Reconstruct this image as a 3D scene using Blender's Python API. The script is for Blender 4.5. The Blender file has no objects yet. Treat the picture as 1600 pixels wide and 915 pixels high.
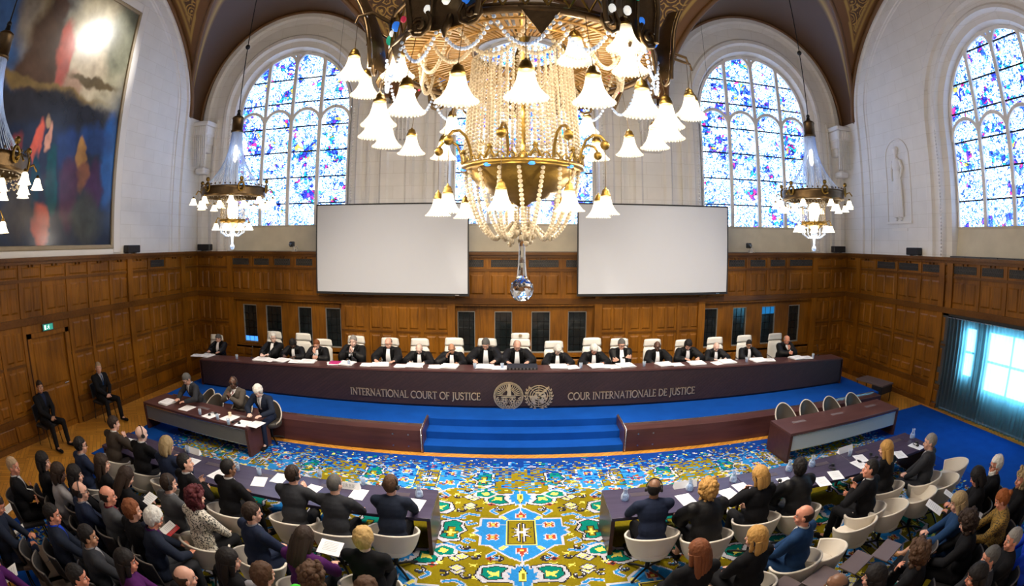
import bpy, bmesh, math, random
from math import pi, sin, cos, sqrt, radians, atan2, hypot
from mathutils import Vector, Matrix, noise
from mathutils.bvhtree import BVHTree
V = Vector
rnd = random.Random(7)
S = bpy.context.scene
COL = S.collection
# ------------------------------------------------------------------ camera
CAM = V((-0.42, 0.0, 3.95))
FPX, PITCH, ROLL, PX, PY = 778.5, 0.0195, 0.003, 800.0, 393.0
cd = bpy.data.cameras.new('camera'); cam = bpy.data.objects.new('camera', cd); COL.objects.link(cam)
cd.type = 'PANO'; cd.panorama_type = 'FISHEYE_EQUISOLID'
cd.sensor_fit = 'HORIZONTAL'; cd.sensor_width = 36
cd.fisheye_lens = FPX / 1600 * 36; cd.fisheye_fov = pi * 1.2
cd.shift_y = -(457.5 - PY) / 915
cd.clip_start = 0.05; cd.clip_end = 100
CR = Matrix.Rotation(pi / 2 - PITCH, 3, 'X') @ Matrix.Rotation(ROLL, 3, 'Z')
cam.matrix_world = Matrix.Translation(CAM) @ CR.to_4x4()
S.camera = cam
def ray(u, v):                    # direction of the fisheye ray through a point of the photograph
    X, Z = u - PX, PY - v
    r = hypot(X, Z) + 1e-9
    th = 2 * math.asin(min(1, r / (2 * FPX)))
    return CR @ V((sin(th) * X / r, sin(th) * Z / r, -cos(th)))
def at_z(u, v, z):
    d = ray(u, v); return CAM + d * ((z - CAM.z) / d.z)
def at_y(u, v, y):
    d = ray(u, v); return CAM + d * (y / d.y)
# ------------------------------------------------------------------ world, light, exposure
S.view_settings.view_transform = 'Standard'; S.view_settings.look = 'None'
S.view_settings.exposure = 0.62; S.view_settings.gamma = 1.0
try: S.view_settings.use_curve_mapping = False
except Exception: pass
S.cycles.use_denoising = True
S.cycles.max_bounces = 6; S.cycles.diffuse_bounces = 3; S.cycles.glossy_bounces = 3
S.cycles.transmission_bounces = 5; S.cycles.transparent_max_bounces = 10
S.cycles.caustics_reflective = False; S.cycles.caustics_refractive = False
S.cycles.sample_clamp_indirect = 4.0
W = bpy.data.worlds.new('world'); S.world = W; W.use_nodes = True
W.node_tree.nodes['Background'].inputs[0].default_value = (0.55, 0.68, 1, 1)
W.node_tree.nodes['Background'].inputs[1].default_value = 0.5
WARM = (1.0, 0.90, 0.76); COOL = (0.62, 0.76, 1.0)
def lamp(kind, name, loc, energy, color, size=0.1, target=None, spot=None, blend=0.6, parent=None, size_y=None):
    l = bpy.data.lights.new(name, kind); o = bpy.data.objects.new(name, l); COL.objects.link(o)
    l.energy = energy; l.color = color
    if kind == 'AREA':
        l.size = size
        if size_y: l.shape = 'RECTANGLE'; l.size_y = size_y
    else: l.shadow_soft_size = size
    if spot: l.spot_size = spot; l.spot_blend = blend
    o.location = loc
    if target is not None:
        o.rotation_euler = (V(target) - V(loc)).to_track_quat('-Z', 'Y').to_euler()
    if parent: o.parent = parent
    return o
# spotlights under the vault that light the bench, the steps and the carpet
SPOTS = [((-3.6, 3.2, 10.2), (-3.4, 10.6, 1.0), 2600, 46), ((3.4, 3.2, 10.2), (3.2, 10.6, 1.0), 2600, 46),
         ((-0.3, 2.8, 10.6), (-0.3, 10.4, 0.9), 2400, 40),
         ((0.0, 8.6, 10.6), (-0.2, 6.8, 0.0), 2600, 46),
         ((-6.0, 5.5, 9.9), (-6.4, 8.4, 0.7), 900, 30), ((6.0, 5.5, 9.9), (6.0, 8.0, 0.7), 800, 30),
         ((-1.2, 9.4, 10.4), (-2.2, 5.2, 0.6), 1000, 34), ((1.2, 9.4, 10.4), (2.2, 5.2, 0.6), 1100, 34)]
SPOTS += [((-3.5, 8.3, 9.8), (-3.5, 12.7, 1.6), 420, 44), ((3.3, 8.3, 9.8), (3.3, 12.7, 1.6), 420, 44), ((-.1, 8.3, 9.8), (-.1, 12.7, 1.6), 420, 40)]
for i, (a, b, e, w) in enumerate(SPOTS):
    lamp('SPOT', 'spot_light', a, e, (1.0, 0.86, 0.70), 0.12, b, radians(w), 1.0)
# ------------------------------------------------------------------ mesh builder
class MB:
    def __init__(s): s.v = []; s.f = []; s.m = []; s.sm = []; s.cur = 0
    def add(s, vs, fs, smooth=False):
        o = len(s.v); s.v += [tuple(p) for p in vs]
        for f in fs: s.f.append(tuple(i + o for i in f)); s.m.append(s.cur); s.sm.append(smooth)
        return s
    def box(s, c, d, rz=0.0, M=None):
        x, y, z = d[0] / 2, d[1] / 2, d[2] / 2
        P = [V((a * x, b * y, e * z)) for e in (-1, 1) for b in (-1, 1) for a in (-1, 1)]
        R = M if M is not None else Matrix.Rotation(rz, 3, 'Z')
        P = [R @ p + V(c) for p in P]
        return s.add(P, [(0, 2, 3, 1), (4, 5, 7, 6), (0, 1, 5, 4), (2, 6, 7, 3), (0, 4, 6, 2), (1, 3, 7, 5)])
    def bbox(s, x0, x1, y0, y1, z0, z1):
        return s.box(((x0 + x1) / 2, (y0 + y1) / 2, (z0 + z1) / 2), (x1 - x0, y1 - y0, z1 - z0))
    def bevbox(s, c, d, b=0.02, M=None, taper=1.0):
        # box with chamfered vertical edges and a chamfered top and bottom
        x, y, z = d[0] / 2, d[1] / 2, d[2] / 2
        b = min(b, x * .9, y * .9, z * .9)
        def ring(k, zz, t=1):
            X, Y = (x - k) * t, (y - k) * t; q = b
            return [(-X + q, -Y, zz), (X - q, -Y, zz), (X, -Y + q, zz), (X, Y - q, zz), (X - q, Y, zz), (-X + q, Y, zz), (-X, Y - q, zz), (-X, -Y + q, zz)]
        rings = [ring(b * .7, -z), ring(0, -z + b), ring(0, z - b, taper), ring(b * .7, z, taper)]
        vs = [V(p) for r in rings for p in r]
        R = M if M is not None else Matrix.Identity(3)
        vs = [R @ p + V(c) for p in vs]
        fs = [tuple(range(7, -1, -1)), tuple(range(24, 32))]
        for k in range(3):
            for i in range(8): j = (i + 1) % 8; fs.append((k * 8 + i, k * 8 + j, k * 8 + 8 + j, k * 8 + 8 + i))
        return s.add(vs, fs)
    def cone(s, a, b, r0, r1, n=12, cap=True, smooth=True):
        a, b = V(a), V(b); d = (b - a)
        if d.length < 1e-7: return s
        q = d.to_track_quat('Z', 'Y').to_matrix()
        vs = []
        for p, r in ((a, r0), (b, r1)):
            for i in range(n):
                t = 2 * pi * i / n; vs.append(p + q @ V((r * cos(t), r * sin(t), 0)))
        fs = [(i, (i + 1) % n, n + (i + 1) % n, n + i) for i in range(n)]
        s.add(vs, fs, smooth)
        if cap:
            s.add(vs[:n], [tuple(range(n - 1, -1, -1))]); s.add(vs[n:], [tuple(range(n))])
        return s
    def tube(s, pts, r, n=8, smooth=True, closed=False):
        pts = [V(p) for p in pts]; m = len(pts)
        R = r if isinstance(r, (list, tuple)) else [r] * m
        vs = []; up = None
        for i, p in enumerate(pts):
            if closed: t = pts[(i + 1) % m] - pts[i - 1]
            else: t = pts[min(i + 1, m - 1)] - pts[max(i - 1, 0)]
            if t.length < 1e-9: t = V((0, 0, 1))
            t.normalize()
            if up is None:
                up = V((0, 0, 1)) if abs(t.z) < .9 else V((1, 0, 0))
            sd = t.cross(up)
            if sd.length < 1e-5: up = V((1, 0, 0)); sd = t.cross(up)
            sd.normalize(); up2 = sd.cross(t).normalized(); up = up2
            for k in range(n):
                a = 2 * pi * k / n; vs.append(p + (sd * cos(a) + up2 * sin(a)) * R[i])
        fs = []
        for i in range(m if closed else m - 1):
            j = (i + 1) % m
            for k in range(n): l = (k + 1) % n; fs.append((i * n + k, i * n + l, j * n + l, j * n + k))
        s.add(vs, fs, smooth)
        if not closed:
            s.add(vs[:n], [tuple(range(n))]); s.add(vs[-n:], [tuple(range(n - 1, -1, -1))])
        return s
    def lathe(s, prof, c=(0, 0, 0), n=24, a0=0.0, a1=2 * pi, smooth=True, sx=1.0, sy=1.0):
        c = V(c); full = abs(a1 - a0 - 2 * pi) < 1e-6; m = n if full else n + 1
        vs = []
        for r, z in prof:
            for i in range(m):
                a = a0 + (a1 - a0) * i / n; vs.append(c + V((r * cos(a) * sx, r * sin(a) * sy, z)))
        fs = []
        for k in range(len(prof) - 1):
            for i in range(n):
                j = (i + 1) % m if full else i + 1
                fs.append((k * m + i, k * m + j, (k + 1) * m + j, (k + 1) * m + i))
        return s.add(vs, fs, smooth)
    def ball(s, c, r, n=8, sc=(1, 1, 1), M=None):
        vs = []; c = V(c); h = max(4, n // 2 + 1)
        for k in range(h + 1):
            p = pi * k / h
            for i in range(n):
                a = 2 * pi * i / n; q = V((r * sc[0] * sin(p) * cos(a), r * sc[1] * sin(p) * sin(a), r * sc[2] * cos(p)))
                vs.append((M @ q if M is not None else q) + c)
        fs = [(k * n + i, (k + 1) * n + i, (k + 1) * n + (i + 1) % n, k * n + (i + 1) % n) for k in range(h) for i in range(n)]
        return s.add(vs, fs, True)
    def prism(s, poly, lo, hi, M=None, T=(0, 0, 0)):
        # poly in local xy, extruded in z, then M, T
        n = len(poly); R = M if M is not None else Matrix.Identity(3); T = V(T)
        vs = [R @ V((x, y, lo)) + T for x, y in poly] + [R @ V((x, y, hi)) + T for x, y in poly]
        fs = [tuple(range(n - 1, -1, -1)), tuple(range(n, 2 * n))] + [(i, (i + 1) % n, n + (i + 1) % n, n + i) for i in range(n)]
        return s.add(vs, fs)
    def grid(s, fn, nu, nv, smooth=True):
        vs = [fn(i / nu, j / nv) for j in range(nv + 1) for i in range(nu + 1)]
        fs = [(j * (nu + 1) + i, j * (nu + 1) + i + 1, (j + 1) * (nu + 1) + i + 1, (j + 1) * (nu + 1) + i) for j in range(nv) for i in range(nu)]
        return s.add(vs, fs, smooth)
    def mesh(s, name, mats):
        me = bpy.data.meshes.new(name); me.from_pydata(s.v, [], s.f)
        me.polygons.foreach_set('material_index', s.m); me.polygons.foreach_set('use_smooth', s.sm)
        for m in (mats if isinstance(mats, (list, tuple)) else [mats]): me.materials.append(m)
        me.update(); return me
    def build(s, name, mats, parent=None, loc=None, rz=0.0, weld=False):
        me = s.mesh(name, mats)
        if weld:
            bm = bmesh.new(); bm.from_mesh(me); bmesh.ops.remove_doubles(bm, verts=bm.verts, dist=1e-4); bmesh.ops.recalc_face_normals(bm, faces=bm.faces); bm.to_mesh(me); bm.free()
        return link(name, me, parent, loc, rz)
def link(name, me, parent=None, loc=None, rz=0.0):
    o = bpy.data.objects.new(name, me); COL.objects.link(o)
    if loc is not None: o.location = loc
    if rz: o.rotation_euler = (0, 0, rz)
    if parent is not None: o.parent = parent
    return o
def tag(o, label=None, cat=None, group=None, kind=None):
    if label: o['label'] = label
    if cat: o['category'] = cat
    if group: o['group'] = group
    if kind: o['kind'] = kind
    return o
def thing(name, label, cat, loc=(0, 0, 0), rz=0.0, group=None, scale=1.0):
    o = bpy.data.objects.new(name, None); COL.objects.link(o); o.empty_display_size = .1
    o.location = loc; o.rotation_euler = (0, 0, rz); o.scale = (scale,) * 3
    return tag(o, label, cat, group)
def struct(mb, name, mats, weld=False):
    return tag(mb.build(name, mats, weld=weld), kind='structure')
def copy_tree(o, parent=None):
    c = o.copy(); COL.objects.link(c)
    if parent is not None: c.parent = parent
    for ch in list(o.children): copy_tree(ch, c)
    return c
def bevel(o, w=0.01, seg=2):
    m = o.modifiers.new('bevel', 'BEVEL'); m.width = w; m.segments = seg; m.limit_method = 'ANGLE'; return o
# ------------------------------------------------------------------ materials
def nodes(name):
    m = bpy.data.materials.new(name); m.use_nodes = True; nt = m.node_tree
    return m, nt, nt.nodes['Principled BSDF'], lambda t, **k: _n(nt, t, **k)
def _n(nt, t, **k):
    n = nt.nodes.new(t)
    for a, b in k.items():
        if a == 'ins':
            for i, v in b.items(): n.inputs[i].default_value = v
        else: setattr(n, a, b)
    return n
def c4(c): return (c[0], c[1], c[2], 1)
def mat(name, col, rough=.5, metal=0., var=.12, scale=6., bump=0., bscale=60., spec=.5, coat=0., sheen=0., stretch=(1, 1, 1)):
    m, nt, b, N = nodes(name); L = nt.links.new
    tc = N('ShaderNodeTexCoord'); mp = N('ShaderNodeMapping'); L(tc.outputs['Object'], mp.inputs[0]); mp.inputs['Scale'].default_value = stretch
    nz = N('ShaderNodeTexNoise', ins={'Scale': scale, 'Detail': 3.0}); L(mp.outputs[0], nz.inputs['Vector'])
    mx = N('ShaderNodeMix', data_type='RGBA'); L(nz.outputs[0], mx.inputs[0])
    mx.inputs[6].default_value = c4([x * (1 - var) for x in col]); mx.inputs[7].default_value = c4([min(1, x * (1 + var)) for x in col])
    L(mx.outputs[2], b.inputs['Base Color'])
    b.inputs['Roughness'].default_value = rough; b.inputs['Metallic'].default_value = metal
    b.inputs['Specular IOR Level'].default_value = spec; b.inputs['Coat Weight'].default_value = coat; b.inputs['Sheen Weight'].default_value = sheen
    if bump:
        n2 = N('ShaderNodeTexNoise', ins={'Scale': bscale, 'Detail': 2.0}); L(mp.outputs[0], n2.inputs['Vector'])
        bp = N('ShaderNodeBump', ins={'Strength': bump, 'Distance': .01}); L(n2.outputs[0], bp.inputs['Height']); L(bp.outputs[0], b.inputs['Normal'])
    return m
def wood_mat(name, c1, c2, rough=.35, axis=2, scale=9.):
    m, nt, b, N = nodes(name); L = nt.links.new
    tc = N('ShaderNodeTexCoord'); mp = N('ShaderNodeMapping'); L(tc.outputs['Object'], mp.inputs[0])
    sc = [scale, scale, scale]; sc[axis] = scale * .09; mp.inputs['Scale'].default_value = sc
    n1 = N('ShaderNodeTexNoise', ins={'Scale': 2.2, 'Detail': 6.0, 'Roughness': .62}); L(mp.outputs[0], n1.inputs['Vector'])
    n2 = N('ShaderNodeTexNoise', ins={'Scale': 1.1, 'Detail': 1.0}); L(tc.outputs['Object'], n2.inputs['Vector'])
    mul = N('ShaderNodeMath', operation='ADD'); L(n1.outputs[0], mul.inputs[0]); L(n2.outputs[0], mul.inputs[1])
    rp = N('ShaderNodeValToRGB'); L(mul.outputs[0], rp.inputs[0])
    rp.color_ramp.elements[0].position = .35; rp.color_ramp.elements[0].color = c4(c1)
    rp.color_ramp.elements[1].position = .72; rp.color_ramp.elements[1].color = c4(c2)
    mr = N('ShaderNodeMapRange', ins={'From Min': .6, 'From Max': 1.4}); L(mul.outputs[0], mr.inputs[0]); L(mr.outputs[0], rp.inputs[0])
    rp.color_ramp.elements[0].position = .1; rp.color_ramp.elements[1].position = .9; b.inputs['Specular IOR Level'].default_value = .3
    L(rp.outputs[0], b.inputs['Base Color']); b.inputs['Roughness'].default_value = rough
    bp = N('ShaderNodeBump', ins={'Strength': .08, 'Distance': .01}); L(n1.outputs[0], bp.inputs['Height']); L(bp.outputs[0], b.inputs['Normal'])
    return m
OAK = wood_mat('oak_panelling', (.10, .035, .0025), (.30, .112, .006), .46)
OAKD = wood_mat('oak_moulding', (.075, .027, .004), (.17, .066, .010), .34, axis=0)
DESK = wood_mat('dark_stained_veneer', (.040, .014, .013), (.080, .030, .027), .32, axis=0, scale=5)
DESKT = wood_mat('dark_stained_desk_top', (.055, .022, .022), (.10, .045, .043), .28, axis=0, scale=5)
TABLE = wood_mat('dark_table_top', (.038, .030, .060), (.062, .050, .095), .26, axis=0, scale=5)
STONE = None
def stone_mat():
    m, nt, b, N = nodes('pale_stone_blocks'); L = nt.links.new
    tc = N('ShaderNodeTexCoord')
    sp = N('ShaderNodeSeparateXYZ'); L(tc.outputs['Object'], sp.inputs[0])
    ad = N('ShaderNodeMath', operation='ADD'); L(sp.outputs[0], ad.inputs[0]); L(sp.outputs[1], ad.inputs[1])
    cb = N('ShaderNodeCombineXYZ'); L(ad.outputs[0], cb.inputs[0]); L(sp.outputs[2], cb.inputs[1])
    br = N('ShaderNodeTexBrick', ins={'Scale': 1.0, 'Mortar Size': .006, 'Brick Width': .85, 'Row Height': .34, 'Color1': (.88, .86, .84, 1), 'Color2': (.85, .83, .80, 1), 'Mortar': (.76, .73, .69, 1)})
    L(cb.outputs[0], br.inputs['Vector'])
    nz = N('ShaderNodeTexNoise', ins={'Scale': 2.5, 'Detail': 5.0}); L(tc.outputs['Object'], nz.inputs['Vector'])
    mx = N('ShaderNodeMix', data_type='RGBA', blend_type='MULTIPLY'); mx.inputs[0].default_value = .14
    L(br.outputs[0], mx.inputs[6]); L(nz.outputs[0], mx.inputs[7]); L(mx.outputs[2], b.inputs['Base Color'])
    b.inputs['Roughness'].default_value = .85
    bp = N('ShaderNodeBump', ins={'Strength': .06, 'Distance': .01}); L(br.outputs[1], bp.inputs['Height']); bp.invert = True; L(bp.outputs[0], b.inputs['Normal'])
    return m
STONE = stone_mat()
PLASTER = mat('pale_carved_stone', (.84, .81, .77), .8, var=.04, scale=3, bump=.15, bscale=90)
SILLST = mat('buff_sill_stone', (.66, .60, .47), .85, var=.18, scale=2.2, bump=.15)
SCREEN = mat('white_projection_fabric', (.54, .565, .625), .9, var=.01)
BLACK = mat('black_plastic', (.012, .012, .014), .45)
BLKMET = mat('black_metal', (.015, .015, .016), .35, metal=.6)
GREYMET = mat('grey_metal', (.35, .35, .36), .3, metal=1)
SILVER = mat('silver_trim', (.75, .74, .72), .25, metal=1)
BRASS = mat('aged_brass', (.20, .125, .030), .40, metal=1, var=.35, scale=14, bump=.2, bscale=80)
BRASSD = mat('dark_bronze', (.10, .065, .032), .38, metal=.9, var=.4, scale=12, bump=.3, bscale=60)
BRASSL = mat('polished_brass_letters', (.85, .66, .40), .30, metal=.85, var=.08)
WHITEL = mat('white_leather', (.74, .72, .67), .45, var=.04, bump=.05)
CREAM = mat('cream_shell_upholstery', (.66, .60, .52), .6, var=.05, bump=.05, bscale=120)
TAUPE = mat('taupe_shell', (.045, .037, .030), .5, var=.08)
TAUPER = mat('pale_shell_rim', (.42, .38, .33), .45, var=.05)
DKFAB = mat('dark_seat_fabric', (.012, .010, .011), .8, var=.2, scale=30)
TABLET = mat('taupe_tablet_laminate', (.115, .085, .088), .5, var=.05)
PAPER = mat('white_paper', (.86, .86, .88), .8, var=.02)
def emis(name, col, st):
    m, nt, b, N = nodes(name); b.inputs['Base Color'].default_value = c4(col); b.inputs['Emission Color'].default_value = c4(col); b.inputs['Emission Strength'].default_value = st
    return m
def glass_mat(name, col=(.9, .95, 1), alpha=.35, rough=.05):
    m, nt, b, N = nodes(name); L = nt.links.new
    b.inputs['Base Color'].default_value = c4(col); b.inputs['Roughness'].default_value = rough
    b.inputs['Metallic'].default_value = 0; b.inputs['Specular IOR Level'].default_value = 1.0
    fr = N('ShaderNodeLayerWeight', ins={'Blend': .35}); tr = N('ShaderNodeBsdfTransparent'); tr.inputs[0].default_value = c4(col)
    mr = N('ShaderNodeMapRange', ins={'To Min': alpha, 'To Max': 1.0}); L(fr.outputs[1], mr.inputs[0])
    mx = N('ShaderNodeMixShader'); L(mr.outputs[0], mx.inputs[0]); L(tr.outputs[0], mx.inputs[1]); L(b.outputs[0], mx.inputs[2])
    L(mx.outputs[0], nt.nodes['Material Output'].inputs[0])
    return m
CRYSTAL = glass_mat('cut_crystal', (.62, .54, .40), .34, .05)
CRYSTALB = glass_mat('cut_crystal_cool', (.70, .82, 1.0), .38, .08)
WATER = glass_mat('drinking_glass', (.85, .92, 1.0), .10, .03)
def real_glass():
    m, nt, b, N = nodes('faceted_clear_glass'); b.inputs['Base Color'].default_value = (.93, .96, 1, 1); b.inputs['Roughness'].default_value = .02; b.inputs['Transmission Weight'].default_value = 1.0; b.inputs['IOR'].default_value = 1.5; return m
CLEAR = real_glass()
def stained(name, seed, strength):
    m, nt, b, N = nodes(name); L = nt.links.new
    tc = N('ShaderNodeTexCoord'); mp = N('ShaderNodeMapping'); L(tc.outputs['Object'], mp.inputs[0]); mp.inputs['Location'].default_value = (seed * 7.3, seed * 3.1, seed)
    wob = N('ShaderNodeTexNoise', ins={'Scale': 3.0, 'Detail': 2.0}); L(mp.outputs[0], wob.inputs['Vector'])
    va = N('ShaderNodeMix', data_type='RGBA', blend_type='LINEAR_LIGHT'); va.inputs[0].default_value = .22
    L(mp.outputs[0], va.inputs[6]); L(wob.outputs[1], va.inputs[7])
    ve = N('ShaderNodeTexVoronoi', feature='DISTANCE_TO_EDGE', ins={'Scale': 10.0}); L(va.outputs[2], ve.inputs['Vector'])
    vc = N('ShaderNodeTexVoronoi', feature='F1', ins={'Scale': 10.0}); L(va.outputs[2], vc.inputs['Vector'])
    ve2 = N('ShaderNodeTexVoronoi', feature='DISTANCE_TO_EDGE', ins={'Scale': 26.0}); L(va.outputs[2], ve2.inputs['Vector'])
    r1 = N('ShaderNodeMapRange', ins={'From Min': .01, 'From Max': .095}); L(ve.outputs[0], r1.inputs[0])
    r2 = N('ShaderNodeMapRange', ins={'From Min': .0, 'From Max': .16, 'To Min': .0}); L(ve2.outputs[0], r2.inputs[0])
    # fine painted lines only in patches
    pn = N('ShaderNodeTexNoise', ins={'Scale': 2.6, 'Detail': 3.0}); L(mp.outputs[0], pn.inputs['Vector'])
    pr = N('ShaderNodeMapRange', ins={'From Min': .36, 'From Max': .44}); L(pn.outputs[0], pr.inputs[0])
    mxl = N('ShaderNodeMath', operation='MAXIMUM'); L(r2.outputs[0], mxl.inputs[0]); 
    inv = N('ShaderNodeMath', operation='SUBTRACT'); inv.inputs[0].default_value = 1.0; L(pr.outputs[0], inv.inputs[1]); L(inv.outputs[0], mxl.inputs[1])
    ml = N('ShaderNodeMath', operation='MULTIPLY'); L(r1.outputs[0], ml.inputs[0]); L(mxl.outputs[0], ml.inputs[1])
    sep = N('ShaderNodeSeparateColor'); L(vc.outputs['Color'], sep.inputs[0])
    cr = N('ShaderNodeValToRGB'); cr.color_ramp.interpolation = 'CONSTANT'; L(sep.outputs[0], cr.inputs[0])
    els = [(0, (1, 1, 1)), (.26, (.55, .85, 1)), (.42, (.03, .10, .55)), (.56, (.12, .38, .85)), (.68, (.02, .03, .30)), (.76, (.01, .28, .25)), (.84, (.12, .03, .42)), (.91, (.60, .02, .14)), (.96, (.80, .45, .05))]
    e = cr.color_ramp.elements; e[0].position = 0; e[0].color = c4(els[0][1]); e[1].position = els[1][0]; e[1].color = c4(els[1][1])
    for p, c in els[2:]: q = e.new(p); q.color = c4(c)
    cn = N('ShaderNodeTexNoise', ins={'Scale': 1.9, 'Detail': 3.0}); L(va.outputs[2], cn.inputs['Vector'])
    cm = N('ShaderNodeMapRange', ins={'From Min': .49, 'From Max': .55}); L(cn.outputs[0], cm.inputs[0])
    mc = N('ShaderNodeMix', data_type='RGBA'); L(cm.outputs[0], mc.inputs[0]); mc.inputs[6].default_value = (.86, .95, 1.0, 1); L(cr.outputs[0], mc.inputs[7])
    lr = N('ShaderNodeValToRGB'); L(ml.outputs[0], lr.inputs[0]); q = lr.color_ramp.elements; q[0].position = 0; q[0].color = (.006, .015, .07, 1); q[1].position = .95; q[1].color = (1, 1, 1, 1)
    w_ = q.new(.35); w_.color = (.02, .10, .42, 1); w_ = q.new(.70); w_.color = (.22, .55, .95, 1)
    mb = N('ShaderNodeMix', data_type='RGBA', blend_type='MULTIPLY'); mb.inputs[0].default_value = 1.0; L(lr.outputs[0], mb.inputs[6]); L(mc.outputs[2], mb.inputs[7])
    L(mb.outputs[2], b.inputs['Emission Color']); b.inputs['Emission Strength'].default_value = strength
    b.inputs['Base Color'].default_value = (.02, .02, .03, 1); b.inputs['Roughness'].default_value = .2
    return m
STAINED = stained('stained_glass', 1, 4.0)
# ------------------------------------------------------------------ the hall
import numpy as np
BAYS = (-6.93, -0.10, 6.88); BR = 3.30; ZS = 7.70; EH = 4.05; EY = 6.0; EW = 6.15
YB = 12.95; XW = 10.1; YN = -1.0
def Ez(y):
    t = 1 - ((y - EY) / EW) ** 2
    return ZS + EH * sqrt(t) if t > 0 else ZS
def Sz(x):
    z = ZS
    for c in BAYS:
        t = BR * BR - (x - c) ** 2
        if t > 0: z = max(z, ZS + sqrt(t))
    return z
FB = lambda u, z, d: V((u, YB + d, z))
FR = lambda u, z, d: V((XW + d, u, z))
FL = lambda u, z, d: V((-XW - d, u, z))
def loft(mb, F, c, zc, prof, zb, n=36):
    path = [(-1, zb), (-1, (zb + zc) / 2)] + [('a', pi - pi * i / n) for i in range(n + 1)] + [(1, (zb + zc) / 2), (1, zb)]
    def P(p, r):
        if p[0] == 'a': return c + r * cos(p[1]), zc + r * sin(p[1])
        return c + p[0] * r, p[1]
    vs = []
    for r, d in prof:
        for p in path: u, z = P(p, r); vs.append(F(u, z, d))
    m = len(path)
    mb.add(vs, [(k * m + i, k * m + i + 1, (k + 1) * m + i + 1, (k + 1) * m + i) for k in range(len(prof) - 1) for i in range(m - 1)], False)
def columns(mb, F, us, zb, top, d=0.0, hole=None):
    # flat wall made of strips; hole(u) gives (z0, z1) left open
    for a, b in zip(us[:-1], us[1:]):
        m = (a + b) / 2; h = hole(m) if hole else None
        seg = [(zb, zb, top(a), top(b))] if h is None else None
        if h is not None:
            ha, hb = hole(a) or h, hole(b) or h
            seg = [(ha[1], hb[1], top(a), top(b))]
            if h[0] > zb + .01: seg.append((zb, zb, h[0], h[0]))
        for za, zb_, ta, tb in seg:
            mb.add([F(a, za, d), F(b, zb_, d), F(b, tb, d), F(a, ta, d)], [(0, 1, 2, 3)])
PROF = [(3.30, 0), (3.20, 0), (3.14, -.05), (2.98, -.05), (2.92, .02), (2.78, .06), (2.42, .06), (2.36, .0), (2.26, .0), (2.20, .10), (2.02, .14), (1.94, .36), (1.90, .40)]
def window(F, c, zc, r, sill, idx, d=.40, beads=True, out=True, barh=.76):
    """stained window: stone tracery in two tiers, iron bars, glass"""
    st = MB(); k = r / 1.90
    xs = [c - r + 2 * r * i / 4 for i in range(5)]
    low = zc - .42                       # springing of the lower lights
    def arch_ring(cx, cz, ra, rb, d0, d1, n=12, a0=0, a1=pi):
        for i in range(n):
            a, b = a0 + (a1 - a0) * i / n, a0 + (a1 - a0) * (i + 1) / n
            q = [(cx + ra * cos(a), cz + ra * sin(a)), (cx + rb * cos(a), cz + rb * sin(a)), (cx + rb * cos(b), cz + rb * sin(b)), (cx + ra * cos(b), cz + ra * sin(b))]
            st.add([F(u, z, d0) for u, z in q] + [F(u, z, d1) for u, z in q], [(0, 1, 2, 3), (7, 6, 5, 4), (0, 3, 7, 4), (1, 5, 6, 2)])
    hw = .055
    def bar(u0, u1, z0, z1, d0, d1):
        P = [F(u, z, dd) for dd in (d0, d1) for z in (z0, z1) for u in (u0, u1)]
        st.add(P, [(0, 1, 3, 2), (4, 6, 7, 5), (0, 4, 5, 1), (2, 3, 7, 6), (0, 2, 6, 4), (1, 5, 7, 3)])
    for i in range(1, 4):
        top = zc + sqrt(max(.01, (r * .985) ** 2 - (xs[i] - c) ** 2))
        bar(xs[i] - hw, xs[i] + hw, sill, top, d - .10, d + .04)
    bar(c - r, c - r + .05, sill, zc, d - .08, d + .04); bar(c + r - .05, c + r, sill, zc, d - .08, d + .04)
    lw = (xs[1] - xs[0]) / 2
    for i in range(4):
        cx = (xs[i] + xs[i + 1]) / 2
        arch_ring(cx, low, lw - .045, lw + .045, d - .09, d + .04)
        if i in (1, 2):                  # upper arched heads
            zt = zc + sqrt(r * r - (abs(cx - c) + lw * .6) ** 2) - lw * .62
            arch_ring(cx, zt, lw - .05, lw + .04, d - .09, d + .04)
    arch_ring(c, zc, r - .06, r + .02, d - .08, d + .04, 28)
    o = tag(st.build('window_%d' % idx, PLASTER), kind='structure')
    gb = MB(); zs = []; z = sill + .62
    us = [c - r + 2 * r * i / 40 for i in range(41)]
    g = MB()
    for a, b in zip(us[:-1], us[1:]):
        ta = zc + sqrt(max(0, r * r - (a - c) ** 2)); tb = zc + sqrt(max(0, r * r - (b - c) ** 2))
        g.add([F(a, sill, d), F(b, sill, d), F(b, tb, d), F(a, ta, d)], [(0, 1, 2, 3)])
    g.build('stained_glass', STAINED, o)
    while z < zc + r - .2:
        w = r - .03 if z < zc else sqrt(r * r - (z - zc) ** 2) - .03
        P = [F(u, zz, dd) for dd in (d - .05, d - .01) for zz in (z - .018, z + .018) for u in (c - w, c + w)]
        gb.add(P, [(0, 1, 3, 2), (4, 6, 7, 5), (0, 4, 5, 1), (2, 3, 7, 6), (0, 2, 6, 4), (1, 5, 7, 3)]); z += barh
    gb.build('iron_bars', BLKMET, o)
    return o
def sill_block(F, c, r, sill, idx, zb=3.66, d0=.02, d1=.42):
    mb = MB()
    P = [F(c - r, zb, d0 + .28), F(c + r, zb, d0 + .28), F(c + r, sill - .06, d1 - .04), F(c - r, sill - .06, d1 - .04), F(c + r, sill, d1 - .08), F(c - r, sill, d1 - .08), F(c + r, sill, d1 + .05), F(c - r, sill, d1 + .05)]
    mb.add(P, [(0, 1, 2, 3), (3, 2, 4, 5), (5, 4, 6, 7)])
    tag(mb.build('trim_%d' % (20 + idx), SILLST), kind='structure')
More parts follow.
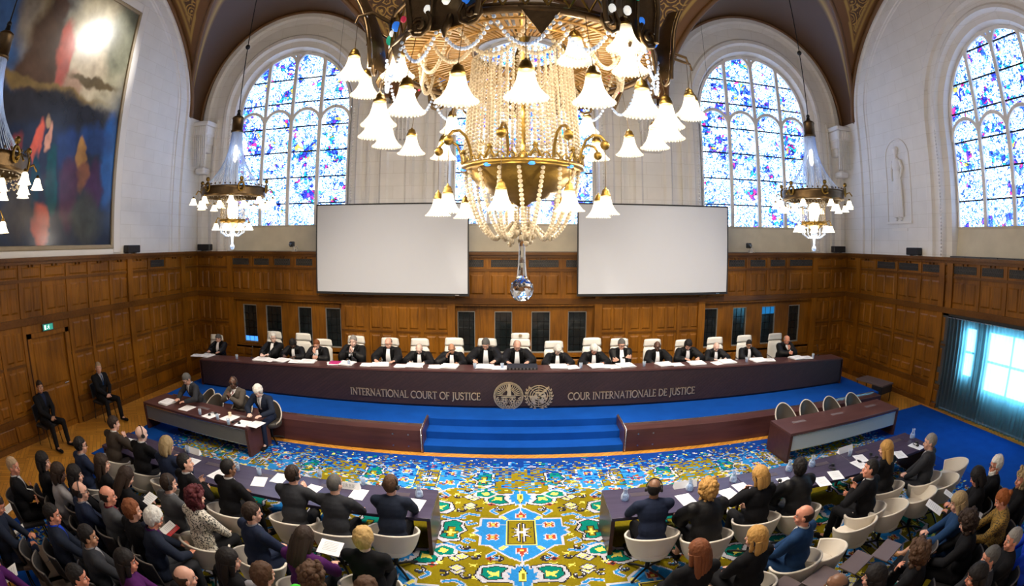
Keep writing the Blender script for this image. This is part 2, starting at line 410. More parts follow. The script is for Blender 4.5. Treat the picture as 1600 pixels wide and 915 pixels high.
# back wall
wb = MB()
for i, c in enumerate(BAYS):
    loft(wb, FB, c, ZS + .12, PROF, 3.60)
edges = []
lo = -XW - .05
cuts = [lo] + [c + s * BR for c in BAYS for s in (-1, 1)] + [XW + .05]
for i in range(0, len(cuts), 2):
    a, b = cuts[i], cuts[i + 1]
    if b > a: wb.add([FB(a, 3.6, 0), FB(b, 3.6, 0), FB(b, 7.75, 0), FB(a, 7.75, 0)], [(0, 1, 2, 3)])
# spandrel filling between the stone arch and the vault web
for c in BAYS:
    n = 40
    for i in range(n):
        a, b = pi * i / n, pi * (i + 1) / n
        P = [(c + BR * cos(a), ZS + .12 + BR * sin(a)), (c + (BR + .2) * cos(a), ZS + (BR + .25) * sin(a)), (c + (BR + .2) * cos(b), ZS + (BR + .25) * sin(b)), (c + BR * cos(b), ZS + .12 + BR * sin(b))]
        wb.add([FB(u, z, 0.0) for u, z in P], [(0, 1, 2, 3)])
# bead moulding beside each window and flat pilaster strips on the piers
for c in BAYS:
    for s in (-1, 1):
        for k in range(46):
            z = 3.75 + k * .088
            wb.ball(FB(c + s * 2.10, z, .08), .03, 5)
        wb.bbox(c + s * 2.62 - .03, c + s * 2.62 + .03, YB - .03, YB + .09, 3.6, 7.75)
struct(wb, 'wall_back', [STONE])
for i, c in enumerate(BAYS):
    window(FB, c, ZS + .12, 1.90, 4.44, i + 1)
    sill_block(FB, c, 2.3, 4.44, i + 1)
# side walls
def side_wall(F, name, zc=None, cy=6.1):
    mb = MB(); us = [YN + (YB - YN) * i / 140 for i in range(141)]
    top = lambda u: Ez(u) + .02
    if zc is not None:
        R = 2.95
        us = sorted(set(us + [cy - R, cy + R] + [cy + R * sin(pi * (i / 40 - .5)) for i in range(41)]))
        hole = lambda u: (3.6, zc + sqrt(max(0, R * R - (u - cy) ** 2))) if abs(u - cy) <= R + 1e-6 else None
        columns(mb, F, us, 3.6, top, 0, hole)
        loft(mb, F, cy, zc, [(2.95, 0), (2.90, -.05), (2.72, -.05), (2.66, .03), (2.50, .03), (2.44, -.01), (2.36, -.01), (2.30, .12), (2.12, .16), (2.05, .36), (2.02, .42)], 3.60)
        for s in (-1, 1):
            for k in range(36): mb.ball(F(cy + s * 2.40, 3.75 + k * .088, -.03), .03, 5)
    else:
        columns(mb, F, us, 3.6, top)
    # mouldings that follow the great arch: two flat fillets and a roll
    n = 64
    for s0, s1, d0, d1 in ((.985, .965, -.06, -.06), (.93, .90, -.045, -.045), (.895, .885, -.02, -.02)):
        vs = []
        for i in range(-6, n + 7):
            for sc, dd in ((s0 + .006, 0), (s0, d0), (s1, d1), (s1 - .006, 0)):
                a = pi * i / n
                if i < 0: u, z = EY + EW * sc, ZS + i * .68
                elif i > n: u, z = EY - EW * sc, ZS - (i - n) * .68
                else: u, z = EY + EW * sc * cos(a), ZS + EH * (1 - (1 - sc) * 1.4) * sin(a)
                vs.append(F(u, z, dd))
        m = n + 13
        mb.add(vs, [(i * 4 + k, i * 4 + k + 1, i * 4 + k + 5, i * 4 + k + 4) for i in range(m - 1) for k in range(3)])
    return struct(mb, name, [STONE])
side_wall(FL, 'wall_left'); side_wall(FR, 'wall_right', 6.95)
window(FR, 6.1, 6.95, 2.02, 4.42, 4, d=.42, barh=.72); sill_block(FR, 6.1, 2.4, 4.42, 4)
nw = MB()
nw.add([(-XW - .1, YN, 0), (XW + .1, YN, 0), (XW + .1, YN, 12), (-XW - .1, YN, 12)], [(0, 1, 2, 3)])
struct(nw, 'wall_near', [STONE])
# corner and pier corbels
def corbel(x, y, z0, z1, w, dp, name, label, dirx=0):
    mb = MB()
    mb.bevbox((x, y, z1 - .07), (w + .14, dp + .12, .14), .03)
    for k, (dz, ww) in enumerate(((.28, .02), (.55, -.06), (.8, -.16))):
        mb.bevbox((x, y + (dp * .12 * k), z1 - .14 - dz / 2 - (.0)), (w + ww, dp * (1 - .18 * k), dz), .03)
    for i in range(7):
        xx = x - w / 2 + w * (i + .5) / 7
        mb.cone((xx, y - dp / 2, z1 - .15), (xx, y - dp * .3, z0 + .25), .035, .02, 6)
    mb.bevbox((x, y + dp * .1, z0 + .12), (w * .7, dp * .7, .20), .05)
    return tag(mb.build(name, STONE), kind='structure')
corbel(-3.53, 12.8, 6.35, 7.62, .75, .5, 'trim_1', ''); corbel(3.36, 12.8, 6.35, 7.62, .75, .5, 'trim_2', '')
corbel(-9.86, 12.72, 6.0, 7.62, .55, .55, 'trim_3', ''); corbel(9.86, 12.72, 6.0, 7.62, .55, .55, 'trim_4', '')
# ---- vault
def vault_mat():
    m, nt, b, N = nodes('painted_vault'); L = nt.links.new
    at = N('ShaderNodeAttribute', attribute_name='panel'); tc = N('ShaderNodeTexCoord')
    sp = N('ShaderNodeSeparateColor'); L(at.outputs['Color'], sp.inputs[0])
    # scrolls: rings of a voronoi distance
    vo = N('ShaderNodeTexVoronoi', feature='F1', ins={'Scale': 2.6, 'Randomness': .55}); L(tc.outputs['Object'], vo.inputs['Vector'])
    wv = N('ShaderNodeMath', operation='MULTIPLY'); wv.inputs[1].default_value = 26.0; L(vo.outputs['Distance'], wv.inputs[0])
    nz = N('ShaderNodeTexNoise', ins={'Scale': 4.5, 'Detail': 2.0}); L(tc.outputs['Object'], nz.inputs['Vector'])
    nm = N('ShaderNodeMath', operation='MULTIPLY'); nm.inputs[1].default_value = 9.0; L(nz.outputs[0], nm.inputs[0])
    ad = N('ShaderNodeMath', operation='ADD'); L(wv.outputs[0], ad.inputs[0]); L(nm.outputs[0], ad.inputs[1])
    sn = N('ShaderNodeMath', operation='SINE'); L(ad.outputs[0], sn.inputs[0])
    mr = N('ShaderNodeMapRange', ins={'From Min': .35, 'From Max': .6}); L(sn.outputs[0], mr.inputs[0])
    br = N('ShaderNodeTexNoise', ins={'Scale': 1.4, 'Detail': 4.0}); L(tc.outputs['Object'], br.inputs['Vector'])
    base = N('ShaderNodeMix', data_type='RGBA'); L(br.outputs[0], base.inputs[0]); base.inputs[6].default_value = (.145, .062, .018, 1); base.inputs[7].default_value = (.20, .09, .027, 1)
    pan = N('ShaderNodeMix', data_type='RGBA'); L(mr.outputs[0], pan.inputs[0]); pan.inputs[6].default_value = (.085, .038, .014, 1); pan.inputs[7].default_value = (.46, .27, .06, 1)
    m1 = N('ShaderNodeMix', data_type='RGBA'); L(sp.outputs[0], m1.inputs[0]); L(base.outputs[2], m1.inputs[6]); L(pan.outputs[2], m1.inputs[7])
    m2 = N('ShaderNodeMix', data_type='RGBA'); L(sp.outputs[1], m2.inputs[0]); L(m1.outputs[2], m2.inputs[6]); m2.inputs[7].default_value = (.42, .26, .06, 1)
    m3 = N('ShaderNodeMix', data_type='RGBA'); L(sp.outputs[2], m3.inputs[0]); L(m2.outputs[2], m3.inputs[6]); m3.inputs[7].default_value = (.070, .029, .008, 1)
    L(m3.outputs[2], b.inputs['Base Color']); b.inputs['Roughness'].default_value = .5
    return m
def ceiling():
    vs, fs, cols = [], [], []
    NX, NV = 250, 60
    def mask(d, x):
        e = min(d, (XW - abs(x)) * 1.0)
        g = 1.0 if .30 < e < .36 or .46 < e < .48 else 0.0
        return (1.0 if e > .40 else 0.0, g, 0.0)
    for side in (1, -1):
        o = len(vs)
        for i in range(NX + 1):
            x = -XW - .02 + (2 * XW + .04) * i / NX; z0 = Sz(x); b0 = math.asin(min(1, (z0 - ZS) / EH))
            for j in range(NV + 1):
                b = b0 + (pi / 2 - b0) * j / NV
                vs.append((x, EY + side * EW * cos(b), ZS + EH * sin(b)))
                ds = min([abs(BR - hypot(x - c, min(z - ZS, 99))) if True else 9 for c in BAYS for z in (ZS + EH * sin(b),)])
                cols.append(mask(ds if z0 > ZS + .001 else max(ds, 0), x))
        for i in range(NX):
            for j in range(NV):
                a = o + i * (NV + 1) + j; fs.append((a, a + 1, a + NV + 2, a + NV + 1))
    for c in BAYS:
        for side in (1, -1):
            o = len(vs); n, m = 56, 16
            for i in range(n + 1):
                a = pi * i / n; z = ZS + BR * sin(a); t = (z - ZS) / EH
                yg = EY + side * EW * sqrt(max(0, 1 - t * t)); ye = YB + .02 if side > 0 else YN - .02
                for j in range(m + 1):
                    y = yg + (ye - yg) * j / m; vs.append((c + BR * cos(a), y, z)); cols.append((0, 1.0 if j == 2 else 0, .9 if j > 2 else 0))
            for i in range(n):
                for j in range(m): a = o + i * (m + 1) + j; fs.append((a, a + 1, a + m + 2, a + m + 1))
    me = bpy.data.meshes.new('ceiling'); me.from_pydata(vs, [], fs); me.materials.append(vault_mat())
    ca = me.color_attributes.new('panel', 'FLOAT_COLOR', 'POINT')
    flat = np.ones((len(vs), 4), dtype=np.float32); flat[:, :3] = np.array(cols, dtype=np.float32); ca.data.foreach_set('color', flat.ravel())
    me.polygons.foreach_set('use_smooth', [True] * len(fs)); me.update()
    tag(link('ceiling', me), kind='structure')
    RIB = mat('vault_rib_oak', (.15, .068, .02), .45)
    rb = MB()
    for c in BAYS:
        for side in (1, -1):
            pts = []
            for i in range(41):
                a = pi * i / 40; z = ZS + BR * sin(a); t = (z - ZS) / EH
                pts.append((c + (BR - .02) * cos(a), EY + side * (EW * sqrt(max(0, 1 - t * t)) - .02), z - .02))
            rb.tube(pts, .075, 8)
        rb.tube([(c + (BR - .03) * cos(pi * i / 40), YB - .04, ZS + (BR - .03) * sin(pi * i / 40)) for i in range(41)], .06, 6)
    for x in (-XW + .05, XW - .05):
        rb.tube([(x, EY + (EW - .05) * cos(pi * i / 60), ZS + (EH - .05) * sin(pi * i / 60)) for i in range(61)], .09, 8)
    tag(rb.build('trim_6', RIB), kind='structure')
ceiling()
# ---- oak panelling
def fbox(mb, F, u0, u1, z0, z1, d0, d1):
    a, b = F(u0, z0, d0), F(u1, z1, d1)
    mb.bbox(min(a.x, b.x), max(a.x, b.x), min(a.y, b.y), max(a.y, b.y), min(a.z, b.z), max(a.z, b.z))
def raised(mb, F, u0, u1, z0, z1, h=.028, bv=.035):
    # raised field with sloping edges
    q0 = [(u0, z0), (u1, z0), (u1, z1), (u0, z1)]; q1 = [(u0 + bv, z0 + bv), (u1 - bv, z0 + bv), (u1 - bv, z1 - bv), (u0 + bv, z1 - bv)]
    vs = [F(u, z, -.004) for u, z in q0] + [F(u, z, -h) for u, z in q1]
    mb.add(vs, [(4, 5, 6, 7)] + [(i, (i + 1) % 4, 4 + (i + 1) % 4, 4 + i) for i in range(4)])
def cell(mb, F, u0, u1, z0, z1, double=True, lip=.05):
    w = u1 - u0
    if w < .12 or z1 - z0 < .12: return
    if double and w > .45:
        m = (u0 + u1) / 2
        raised(mb, F, u0 + lip, m - .03, z0 + lip, z1 - lip); raised(mb, F, m + .03, u1 - lip, z0 + lip, z1 - lip)
    else: raised(mb, F, u0 + lip, u1 - lip, z0 + lip, z1 - lip)
def panelling(F, name, stiles, vents, holes=(), zrows=((2.56, 3.16), (1.62, 2.30), (.98, 1.54), (.62, .94)), top=3.62, posts=()):
    mb = MB(); mb.cur = 0
    u0, u1 = stiles[0], stiles[-1]
    def free(a, b, z0, z1):
        for h in holes:
            if a < h[1] - .02 and b > h[0] + .02 and z0 < h[3] - .02 and z1 > h[2] + .02: return False
        return True
    # base skin in columns so that openings stay open
    cuts = sorted(set([u0, u1] + [h[k] for h in holes for k in (0, 1)]))
    for a, b in zip(cuts[:-1], cuts[1:]):
        hs = [h for h in holes if h[0] < b - .01 and h[1] > a + .01]
        z = 0
        for h in hs:
            if h[2] > z + .01: fbox(mb, F, a, b, z, h[2], 0, .12)
            z = h[3]
        fbox(mb, F, a, b, z, top, 0, .12)
    mb.cur = 1
    fbox(mb, F, u0, u1, top, top + .07, -.14, .40); fbox(mb, F, u0, u1, top - .07, top, -.07, 0); fbox(mb, F, u0, u1, 3.20, 3.26, -.035, 0)
    rails = [(2.36, 2.50, .05), (1.56, 1.61, .02), (.52, .60, .05), (0, .12, .06), (.46, .52, .03)]
    for z0, z1, h in rails:
        for a, b in zip(cuts[:-1], cuts[1:]):
            if free(a, b, z0, z1): fbox(mb, F, a, b, z0, z1, -h, 0)
    mb.cur = 0
    for i, s in enumerate(stiles):
        pw, ph = (.10, .07) if i in posts else (.045, .028)
        for z0, z1 in ((0, 2.36), (2.50, 3.55)):
            if free(s - .04, s + .04, z0 + .9, z1): fbox(mb, F, max(u0, s - pw), min(u1, s + pw), z0, z1, -ph, 0)
    for i, (a, b) in enumerate(zip(stiles[:-1], stiles[1:])):
        a2, b2 = a + .05, b - .05
        for k, (z0, z1) in enumerate(zrows):
            if free(a2, b2, z0, z1): cell(mb, F, a2, b2, z0, z1, double=True)
        if free(a2, b2, .14, .44): raised(mb, F, a2, b2, .14, .44, .015, .02)
        if i not in vents and b - a > .3: raised(mb, F, a2 + .03, b2 - .03, 3.29, 3.50, .02, .03)
        mb.cur = 1
        for t in (.42, .58): fbox(mb, F, a + (b - a) * t - .02, a + (b - a) * t + .02, 3.50, 3.555, -.06, 0)
        mb.cur = 0
    o = struct(mb, name, [OAK, OAKD])
    return o
VENT = mat('dark_vent_grille', (.012, .014, .016), .5)
def vent(F, u0, u1, z0=3.31, z1=3.49):
    mb = MB(); fbox(mb, F, u0, u1, z0, z1, -.008, .01)
    n = int((u1 - u0) / .055)
    mb.cur = 1
    for i in range(n + 1):
        u = u0 + (u1 - u0) * i / n
        for s in (-1, 1):
            a, b = F(u, z0, -.014), F(min(u1, max(u0, u + s * (z1 - z0) * .6)), z1, -.014)
            mb.cone(a, b, .005, .005, 4, cap=False)
    fbox(mb, F, u0, u1, (z0 + z1) / 2 - .004, (z0 + z1) / 2 + .004, -.018, -.01)
    o = mb.build('vent_grille', [VENT, mat('grille_bar', (.07, .06, .05), .4) if 'grille_bar' not in bpy.data.materials else bpy.data.materials['grille_bar']])
    return o
FBW = lambda u, z, d: V((u, 12.70 + d, z))
FLW = lambda u, z, d: V((-9.97 - d, u, z))
FRW = lambda u, z, d: V((9.97 + d, u, z))
RECS = [(-8.54, -5.0), (-1.95, 1.78), (4.76, 8.56)]
st_b = [-9.97, -9.35, -8.62, -7.85, -7.15, -6.45, -5.75, -5.0, -4.25, -3.5, -2.75, -1.98, -1.05, -.09, .87, 1.82, 2.6, 3.35, 4.05, 4.72, 5.45, 6.15, 6.85, 7.55, 8.6, 9.35, 9.97]
panelling(FBW, 'wall_back_lower', st_b, set(range(1, 24)), [(a, b, .95, 2.33) for a, b in RECS], posts=(2, 7, 11, 15, 19, 24))
for i, (a, b) in enumerate(zip(st_b[:-1], st_b[1:])):
    if 2 <= i <= 23: tag(vent(FBW, a + .10, b - .10), 'dark lattice vent grille in the back panelling frieze, number %s counted from the left corner' % ['one','two','three','four','five','six','seven','eight','nine','ten','eleven','twelve','thirteen','fourteen','fifteen','sixteen','seventeen','eighteen','nineteen','twenty','twenty-one','twenty-two'][i - 2], 'vent', 'vent grilles along the back panelling')
st_l = [YN, -.3, .45, 1.2, 1.95, 2.7, 3.45, 4.2, 4.95, 5.65, 6.35, 7.15, 7.9, 8.7, 9.45, 10.3, 11.1, 11.9, 12.7]
panelling(FLW, 'wall_left_lower', st_l, {15, 16}, [(5.72, 7.08, 0, 2.18)], posts=(14, 17))
for i, w in ((15, 'farther one, nearer the corner'), (14, 'nearer one, above the speaker corner side')):
    tag(vent(FLW, st_l[i] + .1, st_l[i + 1] - .1), 'dark vent grille in the left wall frieze, ' + ('next to the back corner' if i == 15 else 'under the wall loudspeaker'), 'vent', 'vent grilles of the left wall')
st_r = [YN, -.3, .45, 1.2, 1.95, 2.7, 3.45, 4.3, 5.2, 6.1, 7.0, 8.0, 8.3, 9.2, 10.2, 11.2, 12.0, 12.7]
panelling(FRW, 'wall_right_lower', st_r, {6, 7, 8, 9, 10, 12, 13, 14}, [(3.6, 8.0, 0, 2.30)], posts=(11, 12, 16))
for i, w in ((7, 'fourth one beyond the window jamb'), (8, 'third one under the stained window'), (9, 'second one under the stained window'), (10, 'first one under the stained window edge'), (12, 'nearest to the tall window'), (13, 'below the wall loudspeaker'), (14, 'nearest to the back corner')):
    tag(vent(FRW, st_r[i] + .1, st_r[i + 1] - .1), 'dark vent grille in the right wall frieze, ' + w, 'vent', 'vent grilles of the right wall')
# recess behind the bench: posts, sill, leaded windows
LEADG = mat('dark_night_glass', (.010, .014, .015), .12, spec=.8, var=.5, scale=3)
LEADG2 = emis('dusk_blue_glass', (.01, .10, .30), .35)
WINX = [[(-8.30, -7.80), (-7.49, -6.94), (-6.41, -5.96), (-5.55, -5.07)], [(-1.85, -1.37), (-.88, -.40), (.08, .59), (1.04, 1.55)], [(4.88, 5.32), (5.79, 6.26), (6.77, 7.27), (7.75, 8.19)]]
wi = 5
rc = MB()
for (a, b), ws in zip(RECS, WINX):
    fbox(rc, FBW, a - .02, b + .02, 2.30, 2.36, .0, .45); fbox(rc, FBW, a - .1, a, .9, 2.36, .1, .45); fbox(rc, FBW, b, b + .1, .9, 2.36, .1, .45)
    xs = [a] + [w for p in ws for w in p] + [b]
    for k in range(0, len(xs), 2): fbox(rc, FBW, xs[k] - .01, xs[k + 1] + .01, .9, 2.32, .14, .30)
    for w in ws: fbox(rc, FBW, w[0], w[1], 2.15, 2.32, .14, .30); fbox(rc, FBW, w[0], w[1], .9, 1.04, .10, .30)
    rc.cur = 0
    fbox(rc, FBW, a, b, .9, .98, 0, .3)
struct(rc, 'trim_5', [OAK])
for r_, ws in enumerate(WINX):
    for k, w in enumerate(ws):
        mb = MB(); fr = .025
        for q in ((w[0], w[0] + fr, 1.04, 2.15), (w[1] - fr, w[1], 1.04, 2.15), (w[0], w[1], 1.04, 1.065), (w[0], w[1], 2.125, 2.15)): fbox(mb, FBW, q[0], q[1], q[2], q[3], .15, .21)
        mb.cur = 1
        for z in (1.25, 1.46, 1.67, 1.88): fbox(mb, FBW, w[0], w[1], z - .006, z + .006, .19, .20)
        for t in (1 / 3, 2 / 3): u = w[0] + (w[1] - w[0]) * t; fbox(mb, FBW, u - .006, u + .006, 1.05, 2.14, .19, .20)
        o = tag(mb.build('window_%d' % wi, [mat('pale_window_frame', (.25, .25, .23), .5) if 'pale_window_frame' not in bpy.data.materials else bpy.data.materials['pale_window_frame'], BLKMET]), kind='structure'); wi += 1
        g = MB(); z0 = 1.05
        fbox(g, FBW, w[0] + .01, w[1] - .01, 1.05, 2.14, .205, .215); g.build('pane', LEADG, o)
        if (r_, k) == (0, 0):
            g = MB(); fbox(g, FBW, w[0] + .02, w[1] - .02, 1.06, 1.20, .199, .204); g.build('lit_pane', emis('dusk_light_strip', (.05, .25, .9), 1.2), o)
        if (r_, k) == (2, 2):
            g = MB(); fbox(g, FBW, w[0] + .02, w[1] - .02, 1.92, 2.13, .199, .204); g.build('lit_pane', emis('dusk_light_panel', (.01, .16, .42), .5), o)
# left door with frame, panels, handle
dr = MB(); fbox(dr, FLW, 5.74, 5.86, 0, 2.18, -.03, .10); fbox(dr, FLW, 6.94, 7.06, 0, 2.18, -.03, .10); fbox(dr, FLW, 5.74, 7.06, 2.08, 2.18, -.03, .10)
fbox(dr, FLW, 5.86, 6.94, 0, 2.08, .04, .09)
for a, b in ((5.9, 6.38), (6.42, 6.90)):
    for z0, z1 in ((.12, .95), (1.02, 1.98)): raised(dr, lambda u, z, d: FLW(u, z, d + .04), a, b, z0, z1)
do = struct(dr, 'door_1', [OAK])
h = MB(); h.cone(FLW(6.84, 1.0, .04), FLW(6.84, 1.0, -.03), .012, .012, 8); h.cone(FLW(6.84, 1.0, -.03), FLW(6.72, 1.0, -.03), .01, .01, 8); h.build('door_handle', SILVER, do)
ex = thing('exit_sign', 'small green lit exit sign above the left wall door', 'sign', FLW(6.38, 2.26, -.05))
m = MB(); m.bbox(-.02, .02, -.17, .17, -.075, .075); m.build('housing', mat('exit_housing', (.05, .09, .09), .4), ex)
m = MB(); m.bbox(.021, .026, -.15, .15, -.06, .06); m.build('sign_face', emis('exit_green', (.03, .30, .22), .5), ex)
WSG = emis('exit_white', (.7, .9, .9), .8)
m = MB(); m.ball((.03, .02, .035), .012, 6); m.tube([(.03, .015, .02), (.03, .0, -.01), (.03, .03, -.02), (.03, .035, -.045)], .007, 5); m.tube([(.03, .0, -.01), (.03, -.02, -.03), (.03, -.045, -.03)], .007, 5); m.tube([(.03, .04, .0), (.03, .015, .015), (.03, -.02, .01)], .006, 5)
m.bbox(.027, .031, -.12, -.07, -.045, .045); m.build('running_figure', WSG, ex)
# ---- floor
def parquet():
    m, nt, b, N = nodes('oak_parquet'); L = nt.links.new
    tc = N('ShaderNodeTexCoord'); mp = N('ShaderNodeMapping'); L(tc.outputs['Object'], mp.inputs[0]); mp.inputs['Rotation'].default_value = (0, 0, pi / 4)
    br = N('ShaderNodeTexBrick', ins={'Scale': 1.0, 'Mortar Size': .004, 'Brick Width': .55, 'Row Height': .09, 'Color1': (.62, .29, .040, 1), 'Color2': (.46, .20, .026, 1), 'Mortar': (.12, .045, .01, 1)})
    L(mp.outputs[0], br.inputs['Vector'])
    ck = N('ShaderNodeTexChecker', ins={'Scale': .9}); L(mp.outputs[0], ck.inputs['Vector'])
    mp2 = N('ShaderNodeMapping'); L(tc.outputs['Object'], mp2.inputs[0]); mp2.inputs['Rotation'].default_value = (0, 0, -pi / 4)
    b2 = N('ShaderNodeTexBrick', ins={'Scale': 1.0, 'Mortar Size': .004, 'Brick Width': .55, 'Row Height': .09, 'Color1': (.58, .27, .036, 1), 'Color2': (.42, .18, .024, 1), 'Mortar': (.12, .045, .01, 1)})
    L(mp2.outputs[0], b2.inputs['Vector'])
    mx = N('ShaderNodeMix', data_type='RGBA'); L(ck.outputs[1], mx.inputs[0]); L(br.outputs[0], mx.inputs[6]); L(b2.outputs[0], mx.inputs[7])
    L(mx.outputs[2], b.inputs['Base Color']); b.inputs['Roughness'].default_value = .33; b.inputs['Coat Weight'].default_value = .2
    return m
fl = MB(); fl.add([(-XW, YN, 0), (XW, YN, 0), (XW, 13.2, 0), (-XW, 13.2, 0)], [(0, 1, 2, 3)]); struct(fl, 'floor', [parquet()])
BLUEC = mat('royal_blue_carpet', (.002, .050, .27), .95, var=.22, scale=3, bump=.2, bscale=300, spec=.1)
# ---- patterned carpet: every cell is one knot colour
def carpet():
    x0, x1, y0, y1, cs = -7.6, 7.6, 2.6, 8.44, .018
    nx, ny = int((x1 - x0) / cs), int((y1 - y0) / cs)
    xx = x0 + (np.arange(nx) + .5) * cs; yy = y0 + (np.arange(ny) + .5) * cs
    GX, GY = np.meshgrid(xx, yy); rng = np.random.RandomState(5)
    C_ = dict(ol=(.20, .155, .004), bl=(.02, .20, .52), db=(.003, .035, .22), gr=(.0, .17, .13), wh=(.46, .46, .52), ye=(.72, .64, .12), rd=(.33, .045, .02), bk=(.02, .018, .025))
    P = {k: np.array(v, np.float32) for k, v in C_.items()}
    im = np.empty((ny, nx, 3), np.float32); im[:] = P['ol']
    def inside(poly, X, Y):
        r = np.zeros(X.shape, bool); n = len(poly)
        for i in range(n):
            ax, ay = poly[i]; bx, by = poly[(i + 1) % n]
            if ay == by: continue
            c = ((ay > Y) != (by > Y)) & (X < (bx - ax) * (Y - ay) / (by - ay) + ax); r ^= c
        return r
    def draw(poly, col, ox, oy, mir=True, line=None, lw=.018):
        for s in ((1, -1) if mir else (1,)):
            p = [(ox + s * a, oy + b) for a, b in poly]
            lo_x, hi_x = min(q[0] for q in p) - .05, max(q[0] for q in p) + .05; lo_y, hi_y = min(q[1] for q in p) - .05, max(q[1] for q in p) + .05
            i0, i1 = max(0, int((lo_x - x0) / cs)), min(nx, int((hi_x - x0) / cs) + 1); j0, j1 = max(0, int((lo_y - y0) / cs)), min(ny, int((hi_y - y0) / cs) + 1)
            if i1 <= i0 or j1 <= j0: continue
            X, Y = GX[j0:j1, i0:i1], GY[j0:j1, i0:i1]; sub = im[j0:j1, i0:i1]
            if line is not None:
                m = np.zeros(X.shape, bool)
                for k in range(len(p)):
                    ax, ay = p[k]; bx, by = p[(k + 1) % len(p)]; L2 = (bx - ax) ** 2 + (by - ay) ** 2 + 1e-9
                    t = np.clip(((X - ax) * (bx - ax) + (Y - ay) * (by - ay)) / L2, 0, 1)
                    m |= (X - ax - t * (bx - ax)) ** 2 + (Y - ay - t * (by - ay)) ** 2 < lw ** 2
            f = inside(p, X, Y); sub[f] = P[col]
            if line is not None: sub[m] = P[line]
    def spiral(ox, oy, cx, cy, r, a0, turn, col, w=.022, mir=True):
        for s in ((1, -1) if mir else (1,)):
            pts = []
            for k in range(14):
                t = k / 13; a = a0 + turn * t; rr = r * (1 - .65 * t); pts.append((ox + s * (cx + rr * cos(a)), oy + cy + rr * sin(a)))
            for (ax, ay), (bx, by) in zip(pts[:-1], pts[1:]):
                i0, i1 = max(0, int((min(ax, bx) - .05 - x0) / cs)), min(nx, int((max(ax, bx) + .05 - x0) / cs)); j0, j1 = max(0, int((min(ay, by) - .05 - y0) / cs)), min(ny, int((max(ay, by) + .05 - y0) / cs))
                if i1 <= i0 or j1 <= j0: continue
                X, Y = GX[j0:j1, i0:i1], GY[j0:j1, i0:i1]; L2 = (bx - ax) ** 2 + (by - ay) ** 2 + 1e-9
                t = np.clip(((X - ax) * (bx - ax) + (Y - ay) * (by - ay)) / L2, 0, 1); m = (X - ax - t * (bx - ax)) ** 2 + (Y - ay - t * (by - ay)) ** 2
                im[j0:j1, i0:i1][m < (w + .012) ** 2] = P['bk']; im[j0:j1, i0:i1][m < w ** 2] = P[col]
    def diamond(ox, oy, cx, cy, r, mir=True):
        draw([(cx - r, cy), (cx, cy - r * .8), (cx + r, cy), (cx, cy + r * .8)], 'wh', ox, oy, mir, 'bk', .008)
        q = r * .5
        for a, b in ((-q * .7, 0), (q * .7, 0), (0, q * .6), (0, -q * .6)): draw([(cx + a - q * .4, cy + b - q * .3), (cx + a + q * .4, cy + b - q * .3), (cx + a + q * .4, cy + b + q * .3), (cx + a - q * .4, cy + b + q * .3)], 'ye', ox, oy, mir)
    def rosette(ox, oy, cx, cy, w, mir=True):
        draw([(cx - w, cy - w * .55), (cx - w * .6, cy - w * .95), (cx, cy - w * .6), (cx + w * .6, cy - w * .95), (cx + w, cy - w * .55), (cx + w * .8, cy), (cx + w, cy + w * .55), (cx + w * .6, cy + w * .95), (cx, cy + w * .6), (cx - w * .6, cy + w * .95), (cx - w, cy + w * .55), (cx - w * .8, cy)], 'rd', ox, oy, mir, 'wh', .010)
        q = w * .5
        draw([(cx - q, cy - q), (cx - q * .3, cy), (cx - q, cy + q), (cx - q * .6, cy + q * 1.1), (cx, cy + q * .3), (cx + q * .6, cy + q * 1.1), (cx + q, cy + q), (cx + q * .3, cy), (cx + q, cy - q), (cx + q * .6, cy - q * 1.1), (cx, cy - q * .3), (cx - q * .6, cy - q * 1.1)], 'ye', ox, oy, mir)
    def motif(ox, oy):
        def stroke(pts, w, col, mir=True, line='wh'):
            for (ax, ay), (bx, by) in zip(pts[:-1], pts[1:]):
                l = hypot(bx - ax, by - ay) + 1e-9; nx_, ny_ = -(by - ay) / l * w, (bx - ax) / l * w
                draw([(ax + nx_, ay + ny_), (bx + nx_, by + ny_), (bx - nx_, by - ny_), (ax - nx_, ay - ny_)], col, ox, oy, mir, line, .012)
            for (ax, ay), (bx, by) in zip(pts[:-1], pts[1:]):
                l = hypot(bx - ax, by - ay) + 1e-9; nx_, ny_ = -(by - ay) / l * w, (bx - ax) / l * w
                draw([(ax + nx_, ay + ny_), (bx + nx_, by + ny_), (bx - nx_, by - ny_), (ax - nx_, ay - ny_)], col, ox, oy, mir)
        # green stepped cartouches in a white scroll to both sides
        draw([(.74, .03), (.80, .17), (.78, .27), (.94, .36), (1.14, .27), (1.12, .03), (1.16, -.20), (1.02, -.32), (.96, -.27), (.80, -.25), (.84, -.09)], 'wh', ox, oy, True, 'bk', .010)
        draw([(.79, .03), (.85, .15), (.82, .23), (.95, .30), (1.09, .22), (1.07, .03), (1.10, -.16), (.97, -.22), (.85, -.19), (.88, -.07)], 'gr', ox, oy, True, 'bk', .008)
        draw([(.86, .0), (.91, .0), (.91, .11), (1.01, .11), (1.01, .0), (1.06, .0), (1.06, -.07), (1.01, -.07), (1.01, -.15), (.91, -.15), (.91, -.07), (.86, -.07)], 'ol', ox, oy, True, 'bk', .006)
        draw([(.90, -.02), (.945, -.02), (.945, .05), (.975, .05), (.975, -.02), (1.02, -.02), (1.02, -.05), (.975, -.05), (.975, -.11), (.945, -.11), (.945, -.05), (.90, -.05)], 'ye', ox, oy)
        draw([(.86, -.44), (1.02, -.36), (1.20, -.50), (1.06, -.64), (.84, -.60)], 'gr', ox, oy, True, 'wh', .022)
        draw([(.94, -.48), (1.04, -.44), (1.08, -.54), (.98, -.56)], 'ye', ox, oy)
